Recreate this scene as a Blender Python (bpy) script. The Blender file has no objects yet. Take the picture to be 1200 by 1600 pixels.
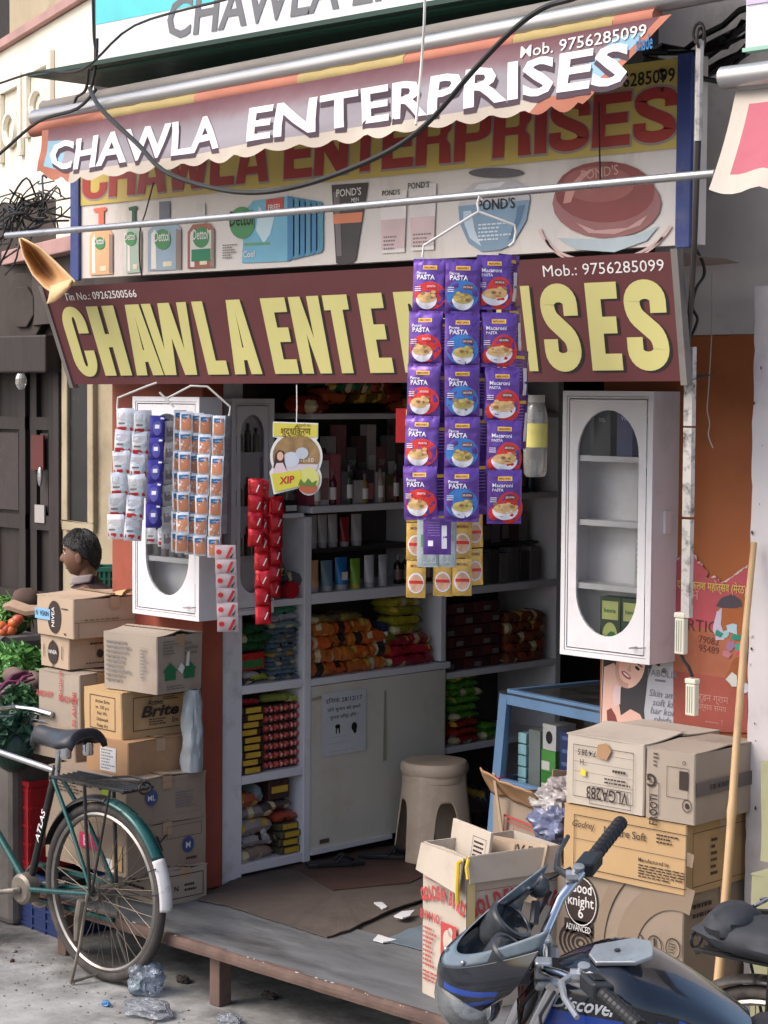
import bpy, bmesh, math, random
from mathutils import Vector, Matrix, Euler, noise as mnoise
R = math.radians
random.seed(11)
scn = bpy.context.scene
COL = scn.collection

# ------------------------------------------------------------------ camera
TH, PI_, RO, FPX = R(45), R(3.4), R(.41), 3200.0      # heading, pitch, roll, focal length in photo pixels
CAM = Vector((0, 0, 2.28))
_v = Vector((-math.sin(TH)*math.cos(PI_), math.cos(TH)*math.cos(PI_), -math.sin(PI_)))
_r = Vector((math.cos(TH), math.sin(TH), 0)); _u = _r.cross(_v)
_r, _u = math.cos(RO)*_r+math.sin(RO)*_u, -math.sin(RO)*_r+math.cos(RO)*_u
cam = bpy.data.cameras.new('camera'); cam.sensor_fit = 'VERTICAL'; cam.sensor_height = 24
cam.lens = FPX*24/1600; cam.clip_start = .05; cam.clip_end = 600
camo = bpy.data.objects.new('camera', cam); COL.objects.link(camo)
camo.matrix_world = Matrix.Translation(CAM) @ Matrix((_r, _u, -_v)).transposed().to_4x4()
scn.camera = camo
def W(x, y, X=None, Y=None, Z=None, D=None):
    "photo pixel -> point on the plane X=, Y= or Z= (or at depth D)"
    d = _v+_r*((x-600)/FPX)-_u*((y-800)/FPX)
    t = (X-CAM.x)/d.x if X is not None else (Y-CAM.y)/d.y if Y is not None else (Z-CAM.z)/d.z if Z is not None else D
    return CAM+d*t

# ------------------------------------------------------------------ sky, sun, exposure
SUN_EL, SUN_AZ = R(46), R(-28)          # azimuth of the direction the light comes from, from -Y towards -X
world = bpy.data.worlds.new('World'); scn.world = world; world.use_nodes = True
wn = world.node_tree; bg = wn.nodes['Background']
sky = wn.nodes.new('ShaderNodeTexSky'); sky.sky_type = 'NISHITA'; sky.sun_disc = False
sky.sun_elevation = SUN_EL; sky.air_density = 1.0; sky.dust_density = 3.8; sky.ozone_density = 1.0
wn.links.new(sky.outputs[0], bg.inputs[0]); bg.inputs[1].default_value = .15
sdir = Vector((math.sin(SUN_AZ)*math.cos(SUN_EL), -math.cos(SUN_AZ)*math.cos(SUN_EL), math.sin(SUN_EL)))
sky.sun_rotation = math.atan2(sdir.x, sdir.y)
sun = bpy.data.lights.new('sun', 'SUN'); sun.energy = .85; sun.angle = R(38); sun.color = (1, .975, .95)
suno = bpy.data.objects.new('sun', sun); COL.objects.link(suno); suno.location = (0, 0, 12)
suno.rotation_euler = sdir.to_track_quat('Z', 'Y').to_euler()
scn.view_settings.view_transform = 'Standard'; scn.view_settings.look = 'None'
scn.view_settings.gamma = 1; scn.view_settings.use_curve_mapping = False
scn.view_settings.exposure = .88
scn.cycles.use_denoising = True; scn.cycles.max_bounces = 7; scn.cycles.transparent_max_bounces = 12
scn.cycles.caustics_reflective = False; scn.cycles.caustics_refractive = False

# ------------------------------------------------------------------ materials
def S(r, g, b):
    f = lambda c: (c/255/12.92) if c <= 10 else ((c/255+.055)/1.055)**2.4
    return (f(r), f(g), f(b))
MATS = {}
def pm(name, col, rough=.65, metal=0, var=.12, scale=6, bump=0, bscale=40, dirt=None, damt=.5, dscale=3, spec=.4,
       coat=0, trans=0, stretch=None, dcut=.52, emit=0):
    "procedural material: base colour + noise variation + optional dirt with its own shape + bump; object-random offset"
    if name in MATS: return MATS[name]
    m = bpy.data.materials.new(name); m.use_nodes = True; MATS[name] = m
    nt = m.node_tree; N = nt.nodes; L = nt.links; p = N['Principled BSDF']
    tc = N.new('ShaderNodeTexCoord'); oi = N.new('ShaderNodeObjectInfo')
    off = N.new('ShaderNodeVectorMath'); off.operation = 'MULTIPLY_ADD'
    cmb = N.new('ShaderNodeCombineXYZ')
    for i in range(3): L.new(oi.outputs['Random'], cmb.inputs[i])
    off.inputs[1].default_value = (37, 19, 53); L.new(cmb.outputs[0], off.inputs[0]); L.new(tc.outputs['Object'], off.inputs[2])
    vec = off.outputs[0]
    if stretch:
        mp = N.new('ShaderNodeMapping'); mp.inputs['Scale'].default_value = stretch; L.new(vec, mp.inputs[0]); vec = mp.outputs[0]
    def nz(sc, det=5, ro=.6):
        n = N.new('ShaderNodeTexNoise'); n.inputs['Scale'].default_value = sc; n.inputs['Detail'].default_value = det
        n.inputs['Roughness'].default_value = ro; L.new(vec, n.inputs['Vector']); return n.outputs[0]
    def ramp(src, a, b):
        r = N.new('ShaderNodeMapRange'); r.inputs[1].default_value = a; r.inputs[2].default_value = b; L.new(src, r.inputs[0]); return r.outputs[0]
    def mix(f, a, b):
        x = N.new('ShaderNodeMix'); x.data_type = 'RGBA'; L.new(f, x.inputs[0])
        for v, i in ((a, 6), (b, 7)):
            if isinstance(v, tuple): x.inputs[i].default_value = (*v, 1)
            else: L.new(v, x.inputs[i])
        return x.outputs[2]
    c = mix(ramp(nz(scale), .3, .7), tuple(min(1, k*(1-var)) for k in col), tuple(min(1, k*(1+var)) for k in col))
    if dirt:
        f = ramp(nz(dscale, 8, .68), dcut, dcut+.2); mm = N.new('ShaderNodeMath'); mm.operation = 'MULTIPLY'; mm.inputs[1].default_value = damt
        L.new(f, mm.inputs[0]); c = mix(mm.outputs[0], c, dirt)
    L.new(c, p.inputs['Base Color'])
    rr = ramp(nz(scale*2.3, 4), .2, .8)
    ra = N.new('ShaderNodeMapRange'); ra.inputs[3].default_value = max(.03, rough-.1); ra.inputs[4].default_value = min(1, rough+.1)
    L.new(rr, ra.inputs[0]); L.new(ra.outputs[0], p.inputs['Roughness'])
    p.inputs['Metallic'].default_value = metal; p.inputs['Specular IOR Level'].default_value = spec
    p.inputs['Coat Weight'].default_value = coat; p.inputs['Transmission Weight'].default_value = trans
    if bump:
        b = N.new('ShaderNodeBump'); b.inputs['Strength'].default_value = bump; b.inputs['Distance'].default_value = .004
        L.new(nz(bscale, 6), b.inputs['Height']); L.new(b.outputs[0], p.inputs['Normal'])
    return m
def glassy(name, tint=(1, 1, 1), refl=.12, rough=.05, film=0.0, filmcol=(.8, .8, .8)):
    "thin sheet glass / clear plastic: transparent + glossy by fresnel, optional milky film"
    if name in MATS: return MATS[name]
    m = bpy.data.materials.new(name); m.use_nodes = True; MATS[name] = m
    nt = m.node_tree; N = nt.nodes; L = nt.links; N.clear()
    out = N.new('ShaderNodeOutputMaterial'); t = N.new('ShaderNodeBsdfTransparent'); t.inputs[0].default_value = (*tint, 1)
    g = N.new('ShaderNodeBsdfGlossy'); g.inputs['Roughness'].default_value = rough
    lw = N.new('ShaderNodeFresnel'); lw.inputs[0].default_value = 1.45
    ad = N.new('ShaderNodeMath'); ad.operation = 'MULTIPLY_ADD'; ad.inputs[1].default_value = 1.0; ad.inputs[2].default_value = refl; L.new(lw.outputs[0], ad.inputs[0])
    mx = N.new('ShaderNodeMixShader'); L.new(ad.outputs[0], mx.inputs[0]); L.new(t.outputs[0], mx.inputs[1]); L.new(g.outputs[0], mx.inputs[2])
    sh = mx.outputs[0]
    if film:
        tc = N.new('ShaderNodeTexCoord'); nz = N.new('ShaderNodeTexNoise'); nz.inputs['Scale'].default_value = 9; nz.inputs['Detail'].default_value = 6
        L.new(tc.outputs['Object'], nz.inputs[0]); mr = N.new('ShaderNodeMapRange'); mr.inputs[1].default_value = .3; mr.inputs[2].default_value = .75
        mr.inputs[3].default_value = film*.4; mr.inputs[4].default_value = film*1.6; L.new(nz.outputs[0], mr.inputs[0])
        df = N.new('ShaderNodeBsdfDiffuse'); df.inputs[0].default_value = (*filmcol, 1)
        m2 = N.new('ShaderNodeMixShader'); L.new(mr.outputs[0], m2.inputs[0]); L.new(sh, m2.inputs[1]); L.new(df.outputs[0], m2.inputs[2]); sh = m2.outputs[0]
    L.new(sh, out.inputs[0]); return m
def flat(name, r, g, b, rough=.6, **k):
    k.setdefault('var', .06); return pm(name, S(r, g, b), rough, **k)

# ------------------------------------------------------------------ mesh builder
_TX = {}
def textdata(s, off=0, shear=0, res=2, space=1):
    k = (s, off, shear, res, space)
    if k not in _TX:
        c = bpy.data.curves.new('text', 'FONT'); c.body = s; c.size = 1; c.offset = off; c.shear = shear; c.resolution_u = res; c.space_character = space
        o = bpy.data.objects.new('text', c); me = bpy.data.meshes.new_from_object(o)
        vs = [v.co.copy() for v in me.vertices]; fs = [tuple(p.vertices) for p in me.polygons]
        bpy.data.objects.remove(o); bpy.data.curves.remove(c); bpy.data.meshes.remove(me)
        x0 = min(v.x for v in vs); x1 = max(v.x for v in vs)
        _TX[k] = ([(v.x-x0, v.y) for v in vs], fs, x1-x0)
    return _TX[k]
class MB:
    def __init__(s): s.v = []; s.f = []; s.m = []; s.mi = 0; s.M = Matrix()
    def add(s, vs, fs, mi=None):
        n = len(s.v); s.v += [s.M @ Vector(q) for q in vs]; s.f += [tuple(i+n for i in f) for f in fs]
        s.m += [s.mi if mi is None else mi]*len(fs); return s
    def box(s, x0, x1, y0, y1, z0, z1, mi=None):
        return s.add([(x, y, z) for z in (z0, z1) for y in (y0, y1) for x in (x0, x1)],
                     [(0, 2, 3, 1), (4, 5, 7, 6), (0, 1, 5, 4), (2, 6, 7, 3), (0, 4, 6, 2), (1, 3, 7, 5)], mi)
    def quad(s, a, b, c, d, mi=None): return s.add([a, b, c, d], [(0, 1, 2, 3)], mi)
    def poly(s, pts, mi=None): return s.add(pts, [tuple(range(len(pts)))], mi)
    def grid(s, fn, nu, nv, mi=None, wrap=False):
        vs = [fn(i/nu, j/nv) for j in range(nv+1) for i in range(nu+1)]
        return s.add(vs, [(j*(nu+1)+i, j*(nu+1)+i+1, (j+1)*(nu+1)+i+1, (j+1)*(nu+1)+i) for j in range(nv) for i in range(nu)], mi)
    def tube(s, pts, r, n=8, mi=None, cap=True):
        pts = [Vector(p) for p in pts]; rs = r if isinstance(r, (list, tuple)) else [r]*len(pts)
        vs = []; prev = None
        for i, p in enumerate(pts):
            t = (pts[min(i+1, len(pts)-1)]-pts[max(i-1, 0)]).normalized()
            a = Vector((0, 0, 1)) if abs(t.z) < .95 else Vector((1, 0, 0))
            if prev is not None: a = prev
            x = (a-t*a.dot(t)).normalized(); prev = x; y = t.cross(x)
            vs += [p+(x*math.cos(2*math.pi*k/n)+y*math.sin(2*math.pi*k/n))*rs[i] for k in range(n)]
        fs = [(i*n+k, i*n+(k+1) % n, (i+1)*n+(k+1) % n, (i+1)*n+k) for i in range(len(pts)-1) for k in range(n)]
        if cap: fs += [tuple(range(n-1, -1, -1)), tuple(range((len(pts)-1)*n, len(pts)*n))]
        return s.add(vs, fs, mi)
    def lathe(s, prof, n=20, c=(0, 0, 0), A=None, mi=None, sy=1, cap=True):
        A = A or Matrix(); c = Vector(c)
        vs = [c+A @ Vector((r*math.cos(2*math.pi*k/n), sy*r*math.sin(2*math.pi*k/n), z)) for r, z in prof for k in range(n)]
        fs = [(i*n+k, i*n+(k+1) % n, (i+1)*n+(k+1) % n, (i+1)*n+k) for i in range(len(prof)-1) for k in range(n)]
        if cap: fs += [tuple(range(n-1, -1, -1)), tuple(range((len(prof)-1)*n, len(prof)*n))]
        return s.add(vs, fs, mi)
    def ell(s, c, r, nu=14, nv=9, A=None, mi=None, fn=None):
        A = A or Matrix(); c = Vector(c); vs = []
        for j in range(nv+1):
            ph = math.pi*j/nv
            for i in range(nu):
                t = 2*math.pi*i/nu; q = Vector((math.sin(ph)*math.cos(t), math.sin(ph)*math.sin(t), math.cos(ph)))
                k = fn(q) if fn else 1
                vs.append(c+A @ Vector((q.x*r[0]*k, q.y*r[1]*k, q.z*r[2]*k)))
        fs = [(j*nu+i, (j+1)*nu+i, (j+1)*nu+(i+1) % nu, j*nu+(i+1) % nu) for j in range(nv) for i in range(nu)]
        return s.add(vs, fs, mi)
    def prism(s, poly, z0, z1, M=None, mi=None):
        M = M or Matrix(); n = len(poly)
        vs = [M @ Vector((x, y, z0)) for x, y in poly]+[M @ Vector((x, y, z1)) for x, y in poly]
        return s.add(vs, [tuple(range(n-1, -1, -1)), tuple(range(n, 2*n))]+[(i, (i+1) % n, n+(i+1) % n, n+i) for i in range(n)], mi)
    def disc(s, cx, cy, rx, ry, z, n=20, mi=None, fn=None, a0=0, a1=2*math.pi):
        pts = [(cx+rx*math.cos(a0+(a1-a0)*k/n), cy+ry*math.sin(a0+(a1-a0)*k/n)) for k in range(n if a1-a0 > 6.28 else n+1)]
        if fn:
            vs = [(cx, cy, fn(cx, cy)+z)]+[(cx+(x-cx)*t, cy+(y-cy)*t, fn(cx+(x-cx)*t, cy+(y-cy)*t)+z) for t in (.5, 1) for x, y in pts]
            k = len(pts); e = k if a1-a0 > 6.28 else k-1
            fs = [(0, 1+i, 1+(i+1) % k) for i in range(e)]+[(1+i, 1+k+i, 1+k+(i+1) % k, 1+(i+1) % k) for i in range(e)]
            return s.add(vs, fs, mi)
        return s.add([(x, y, z) for x, y in pts], [tuple(range(len(pts)))], mi)
    def ring(s, cx, cy, r0, r1, z, n=28, mi=None, ey=1, a0=0, a1=2*math.pi):
        vs = []; fs = []
        for k in range(n+1):
            a = a0+(a1-a0)*k/n
            vs += [(cx+r0*math.cos(a), cy+r0*ey*math.sin(a), z), (cx+r1*math.cos(a), cy+r1*ey*math.sin(a), z)]
        return s.add(vs, [(2*k, 2*k+1, 2*k+3, 2*k+2) for k in range(n)], mi)
    def rect(s, x0, x1, y0, y1, z=0, mi=None, fn=None, n=1):
        if fn: return s.grid(lambda u, v: (x0+(x1-x0)*u, y0+(y1-y0)*v, z+fn(x0+(x1-x0)*u, y0+(y1-y0)*v)), n, n, mi)
        return s.add([(x0, y0, z), (x1, y0, z), (x1, y1, z), (x0, y1, z)], [(0, 1, 2, 3)], mi)
    def frame(s, x0, x1, y0, y1, t, z=0, mi=None):
        s.rect(x0, x1, y0, y0+t, z, mi); s.rect(x0, x1, y1-t, y1, z, mi); s.rect(x0, x0+t, y0+t, y1-t, z, mi); return s.rect(x1-t, x1, y0+t, y1-t, z, mi)
    def text(s, st, x, y, size, z=0, mi=None, align='C', off=0, shear=0, wid=None, fn=None, rot=0, sx=1, space=1, res=2):
        vs, fs, w = textdata(st, off, shear, res, space)
        k = size*1.0; kx = (wid/w) if wid else k*sx
        x0 = {'C': -w/2*kx, 'L': 0, 'R': -w*kx}[align]; ca, sa = math.cos(rot), math.sin(rot)
        o = []
        for a, b in vs:
            p, q = x0+a*kx, b*k; X, Y = x+p*ca-q*sa, y+p*sa+q*ca
            o.append((X, Y, z+(fn(X, Y) if fn else 0)))
        return s.add(o, fs, mi)
    def scrib(s, x0, x1, y0, y1, rows, z=0, mi=None, seed=1, fill=.8, th=.45):
        "rows of tiny word-like bars: print too small to read in the photograph"
        rn = random.Random(seed); dy = (y1-y0)/rows
        for i in range(rows):
            x = x0; end = x0+(x1-x0)*rn.uniform(fill*.6, 1)
            while x < end:
                w = (x1-x0)*rn.uniform(.05, .16); yy = y0+dy*(i+.5)
                s.rect(x, min(x+w, x1), yy-dy*th/2, yy+dy*th/2, z, mi); x += w+(x1-x0)*.03
        return s
    def mesh(s, name, bevel=0, smooth=False, merge=False, seg=2, ang=.6):
        me = bpy.data.meshes.new(name); me.from_pydata([tuple(q) for q in s.v], [], s.f)
        for p, i in zip(me.polygons, s.m): p.material_index = i
        if bevel or merge:
            bm = bmesh.new(); bm.from_mesh(me); bmesh.ops.remove_doubles(bm, verts=bm.verts, dist=1e-5)
            if bevel:
                ed = [e for e in bm.edges if len(e.link_faces) == 2 and e.calc_face_angle(0) > ang]
                bmesh.ops.bevel(bm, geom=ed, offset=bevel, segments=seg, affect='EDGES', profile=.5, clamp_overlap=True)
            bm.to_mesh(me); bm.free()
        if smooth:
            me.polygons.foreach_set('use_smooth', [True]*len(me.polygons)); me.set_sharp_from_angle(angle=R(38))
        me.update(); return me
    def obj(s, name, mats, parent=None, loc=None, rot=None, bevel=0, smooth=False, merge=False, seg=2, label=None, cat=None, group=None, kind=None, ang=.6):
        me = s.mesh(name, bevel, smooth, merge, seg, ang)
        for m in (mats if isinstance(mats, (list, tuple)) else [mats]): me.materials.append(m)
        return mk(name, me, parent, loc, rot, label, cat, group, kind)
def mk(name, me, parent=None, loc=None, rot=None, label=None, cat=None, group=None, kind=None, M=None):
    o = bpy.data.objects.new(name, me); COL.objects.link(o); o.parent = parent
    if loc is not None: o.location = loc
    if rot is not None: o.rotation_euler = rot
    if M is not None: o.matrix_local = M
    for k, v in (('label', label), ('category', cat), ('group', group), ('kind', kind)):
        if v: o[k] = v
    return o
def thing(name, label, cat, loc=(0, 0, 0), rz=0, group=None, rot=None):
    return mk(name, None, None, loc, rot or (0, 0, rz), label, cat, group)
def copytree(o, parent=None, **props):
    c = o.copy(); COL.objects.link(c); c.parent = parent
    for k, v in props.items(): c[k] = v
    for ch in o.children: copytree(ch, c)
    return c
def nz3(x, y, z): return mnoise.noise(Vector((x, y, z)))
def facing(rz=0, rx=90): return Euler((R(rx), 0, rz)).to_matrix().to_4x4()
# ================================================================== SETTING
M_ground = pm('street_concrete', S(150, 149, 146), .8, var=.3, scale=7, bump=.7, bscale=45, dirt=S(58, 53, 49), damt=.85, dscale=1.7, dcut=.45)
M_floor = pm('dusty_floor', S(92, 84, 78), .85, var=.2, scale=5, bump=.3)
M_redpaint = pm('brick_red_paint', S(146, 74, 56), .7, var=.15, scale=3, bump=.25, bscale=25, dirt=S(96, 44, 32), damt=.7, dscale=2.2)
M_orange = pm('burnt_orange_paint', S(156, 88, 46), .65, var=.12, scale=2, bump=.2, bscale=20, dirt=S(110, 58, 30), damt=.6, dscale=1.6)
M_greywall = pm('stained_plaster', S(204, 196, 190), .85, var=.1, scale=3, bump=.4, bscale=18, dirt=S(96, 88, 84), damt=.7, dscale=2.1, dcut=.53)
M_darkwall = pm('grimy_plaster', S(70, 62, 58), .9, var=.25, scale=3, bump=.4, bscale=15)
M_white = pm('white_limewash', S(205, 198, 198), .75, var=.06, scale=2.4, bump=.3, bscale=16, dirt=S(150, 140, 136), damt=.5, dscale=2.6)
M_cream = pm('cream_plaster', S(172, 158, 132), .85, var=.14, scale=2, bump=.35, bscale=14, dirt=S(118, 100, 80), damt=.6, dscale=1.7)
M_cream_up = pm('pale_cream_paint', S(232, 224, 206), .8, var=.06, scale=1.4, bump=.2, bscale=14, dirt=S(196, 180, 158), damt=.4, dscale=1.1)
M_intwall = pm('dim_interior_paint', S(84, 78, 76), .85, var=.15, scale=2)
M_darkwood = pm('old_dark_wood', S(46, 38, 36), .55, var=.3, scale=3, stretch=(6, 6, .8), bump=.3, bscale=22)
M_rust = pm('rusty_brown_edge', S(102, 82, 74), .8, var=.25, scale=9, bump=.4, bscale=40, dirt=S(70, 58, 52), damt=.7, dscale=5)
M_slab = pm('worn_grey_board', S(104, 106, 108), .7, var=.25, scale=3, stretch=(.6, 2.4, 1), bump=.3, bscale=50, dirt=S(52, 48, 46), damt=.8, dscale=2.4, dcut=.5)
M_grey = flat('grey_paint', 118, 112, 108, .6, dirt=S(70, 60, 52), damt=.6)
M_whitepaint = pm('white_enamel', S(222, 219, 222), .38, var=.03, scale=3, bump=.05, dirt=S(176, 166, 158), damt=.4, dscale=4)
M_pink = pm('faded_pink_ledge', S(178, 140, 134), .8, var=.15, scale=4, bump=.2, dirt=S(120, 98, 92), damt=.5)
M_black = flat('black_rubber', 26, 26, 28, .55)
M_cable = pm('cable_black', S(30, 28, 28), .5, var=.2)
M_steel = pm('galvanised_steel', S(176, 176, 178), .3, metal=.85, var=.08, scale=12, dirt=S(110, 100, 92), damt=.3, dscale=8)
M_chrome = pm('chrome', S(205, 205, 208), .14, metal=1, var=.04, scale=8, dirt=S(120, 110, 100), damt=.35, dscale=14)

b = MB(); n = 60
b.grid(lambda u, v: (-200+400*u, -200+400*v, 0), 2, 2)
b.obj('ground', M_ground, kind='structure')
# a raised lip of broken concrete and grit in front of the shop
b = MB(); rn = random.Random(4)
for i in range(520):
    x = rn.uniform(-7.6, -3.2); y = 4.79-abs(rn.gauss(0, .22)) if rn.random() < .7 else rn.uniform(3.9, 4.7); r = rn.uniform(.002, .006)*(2.4 if rn.random() < .05 else 1)
    b.ell((x, y, r*.3), (r, r*rn.uniform(.5, 1), r*.6), 6, 4, Euler((0, 0, rn.random()*6)).to_matrix(), mi=rn.choice((0, 0, 1, 2)))
b.obj('street_grit', [M_grey, M_ground, flat('brown_litter', 92, 66, 48)], kind='stuff', label='grit and litter crumbs strewn on the street', cat='grit')

b = MB(); b.box(-6.9, -3.6, 5.36, 8.6, .0, .234); b.obj('shop_floor', M_floor, kind='structure')

pf = thing('wooden_platform', 'long grey board platform with rust brown edge on short legs before the shop', 'platform', (-5, 5, 0))
b = MB()
def slabf(u, v): return (-1.82+3.6*u, -.2+.55*v, .240+.0035*nz3(u*9, v*3, 1))
b.grid(slabf, 60, 10); b.grid(lambda u, v: (-1.82+3.6*u, -.2+.55*v, .205), 1, 1)
b.obj('board_top', M_slab, pf)
b = MB(); b.grid(lambda u, v: (-1.82+3.6*u, -.208+.003*nz3(u*40, v, 7)-.004*math.sin(3.14*v), .196+.044*v+.002*nz3(u*30, 5, v)), 90, 3)
b.grid(lambda u, v: (-1.82+3.6*u, -.208+.03*v, .196), 20, 1); b.grid(lambda u, v: (-1.82+3.6*u, -.208+.02*v, .2402+.002*nz3(u*30, 5, 1)), 90, 1)
b.obj('front_edge', M_rust, pf)
b = MB(); rn = random.Random(9)
for i in range(60):
    x = rn.uniform(-1.7, 1.6); b.ell((x, -.206, .2405+rn.uniform(-.006, .002)), (rn.uniform(.003, .014), .003, .002), 6, 4)
b.obj('chipped_paint', flat('pale_chips', 176, 170, 164), pf, kind='stuff')
for x in (-1.66, -.71, .33, 1.3):
    b = MB(); b.box(x-.028, x+.028, -.16, -.10, 0, .204); b.obj('leg', M_rust, pf, bevel=.004)
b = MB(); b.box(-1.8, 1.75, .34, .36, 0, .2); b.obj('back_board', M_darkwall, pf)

sb = thing('shop_building', 'shop building with brick red left pillar, orange right wall and grimy upper front', 'building', (-5.2, 6, 0))
O = Vector((-5.2, 6, 0))
def part(root, o, name, mat, *boxes, bevel=0):
    b = MB()
    for q in boxes: b.box(q[0]-o.x, q[1]-o.x, q[2]-o.y, q[3]-o.y, q[4]-o.z, q[5]-o.z)
    return b.obj(name, mat, root, bevel=bevel)
part(sb, O, 'left_pillar', M_redpaint, (-6.93, -6.335, 5.30, 5.415, .24, 2.45), bevel=.008)
part(sb, O, 'left_wall', M_intwall, (-6.86, -6.76, 5.416, 8.6, .2, 2.7))
part(sb, O, 'back_wall', M_intwall, (-6.75, -3.9, 8.51, 8.6, 0, 2.7))
part(sb, O, 'inner_wall', M_intwall, (-3.99, -3.9, 6.2, 8.5, .24, 2.7))
part(sb, O, 'ceiling', M_darkwall, (-6.95, -3.7, 5.77, 8.6, 2.62, 2.75))
part(sb, O, 'right_wall', M_orange, (-4.64, -3.7, 5.75, 6.2, .24, 2.475))
part(sb, O, 'upper_right_wall', M_greywall, (-4.64, -2.2, 5.753, 6.2, 2.477, 4.6))
part(sb, O, 'front_beam', M_darkwall, (-7.25, -4.42, 5.45, 5.75, 2.43, 4.8))
b = MB()                                            # soffit ledge under the top sign
b.prism([(-7.0, 4.93), (-3.3, 4.93), (-3.3, 5.46), (-7.0, 5.46)], 3.545, 3.562, Matrix.Translation(-O))
b.obj('ledge', flat('dark_green_sheet', 30, 60, 50, .5), sb)
b = MB(); b.box(-6.62-O.x, -6.5-O.x, 5.3-O.y, 5.45-O.y, 3.15, 3.545); b.obj('bracket_post', M_greywall, sb, bevel=.01)
# paint drips / torn lime at the right wall's paint line
b = MB(); rn = random.Random(5)
b.M = Matrix.Translation((-4.3, 5.7495, 0)) @ facing()
b.M = Matrix.Translation(Vector((-4.3, 5.7495, 0))-O) @ facing()
b.poly([(.50, .9, 0), (.62, .9, 0), (.62, .45, 0), (.49, .45, 0)])
b.obj('plinth_patch', M_redpaint, sb)

rb = thing('neighbouring_pillar', 'white limewashed pillar of the next building beside the orange wall', 'pillar', (-3.2, 5.8, 0))
o = Vector((-3.2, 5.8, 0))
b = MB()
def pil(u, v):
    z = 2.62*v; e = .006*nz3(3, z*9, 2)+.004*nz3(5, z*30, 1)
    return (-3.825-o.x+e+.9*u, -.30+(.004*nz3(u*6, z*4, 8)), z)
b.grid(pil, 24, 90)
b.grid(lambda u, v: (-3.825-o.x+.006*nz3(3, 2.62*v*9, 2)+.004*nz3(5, 2.62*v*30, 1), -.30+.5*u, 2.62*v), 3, 90)
b.grid(lambda u, v: (-3.825-o.x+.9*u, -.30+.5*v, 2.62), 2, 2)
b.obj('plaster', M_white, rb, smooth=True)
b = MB(); b.M = Matrix.Translation((-3.825-o.x, -.306, 0)) @ facing(); rn = random.Random(3)
for i in range(16):
    x = abs(rn.gauss(0, .03)); y = rn.uniform(.3, 2.5); r = rn.uniform(.002, .007)
    b.poly([(x+r*rn.uniform(.5, 1.3)*math.cos(a), y+1.6*r*rn.uniform(.5, 1.3)*math.sin(a), 0) for a in [k*.9 for k in range(7)]], rn.choice((0, 0, 1)))
b.obj('flaked_spots', [M_darkwall, M_greywall], rb)

# ---- neighbouring building on the left: doorway, cream pier with dark panel, ornate upper front
nb = thing('old_neighbour_house', 'old house with dark wooden doors and cream pier left of the shop', 'building', (-9, 7, 0))
o = Vector((-9, 7, 0)); Yn = 6.5
xa = W(97, 800, Y=Yn).x; xb = W(104, 800, Y=Yn).x; xc = W(152, 800, Y=Yn).x; xd = xc+1.2
def lw(px): return W(px, 700, Y=Yn).x-o.x
part(nb, o, 'pier', M_cream, (xa, xd, Yn, Yn+.4, 0, 2.62), bevel=.01)
z0 = W(125, 815, Y=Yn).z; z1 = 2.5
b = MB(); b.M = Matrix.Translation((0, Yn-o.y-.03, 0))
fx0, fx1 = lw(103), lw(152)
b.box(fx0, fx1, 0, .05, z0-.05, z0); b.box(fx0, fx0+.05, 0, .05, z0, z1); b.box(fx1-.05, fx1, 0, .05, z0, z1)
b.obj('panel_frame', M_cream, nb, bevel=.006)
b = MB(); b.box(fx0+.05, fx1-.05, Yn-o.y-.012, Yn-o.y+.01, z0, z1); b.obj('dark_panel', pm('tarred_board', S(38, 36, 38), .4, var=.3, scale=5, dirt=S(110, 105, 102), damt=.35, dscale=14, dcut=.6), nb)
part(nb, o, 'pier_edge', M_darkwood, (xa-.05, xa-.004, Yn-.02, Yn+.1, .3, 2.5))
# doors
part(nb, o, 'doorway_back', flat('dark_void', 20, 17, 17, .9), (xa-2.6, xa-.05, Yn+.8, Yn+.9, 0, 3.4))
for k, (p0, p1, yy) in enumerate(((-40, 18, Yn+.10), (21, 60, Yn+.12))):
    dx0, dx1 = lw(p0), lw(p1); dr = None
    b = MB(); b.box(dx0, dx1, yy-o.y+.02, yy-o.y+.05, .2, 2.42); dr = b.obj('door', M_darkwood, nb)
    b = MB(); t = .06
    for (q0, q1) in ((.2, .3), (1.02, 1.16), (1.5, 1.58), (2.05, 2.12), (2.36, 2.42)): b.box(dx0, dx1, yy-o.y-.012, yy-o.y+.02, q0, q1)
    b.box(dx0, dx0+t, yy-o.y-.010, yy-o.y+.02, .2, 2.42); b.box(dx1-t, dx1, yy-o.y-.010, yy-o.y+.02, .2, 2.42)
    b.obj('door_rails', M_darkwood, dr)
    b = MB(); b.box(dx0+.08, dx1-.08, yy-o.y+.0, yy-o.y+.018, 1.6, 2.03); b.obj('door_pane', flat('dusty_pane', 66, 58, 58, .25), dr)
b = MB(); b.ell((lw(42), Yn+.085-o.y, W(38, 745, Y=Yn).z), (.02, .012, .055), 10, 8); b.obj('door_plate', M_steel, nb)
b = MB(); b.box(lw(30), lw(45), Yn+.1-o.y, Yn+.11-o.y, W(38, 818, Y=Yn).z, W(38, 790, Y=Yn).z); b.obj('paper_note', flat('grey_paper', 168, 160, 156), nb)
b = MB(); b.box(lw(27), lw(46), Yn+.09-o.y, Yn+.10-o.y, W(38, 735, Y=Yn).z, W(38, 680, Y=Yn).z); b.obj('red_sticker', flat('dim_red', 92, 40, 38), nb)
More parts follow.
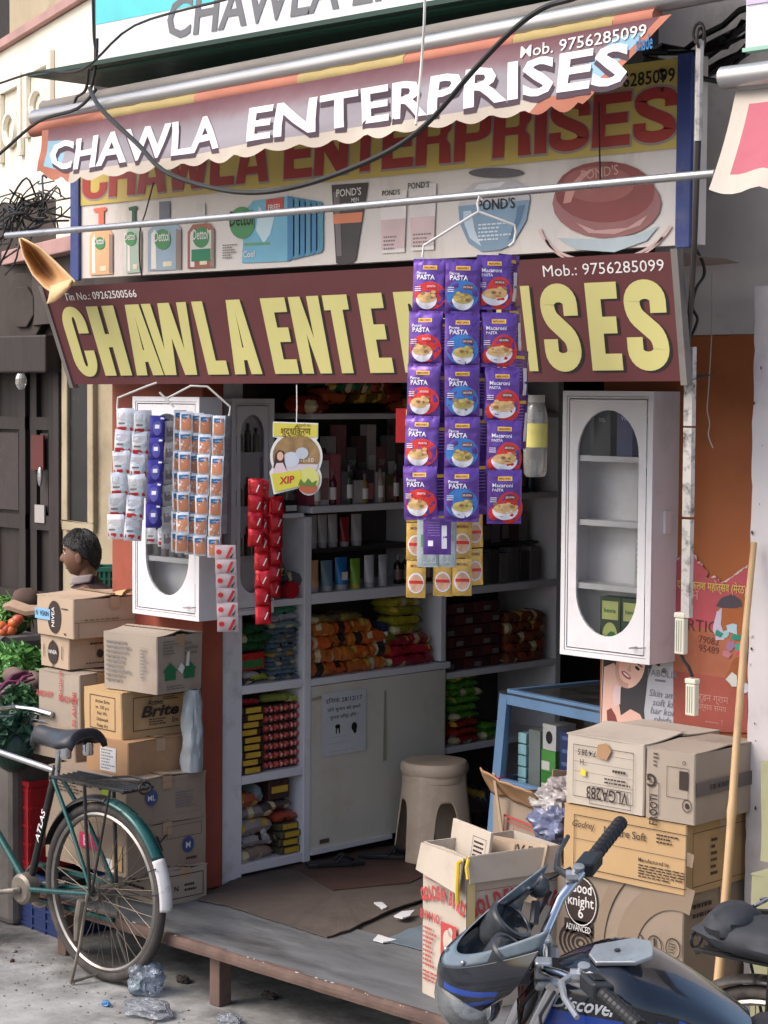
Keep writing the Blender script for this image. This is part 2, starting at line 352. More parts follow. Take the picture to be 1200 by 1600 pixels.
# lintel and recess over the door
part(nb, o, 'lintel', M_darkwood, (xa-2.6, xa+.02, Yn-.12, Yn+.5, 2.36, 2.56), bevel=.01)
part(nb, o, 'over_door_wall', M_darkwall, (xa-2.6, xd, Yn+.1, Yn+.6, 2.565, 3.3))
oc = W(45, 480, Y=Yn+.08)
b = MB(); b.M = Matrix.Translation((oc.x-o.x, oc.y-o.y, oc.z)) @ facing()
b.prism([(.2*math.cos(R(22.5+45*k)), .2*math.sin(R(22.5+45*k))) for k in range(8)], -.02, .03)
b.prism([(.12*math.cos(R(22.5+45*k)), .12*math.sin(R(22.5+45*k))) for k in range(8)], .03, .05)
b.obj('octagon_boss', M_darkwall, nb, bevel=.006)
b = MB(); c = W(33, 594, Y=Yn-.13); b.lathe([(.012, 0), (.02, .01), (.03, .03), (.03, .06), (.02, .085)], 12, (c.x-o.x, c.y-o.y, c.z-.05)); b.obj('door_lamp', glassy('bulb_glass', (1, .95, .9), .2, .05, .3), nb)
# upper storey: pale wall on a jetty, turned along the bend of the street
ang = R(-20.5)
up_l = W(-60, 395, Y=6.2); up_r = W(128, 330, Y=6.05)
b = MB(); zl = 3.02
P0 = Vector((up_r.x+.5, up_r.y+.0, 0)); dirv = Vector((-math.cos(ang), -math.sin(ang), 0)); nrm = Vector((math.sin(-ang)*-1, -math.cos(ang), 0))
dirv = Vector((-math.cos(R(20.5)), math.sin(R(20.5)), 0)); nrm = Vector((-math.sin(R(20.5)), -math.cos(R(20.5)), 0))
MU = Matrix((tuple(dirv)+(0,), (0, 0, 1, 0), tuple(-nrm)+(0,), (0, 0, 0, 1))).transposed().inverted() if False else None
def up(s, z, dep=0): q = P0+dirv*s-nrm*dep; return (q.x-o.x, q.y-o.y, z)
def upbox(b, s0, s1, d0, d1, z0, z1, mi=None):
    b.add([up(s, z, d) for z in (z0, z1) for d in (d0, d1) for s in (s0, s1)], [(0, 2, 3, 1), (4, 5, 7, 6), (0, 1, 5, 4), (2, 6, 7, 3), (0, 4, 6, 2), (1, 3, 7, 5)], mi)
def upray(px, py, dep=0):      # photo pixel -> (s, z) on the upper wall plane
    d = _v+_r*((px-600)/FPX)-_u*((py-800)/FPX); base = P0-nrm*dep
    t = (base-CAM).dot(nrm)/d.dot(nrm); q = CAM+d*t; return (q-P0).dot(dirv), q.z
zt_up = upray(60, 46)[1]
b = MB(); upbox(b, -.6, 6, 0, .3, zl+.02, zt_up); b.obj('upper_wall', M_cream_up, nb, merge=True, bevel=.004)
b = MB(); upbox(b, -.62, 6, -.04, .32, zt_up+.003, zt_up+.05); b.obj('parapet_band', M_pink, nb)
s0_ = upray(54, 20, .2)[0]
b = MB(); upbox(b, -.62, s0_-.12, .05, .3, zt_up+.053, zt_up+2.2); b.obj('balcony_wall', M_cream, nb)
b = MB(); upbox(b, s0_, 6, .5, .6, zt_up+.053, zt_up+2.2); b.obj('upper_recess', flat('dark_recess', 46, 40, 38, .9), nb)
b = MB(); upbox(b, s0_-.119, s0_, .05, .16, zt_up+.053, zt_up+2.2); b.obj('balcony_post', M_cream, nb)
b = MB(); upbox(b, -.6, 6, -.18, .3, zl-.06, zl+.018); b.obj('jetty_ledge', M_pink, nb, merge=True, bevel=.006)
b = MB(); upbox(b, -.6, 6, -.1, .25, zl-.4, zl-.062); b.obj('soffit_beam', M_darkwall, nb)
# raised plaster frames and rings on the upper wall
A = Matrix((dirv, Vector((0, 0, 1)), nrm)).transposed()
for (pl, pr2, pt, pb) in ((43, 86, 88, 208), (3, 39, 122, 250), (-40, -2, 150, 285)):
    s1, zt1 = upray(pl, (pt+pb)/2-20)[0], upray((pl+pr2)/2, pt)[1]; s2_, zb1 = upray(pr2, (pt+pb)/2-20)[0], upray((pl+pr2)/2, pb)[1]; a, c = min(s1, s2_), max(s1, s2_); t = (c-a)*.13
    b = MB(); upbox(b, a, c, -.03, -.001, zt1-t, zt1); upbox(b, a, a+t, -.03, -.001, zb1, zt1-t); upbox(b, c-t, c, -.03, -.001, zb1, zt1-t); b.obj('relief_frame', M_cream_up, nb, merge=True, bevel=.006)
    ce = P0+dirv*((a+c)/2)+nrm*.015-o; ce.z = zb1+(zt1-zb1)*.38; b = MB(); b.tube([ce+A @ Vector(((c-a)*.24*math.cos(k*.5236), (zt1-zb1)*.2*math.sin(k*.5236), 0)) for k in range(13)], .022, 6); b.obj('relief_ring', M_cream_up, nb, smooth=True)

# ---- upper right: neighbour's awning, board, tangle
M_tube = pm('awning_tube_steel', S(168, 166, 166), .32, metal=.75, var=.08, scale=5, stretch=(.3, 3, 3), dirt=S(120, 108, 98), damt=.45, dscale=5)
na = thing('neighbour_awning', 'pink cloth awning with cream border hanging from a steel roller next door', 'awning', (-3.2, 4.6, 3))
o = Vector((-3.2, 4.6, 3))
c0 = W(1130, 122, Y=4.72)
b = MB(); b.tube([c0-o, c0-o+Vector((1.2, 0, 0))], .032, 16); b.obj('roller_tube', M_tube, na, smooth=True)
cl = [W(1150, 142, Y=4.74), W(1107, 296, Y=4.52)]
def naw(u, v):
    top = cl[0]+Vector((1.1*u, 0, 0)); bot = cl[1]+Vector((1.2*u, 0, 0))
    q = top.lerp(bot, v); q.z -= .018*v*abs(math.sin(u*1.2*3.14/.16)); q.y += .01*math.sin(u*14+v*3)
    return q-o
def nab(u, v): q = naw(u, v); return q+Vector((0, -.002, 0))
b = MB()
for (u0, u1, v0, v1, mi) in ((0, .045, 0, 1, 0), (.045, 1, 0, .14, 0), (.045, 1, .82, 1, 0), (.045, 1, .14, .82, 1)):
    b.grid(lambda u, v: naw(u0+(u1-u0)*u, v0+(v1-v0)*v), 40, 12, mi)
b.obj('cloth', [pm('cream_border_cloth', S(182, 172, 160), .9, var=.06, scale=5, dirt=S(160, 146, 130), damt=.4), pm('pink_cloth', S(172, 94, 106), .9, var=.12, scale=4, dirt=S(150, 70, 84), damt=.4)], na, smooth=True, merge=True)
bd = thing('neighbour_signboard', 'white signboard with pale violet band hanging above the pink awning', 'sign', W(1165, 75, Y=4.9))
b = MB(); b.box(0, .9, 0, .03, 0, .6); b.obj('board', flat('white_sheet', 212, 214, 216), bd)
b = MB(); b.box(.002, .9, -.004, -.001, .12, .6); b.obj('violet_band', flat('pale_violet', 190, 176, 200), bd)
b = MB(); b.box(-.006, .9, -.008, .034, -.012, -.001); b.obj('green_edge', flat('mint_edge', 150, 190, 172), bd)
# ================================================================== SIGNS, AWNING, CABLES
from mathutils.geometry import tessellate_polygon
def _arc(cx, cy, rx, ry, a0, a1, n=8): return [(cx+rx*math.cos(R(a0+(a1-a0)*k/n)), cy+ry*math.sin(R(a0+(a1-a0)*k/n))) for k in range(n+1)]
def _stroke(path, t, tx=None):
    l, r = [], []
    for i, p in enumerate(path):
        a = Vector(path[max(i-1, 0)]); c = Vector(path[min(i+1, len(path)-1)]); d = (c-a).normalized(); n = Vector((-d.y, d.x))
        l.append((p[0]+n.x*(tx or t)/2, p[1]+n.y*t/2)); r.append((p[0]-n.x*(tx or t)/2, p[1]-n.y*t/2))
    return l+r[::-1]
def glyphs(t=.2, w=.56, h=.17):
    g = {}
    g['E'] = (w, [[(0, 0), (w, 0), (w, h), (t, h), (t, .42), (w*.92, .42), (w*.92, .42+h), (t, .42+h), (t, 1-h), (w, 1-h), (w, 1), (0, 1)]])
    w2 = w*1.12
    g['H'] = (w2, [[(0, 0), (t, 0), (t, .41), (w2-t, .41), (w2-t, 0), (w2, 0), (w2, 1), (w2-t, 1), (w2-t, .41+h), (t, .41+h), (t, 1), (0, 1)]])
    wa = w*1.2
    g['A'] = (wa, [[(0, 0), (t, 0), (t+.03, .19), (wa-t-.03, .19), (wa-t, 0), (wa, 0), (wa-.17, 1), (.17, 1)], [(t+.055, .36), (wa-t-.055, .36), (wa/2, .84)]])
    ww = w*1.6; s = ww/.9
    g['W'] = (ww, [[(x*s, y) for x, y in [(0, 1), (.12, 0), (.36, 0), (.45, .52), (.54, 0), (.78, 0), (.9, 1), (.71, 1), (.65, .36), (.565, 1), (.335, 1), (.25, .36), (.19, 1)]]])
    g['L'] = (w*.92, [[(0, 0), (w*.92, 0), (w*.92, h), (t, h), (t, 1), (0, 1)]])
    wn_ = w*1.15
    g['N'] = (wn_, [[(0, 0), (t*.95, 0), (t*.95, .52), (wn_-t*.95, 0), (wn_, 0), (wn_, 1), (wn_-t*.95, 1), (wn_-t*.95, .46), (t*.95, 1), (0, 1)]])
    c = w*.46
    g['T'] = (w*.98, [[(w*.49-t/2, 0), (w*.49+t/2, 0), (w*.49+t/2, 1-h), (w*.98, 1-h), (w*.98, 1), (0, 1), (0, 1-h), (w*.49-t/2, 1-h)]])
    g['I'] = (t, [[(0, 0), (t, 0), (t, 1), (0, 1)]])
    wc = w*1.1; r = wc*.46; ri = max(.03, r-t)
    g['C'] = (wc, [[(wc, .37)]+_arc(wc-r, .27, r, .28, 0, -90)[0:]+_arc(r, .27, r, .28, -90, -180)+_arc(r, .73, r, .28, 180, 90)+_arc(wc-r, .73, r, .28, 90, 0)
              + [(wc, .62), (wc-t, .62)]+_arc(wc-t-ri, .76, ri, .1, 0, 90)+_arc(t+ri, .76, ri, .1, 90, 180)+_arc(t+ri, .24, ri, .1, 180, 270)+_arc(wc-t-ri, .24, ri, .1, 270, 360)+[(wc-t, .37)]])
    wp = w*1.08; r = wp*.45
    ho = [(t, .55)]+_arc(wp-t-.06, .62, .06, .07, -90, 0, 4)+_arc(wp-t-.06, .79, .06, .06, 0, 90, 4)+[(t, .85)]
    g['P'] = (wp, [[(0, 0), (t, 0), (t, .38)]+_arc(wp-r, .57, r, .19, -90, 0)+_arc(wp-r, .8, r, .2, 0, 90)+[(0, 1)], ho])
    g['R'] = (wp*1.03, [[(0, 0), (t, 0), (t, .42), (wp-t*1.05, .42), (wp-t, 0), (wp*1.03, 0), (wp*.97, .38), (wp*.86, .48)]+_arc(wp-r, .74, r, .22, -40, 0)+_arc(wp-r, .79, r, .21, 0, 90)+[(0, 1)],
              [(t, .57)]+_arc(wp-t-.06, .64, .06, .07, -90, 0, 4)+_arc(wp-t-.06, .79, .06, .06, 0, 90, 4)+[(t, .85)]])
    t0 = t; t = min(t, .235); a = t/2; b_ = min(h, .175)/2+.01; ws = w*1.1
    path = [(ws-a, .635)]+_arc(ws/2, .77, ws/2-a, .23-b_, 0, 180, 12)+_arc(ws/2, .76, ws/2-a, .22, 180, 235, 4)+[(ws/2, .5)]+_arc(ws/2, .24, ws/2-a, .22, 55, 0, 4)+_arc(ws/2, .23, ws/2-a, .23-b_, 0, -180, 12)+[(a, .37)]
    so_ = _stroke(path, t*.92, t); g['S'] = (ws, [('strip', so_[:len(path)], so_[len(path):][::-1])])
    return g
def glyph_tris(polys):
    if polys[0][0] == 'strip':
        l, r = polys[0][1], polys[0][2]; n = len(l); return l+r, [(i, n+i, n+i+1, i+1) for i in range(n-1)]
    pts = [p for q in polys for p in q]
    return pts, tessellate_polygon([[Vector((x, y, 0)) for x, y in q] for q in polys])
def heavy(b, g, ch, x0, x1, f, mi=None, dx=0, dy=0, sh=0):
    "glyph ch between x0..x1; f(x, v) -> point"
    w, polys = g[ch]; pts, tr = glyph_tris(polys)
    b.add([f(x0+dx+(x1-x0)*(x/w+sh*(y-.5)), y+dy) for x, y in pts], [tuple(t) for t in tr], mi)

M_maroon = pm('maroon_flex', S(92, 46, 48), .5, var=.07, scale=2, bump=.06, bscale=8, dirt=S(112, 72, 68), damt=.25, dscale=2.5)
M_yell = pm('pale_yellow_print', S(198, 190, 124), .5, var=.04, scale=4)
M_ink = flat('black_print', 34, 28, 28)
M_wprint = flat('white_print', 222, 218, 214)
sg = thing('maroon_shop_sign', 'maroon shop sign with big pale yellow letters tilted out over the shop opening', 'sign', W(112, 605, Y=5.12))
so = sg.location.copy()
xl = so.x; xr = W(1070, 592, Y=5.12).x; zb = 2.295; zt = zb+.395
def SP(x, v, e=0):      # sign plane: x world, v 0..1 bottom to top, e proud towards the street
    tl_ = .15-.09*(x-xl)/(xr-xl); n = Vector((0, -.395, -tl_)).normalized(); q = Vector((x, 5.12-tl_*v, zb+.395*v))
    q.z += (x-xl)/(xr-xl)*.02
    return q+n*e-so
b = MB(); b.grid(lambda u, v: SP(xl+(xr-xl)*u, v), 60, 8); b.obj('flex_face', M_maroon, sg, smooth=True)
b = MB(); b.grid(lambda u, v: SP(xl+(xr-xl)*u, 1)+Vector((0, .34*v, -.02*v+.012*nz3(u*14, v*2, 4)*v)), 60, 4)
b.obj('top_sheet', pm('weathered_tin', S(150, 142, 134), .6, metal=.2, var=.15, scale=6, dirt=S(96, 84, 76), damt=.6), sg)
b = MB(); rim = lambda x: [SP(x-.012, -.03, .006), SP(x+.012, -.03, .006), SP(x+.012, 1.02, .006), SP(x-.012, 1.02, .006)]
for x in (xl, xr):
    b = MB(); b.add(rim(x)+[p+Vector((0, .03, 0)) for p in rim(x)], [(0, 1, 2, 3), (7, 6, 5, 4), (0, 4, 5, 1), (1, 5, 6, 2), (2, 6, 7, 3), (3, 7, 4, 0)]); b.obj('end_frame', M_grey, sg)
b = MB(); b.add([SP(xl, -.005, -.03), SP(xr, -.005, -.03), SP(xr, -.005, -.16), SP(xl, -.005, -.16)], [(0, 1, 2, 3)]); b.obj('underside', M_darkwall, sg)
G1 = glyphs(.265, .56, .19)
spots = [('C', 106, 157), ('H', 148, 205), ('A', 197, 254), ('W', 232, 315), ('L', 309, 355), ('A', 351, 407), ('E', 414, 464), ('N', 457, 515), ('T', 509, 558), ('E', 563, 611),
         ('R', 618, 676), ('P', 683, 738), ('R', 745, 804), ('I', 813, 835), ('S', 841, 905), ('E', 912, 967), ('S', 970, 1041)]
bs, bl = MB(), MB()
for ch, p0, p1 in spots:
    ln = 8.0-5.0*(p0-106)/900; X0 = W(p0+ln, 530, Y=5.075).x; X1 = W(p1-ln, 530, Y=5.075).x
    heavy(bs, G1, ch, X0, X1, lambda x, y: SP(x, .09+.70*y, .0012), dx=.011, dy=-.022)
    heavy(bl, G1, ch, X0, X1, lambda x, y: SP(x, .09+.70*y, .0024))
bs.obj('letter_shadow', M_ink, sg); bl.obj('lettering', M_yell, sg)
b = MB()
def sgt(b, s, px0, px1, v0, hgt, **k):
    vs, fs, w = textdata(s, k.get('off', 0)); X0 = W(px0, 430, Y=5.0).x; X1 = W(px1, 430, Y=5.0).x
    b.add([SP(X0+(X1-X0)*x/w, v0+hgt*y, .0016) for x, y in vs], fs)
sgt(b, 'Mob.: 9756285099', 832, 1017, .855, .13); b.obj('phone_lettering', M_wprint, sg); b = MB(); sgt(b, 'Tin No.: 09262500566', 104, 213, .86, .105, off=.01)
b.obj('tin_lettering', M_wprint, sg)

# ---- banner board
M_bwhite = pm('faded_white_flex', S(214, 206, 200), .5, var=.05, scale=2, dirt=S(160, 148, 136), damt=.55, dscale=1.8, stretch=(2.2, 1, .7))
M_byel = pm('faded_yellow_print', S(196, 172, 92), .5, var=.06, scale=3, dirt=S(150, 122, 60), damt=.4)
M_bred = pm('faded_red_print', S(158, 52, 46), .5, var=.06, scale=3)
M_bblue = pm('blue_painted_frame', S(52, 66, 122), .5, var=.12, scale=6, dirt=S(120, 120, 130), damt=.4, dscale=9)
YB = 5.225
bo = W(115, 434, Y=YB); bn = thing('product_banner', 'wide banner board with red letters over printed soap and cream products', 'sign', bo)
xR = W(1087, 385, Y=YB).x; zB = 2.742; zT = 3.325
def BP(px, py, e=0): q = W(px, py, Y=YB-e); return Vector((q.x-bo.x, -e, q.z-bo.z))
def bx(px): return W(px, 350, Y=YB).x-bo.x
b = MB(); b.box(0, xR-bo.x, .004, .05, zB-bo.z, zT-bo.z); b.obj('board', M_bwhite, bn)
b = MB(); b.rect(bx(126), bx(1053), 3.035-bo.z, zT-bo.z); b.M = facing()
b = MB(); b.M = facing(); b.rect(bx(126), bx(1058), 3.045-bo.z, zT-bo.z, .001); b.obj('yellow_band', M_byel, bn)
for p0, p1 in ((113, 126), (1058, 1089)):
    b = MB(); b.box(bx(p0), bx(p1)-(.02 if p0 > 500 else 0), -.012, .003, zB-bo.z-.01, zT-bo.z+.01); b.obj('side_frame', M_bblue, bn, bevel=.003)
G2 = glyphs(.25, .74, .2); adv = {}
word = 'CHAWLA ENTERPRISES'; tot = sum((G2[c][0]+.06) if c != ' ' else .36 for c in word)-.06
x = bx(130); k = (bx(1056)-x)/tot; b = MB(); b.M = facing(); bw_ = MB(); bw_.M = facing()
zl0, zl1 = W(1025, 222, Y=YB).z-bo.z, W(1025, 137, Y=YB).z-bo.z
for c in word:
    if c == ' ': x += .36*k; continue
    w = G2[c][0]*k
    heavy(bw_, G2, c, x-.006, x+w+.008, lambda X, y: (X, zl0-.008+(zl1-zl0+.016)*y, .002), sh=.05)
    heavy(b, G2, c, x, x+w, lambda X, y: (X, zl0+(zl1-zl0)*y, .003), sh=.05); x += w+.06*k
bw_.obj('letter_outline', flat('grey_outline', 150, 140, 132), bn); b.obj('lettering', M_bred, bn)
b = MB(); b.M = facing()
b.text('Mob. 9756285099', bx(1052), W(1020, 131, Y=YB).z-bo.z, .06, .003, align='R', off=.015); b.obj('phone_lettering', M_ink, bn)
# printed products: silhouettes in the photograph's colours
def bpoly(pts, name, mat, e=.0015):
    b = MB(); b.poly([BP(x, y, e) for x, y in pts]); return b.obj(name, mat, bn)
def bell(cx, cy, rx, ry, name, mat, e, n=22):
    return bpoly([(cx+rx*math.cos(6.2832*k/n), cy+ry*math.sin(6.2832*k/n)) for k in range(n)][::-1], name, mat, e)
def btext(s, px, py, hpx, name, mat, e=.004, off=.01, **kw):
    q = BP(px, py); b = MB(); b.M = Matrix.Translation((0, -e, 0)) @ facing(); b.text(s, q.x, q.z, hpx, off=off, **kw); return b.obj(name, mat, bn)
F = lambda n, r, g, b: flat('print_'+n, r, g, b, .5, var=.1)
def bottle(cx, yb, yt, w, mat, cap, pump=0):
    nk = yt+(yb-yt)*.32
    bpoly([(cx-w*.5, yb), (cx-w*.5, nk+12), (cx-w*.3, nk), (cx+w*.3, nk-2), (cx+w*.5, nk+8), (cx+w*.5, yb-2)], 'printed_bottle', mat)
    if pump: bpoly([(cx-w*.12, nk-1), (cx-w*.12, yt+8), (cx-w*.32, yt+8), (cx-w*.34, yt+3), (cx+w*.2, yt), (cx+w*.22, yt+6), (cx+w*.12, yt+7), (cx+w*.12, nk-2)], 'printed_pump', cap)
    else: bpoly([(cx-w*.16, nk-1), (cx-w*.16, yt), (cx+w*.16, yt-1), (cx+w*.16, nk-2)], 'printed_cap', cap)
def sheen(pts, mat, e=.0024): return bpoly(pts, 'printed_highlight', mat, e)
_bot = bottle
def bottle(cx, yb, yt, w, mat, cap, pump=0):
    _bot(cx, yb, yt, w, mat, cap, pump); nk = yt+(yb-yt)*.32
    sheen([(cx-w*.40, yb-3), (cx-w*.40, nk+16), (cx-w*.28, nk+8), (cx-w*.24, yb-3)], F('gleam', 226, 218, 212)); sheen([(cx+w*.34, yb-3), (cx+w*.34, nk+8), (cx+w*.5, nk+10), (cx+w*.5, yb-3)], F('dusk', 140, 122, 112), .0021)
    sheen([(cx-w*.05, yb-6), (cx-w*.05, yb-14), (cx+w*.22, yb-15), (cx+w*.22, yb-7)], F('cream_label', 218, 206, 176), .0026)
bottle(158, 430, 323, 36, F('peach', 226, 172, 128), F('coral', 220, 108, 84), 1)
bottle(209, 427, 321, 24, F('pale_green', 168, 186, 172), F('bottle_green', 34, 84, 62), 1)
bottle(257, 423, 315, 52, F('steel_blue', 150, 170, 186), F('slate', 110, 112, 124))
bottle(314, 420, 318, 42, F('brown_red', 158, 96, 80), F('pale_cap', 200, 196, 194))
bpoly([(298, 408), (298, 362), (330, 359), (330, 406)], 'printed_label', F('label_white', 214, 206, 198), .0025)
bpoly([(299, 409), (299, 390), (329, 388), (329, 407)], 'printed_label', F('label_green', 42, 124, 88), .003)
for cx, cy, r in ((156, 380, 8), (204, 373, 9), (254, 374, 13), (314, 371, 13), (378, 348, 20)):
    bell(cx, cy, r, r*1.25, 'printed_roundel', F('leaf_green', 70, 136, 84), .0035)
    btext('Dettol', BP(cx, cy).x*0+cx, cy+r*.22, .0035*r+.012, 'printed_word', M_wprint if cx < 370 else M_ink, .0045, wid=(bx(cx+r)-bx(cx-r))*.9)
bpoly([(378, 411), (382, 330), (395, 314), (450, 306), (450, 408)], 'printed_carton', F('cyan', 112, 172, 196))
for i in range(6):
    x0 = 449+i*9; bpoly([(x0, 408-i*2.2), (x0, 306+i*1.6), (x0+8, 307+i*1.6), (x0+11, 314+i*1.6), (x0+11, 398-i*2.2), (x0+8, 405-i*2.2)], 'printed_soap', F('soap_blue%d' % (i % 2), 60+i % 2*18, 118+i % 2*16, 160), .0022)
bpoly([(415, 329), (416, 312), (443, 308), (443, 327)], 'printed_flash', F('flash_red', 186, 70, 66), .003); btext('FREE!', 429, 328, .03, 'printed_word', M_wprint, .0035)
btext('Cool', 390, 402, .035, 'printed_word', M_wprint); bpoly([(381, 384), (381, 380), (421, 378), (421, 382)], 'printed_strip', F('strip_green', 96, 150, 110), .003)
b = MB(); b.M = Matrix.Translation((0, -.002, 0)) @ facing(); q0 = BP(348, 405); q1 = BP(372, 380); b.scrib(q0.x, q1.x, q0.z, q1.z, 6, seed=3); b.obj('printed_small_text', F('grey_ink', 130, 122, 118), bn)
bpoly([(525, 411), (518, 289), (575, 285), (556, 405), (550, 411), (532, 414)], 'printed_tube', F('charcoal', 62, 56, 56)); bpoly([(521, 350), (520, 335), (567, 331), (565, 347)], 'printed_glow', F('glow', 214, 128, 92), .0025)
btext("POND'S", 546, 306, .038, 'printed_word', M_wprint); btext('MEN', 556, 315, .02, 'printed_word', M_wprint)
for cx, y0, y1 in ((614, 396, 300), (660, 392, 290)):
    bpoly([(cx-18, y0), (cx-20, y1), (cx+22, y1-4), (cx+18, y0-2)], 'printed_tube', F('pearl', 222, 214, 210)); bpoly([(cx-18, y0-6), (cx-19, y0-52), (cx+19, y0-55), (cx+18, y0-9)], 'printed_patch', F('pale_rose', 206, 180, 178), .0025)
    b = MB(); b.M = Matrix.Translation((0, -.003, 0)) @ facing(); q0 = BP(cx-14, y0-4); q1 = BP(cx+14, y0-30); b.scrib(q0.x, q1.x, q0.z, q1.z, 4, seed=cx); b.obj('printed_small_text', F('grey_ink', 130, 122, 118), bn)
btext("POND'S", 612, 305, .026, 'printed_word', M_ink); btext("POND'S", 655, 294, .03, 'printed_word', M_ink)
bpoly([(732, 380), (718, 348), (716, 322), (828, 312), (822, 345), (800, 382), (780, 391), (752, 393)], 'printed_jar', F('jar_blue', 124, 150, 172)); bpoly([(716, 322), (722, 300), (740, 286), (800, 280), (824, 292), (828, 312)], 'printed_jar_glass', F('jar_glass', 186, 182, 186), .0018)
sheen([(734, 372), (724, 346), (724, 330), (736, 329), (742, 360), (752, 385)], F('jar_gleam', 186, 200, 212)); sheen([(806, 340), (808, 322), (820, 320), (814, 344), (800, 372), (794, 376)], F('jar_dusk', 84, 112, 140)); sheen([(740, 296), (748, 288), (790, 284), (780, 292), (760, 296)], F('glass_gleam', 214, 212, 214), .0022)
sheen([(526, 400), (521, 300), (530, 299), (534, 400)], F('tube_gleam', 112, 104, 104)); sheen([(400, 360), (404, 322), (420, 340), (430, 335), (422, 366), (412, 380)], F('pack_splash', 190, 214, 222), .0026)
bell(775, 270, 43, 8, 'printed_lid', F('lid_grey', 92, 88, 94), .002); btext("POND'S", 776, 327, .05, 'printed_word', M_ink)
b = MB(); b.M = Matrix.Translation((0, -.003, 0)) @ facing(); q0 = BP(748, 378); q1 = BP(800, 345); b.scrib(q0.x, q1.x, q0.z, q1.z, 5, seed=8); b.obj('printed_small_text', F('pale_ink', 206, 214, 220), bn)
bell(948, 318, 85, 54, 'printed_jar', F('jar_rose', 150, 100, 98), .0018); bell(945, 300, 78, 48, 'printed_jar_lid', F('jar_dark_red', 134, 66, 64), .0022); bell(935, 288, 56, 28, 'printed_sheen', F('sheen', 154, 88, 84), .0026)
b = MB(); b.M = Matrix.Translation((0, -.0032, 0)) @ facing(); c = BP(945, 326)
b.ring(c.x, c.z-.03, .27, .285, 0, 30, ey=.5, a0=3.3, a1=6.0); b.ring(c.x, c.z-.055, .25, .26, 0, 30, ey=.5, a0=3.4, a1=5.9); b.obj('printed_highlight', F('shine', 206, 178, 172), bn)
bpoly([(870, 372), (900, 390), (960, 394), (1010, 376), (1030, 352), (1000, 366), (940, 374)], 'printed_reflection', F('aqua_shadow', 176, 190, 196), .0015)
sheen([(880, 318), (884, 296), (910, 270), (930, 262), (902, 288), (892, 316)], F('rose_gleam', 196, 140, 132), .0030); sheen([(900, 348), (930, 360), (980, 356), (1012, 336), (1000, 352), (960, 366), (920, 364)], F('rose_gleam2', 190, 150, 146), .0031)
btext("POND'S", 938, 277, .045, 'printed_word', F('rose_ink', 196, 150, 140), .0035, rot=.06)

# ---- top sign
tY = 5.0; to = W(150, 101, Y=tY)
ts = thing('turquoise_top_sign', 'white and turquoise signboard with slanting dark grey letters above the awning', 'sign', to)
b = MB(); b.box(0, 3.1, 0, .04, 0, .95); b.obj('board', flat('board_white', 226, 226, 226, .5, dirt=S(180, 176, 172), damt=.3), ts)
zt_ = W(165, 36, Y=tY).z-to.z
b = MB(); b.M = facing(); b.rect(.0, 3.1, zt_, .95, .0015); b.obj('turquoise_band', flat('turquoise', 92, 200, 206, .5), ts)
b = MB(); b.M = facing(); k = W(262, 55, Y=tY).x-to.x; b.text('CHAWLA ENTERPRISES', k, .05, .21, .003, align='L', off=.02, shear=.14, sx=1.06)
b.obj('lettering', flat('slate_print', 108, 108, 112, .5), ts)
b = MB(); b.box(-.02, 3.12, -.012, .05, -.024, -.002); b.obj('bottom_trim', flat('trim_green', 28, 86, 70, .5), ts)

# ---- rolled awning
aw = thing('rolled_shop_awning', 'rolled up awning on a steel tube with scalloped cloth valance and white letters', 'awning', W(55, 185, Y=4.92))
ao = aw.location.copy()
tl = ao.copy(); tr_ = tl+Vector((3.5, 0, .076))
b = MB(); b.tube([Vector((0, 0, 0)), tr_-tl], .034, 20); b.obj('roller_tube', M_tube, aw, smooth=True)
b = MB(); b.tube([(0, .045, .045), (tr_-tl)+Vector((0, .045, .045))], .03, 12); b.obj('rear_roll', pm('grey_rolled_cloth', S(128, 122, 116), .8, var=.2, scale=5, stretch=(.5, 4, 4)), aw, smooth=True)
xx = 0; rn = random.Random(6)
M_or = pm('faded_orange_cloth', S(172, 110, 90), .85, var=.14, scale=9, stretch=(.4, 2, 2)); M_yc = pm('mustard_cloth', S(168, 148, 98), .85, var=.14, scale=9, stretch=(.4, 2, 2))
for k in range(7):
    L = (.5, .55, .56, .52, .48, .40, .15)[k]; b = MB()
    b.tube([(xx+L*i/10, -.012+.003*nz3(xx+i, 3, 1), -.05+.0217*(xx+L*i/10)+.003*nz3(xx+i, 1, 3)) for i in range(11)], .028, 10); b.obj('cloth_roll', (M_or, M_yc)[k % 2], aw, smooth=True); xx += L
C4 = [W(66, 204, Y=4.855), W(1050, 22, Y=4.86), W(1044, 142, Y=4.835), W(60, 292, Y=4.835)]
def cloth(u, v, e=0):     # v 0 top, 1 bottom
    t = C4[0].lerp(C4[1], u); bo_ = C4[3].lerp(C4[2], u); q = t.lerp(bo_, v); L = u*3.2
    q.y += .012*math.sin(L*7+v*2)*v+.02*nz3(L*2.3, v*1.4, 3)*(.3+v)
    q.z += .010*nz3(L*3, v*2, 9)*v+.055*v*max(0, 1-u/.12)**2-.020*max(0, (v-.86)/.14)*abs(math.sin(L*3.1416/(.155+.02*nz3(L*.8, 1, 1))))*(1+.5*nz3(L*3, 7, 1))+.010*max(0, (v-.86)/.14)
    n = Vector((0, -.75, .3)).normalized(); n = Vector((0, -.9, -.35)).normalized()
    return q+n*e-ao
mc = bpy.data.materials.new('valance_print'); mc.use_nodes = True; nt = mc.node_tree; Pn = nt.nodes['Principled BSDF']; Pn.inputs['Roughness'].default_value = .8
uvn = nt.nodes.new('ShaderNodeUVMap'); sx_ = nt.nodes.new('ShaderNodeSeparateXYZ'); nt.links.new(uvn.outputs[0], sx_.inputs[0])
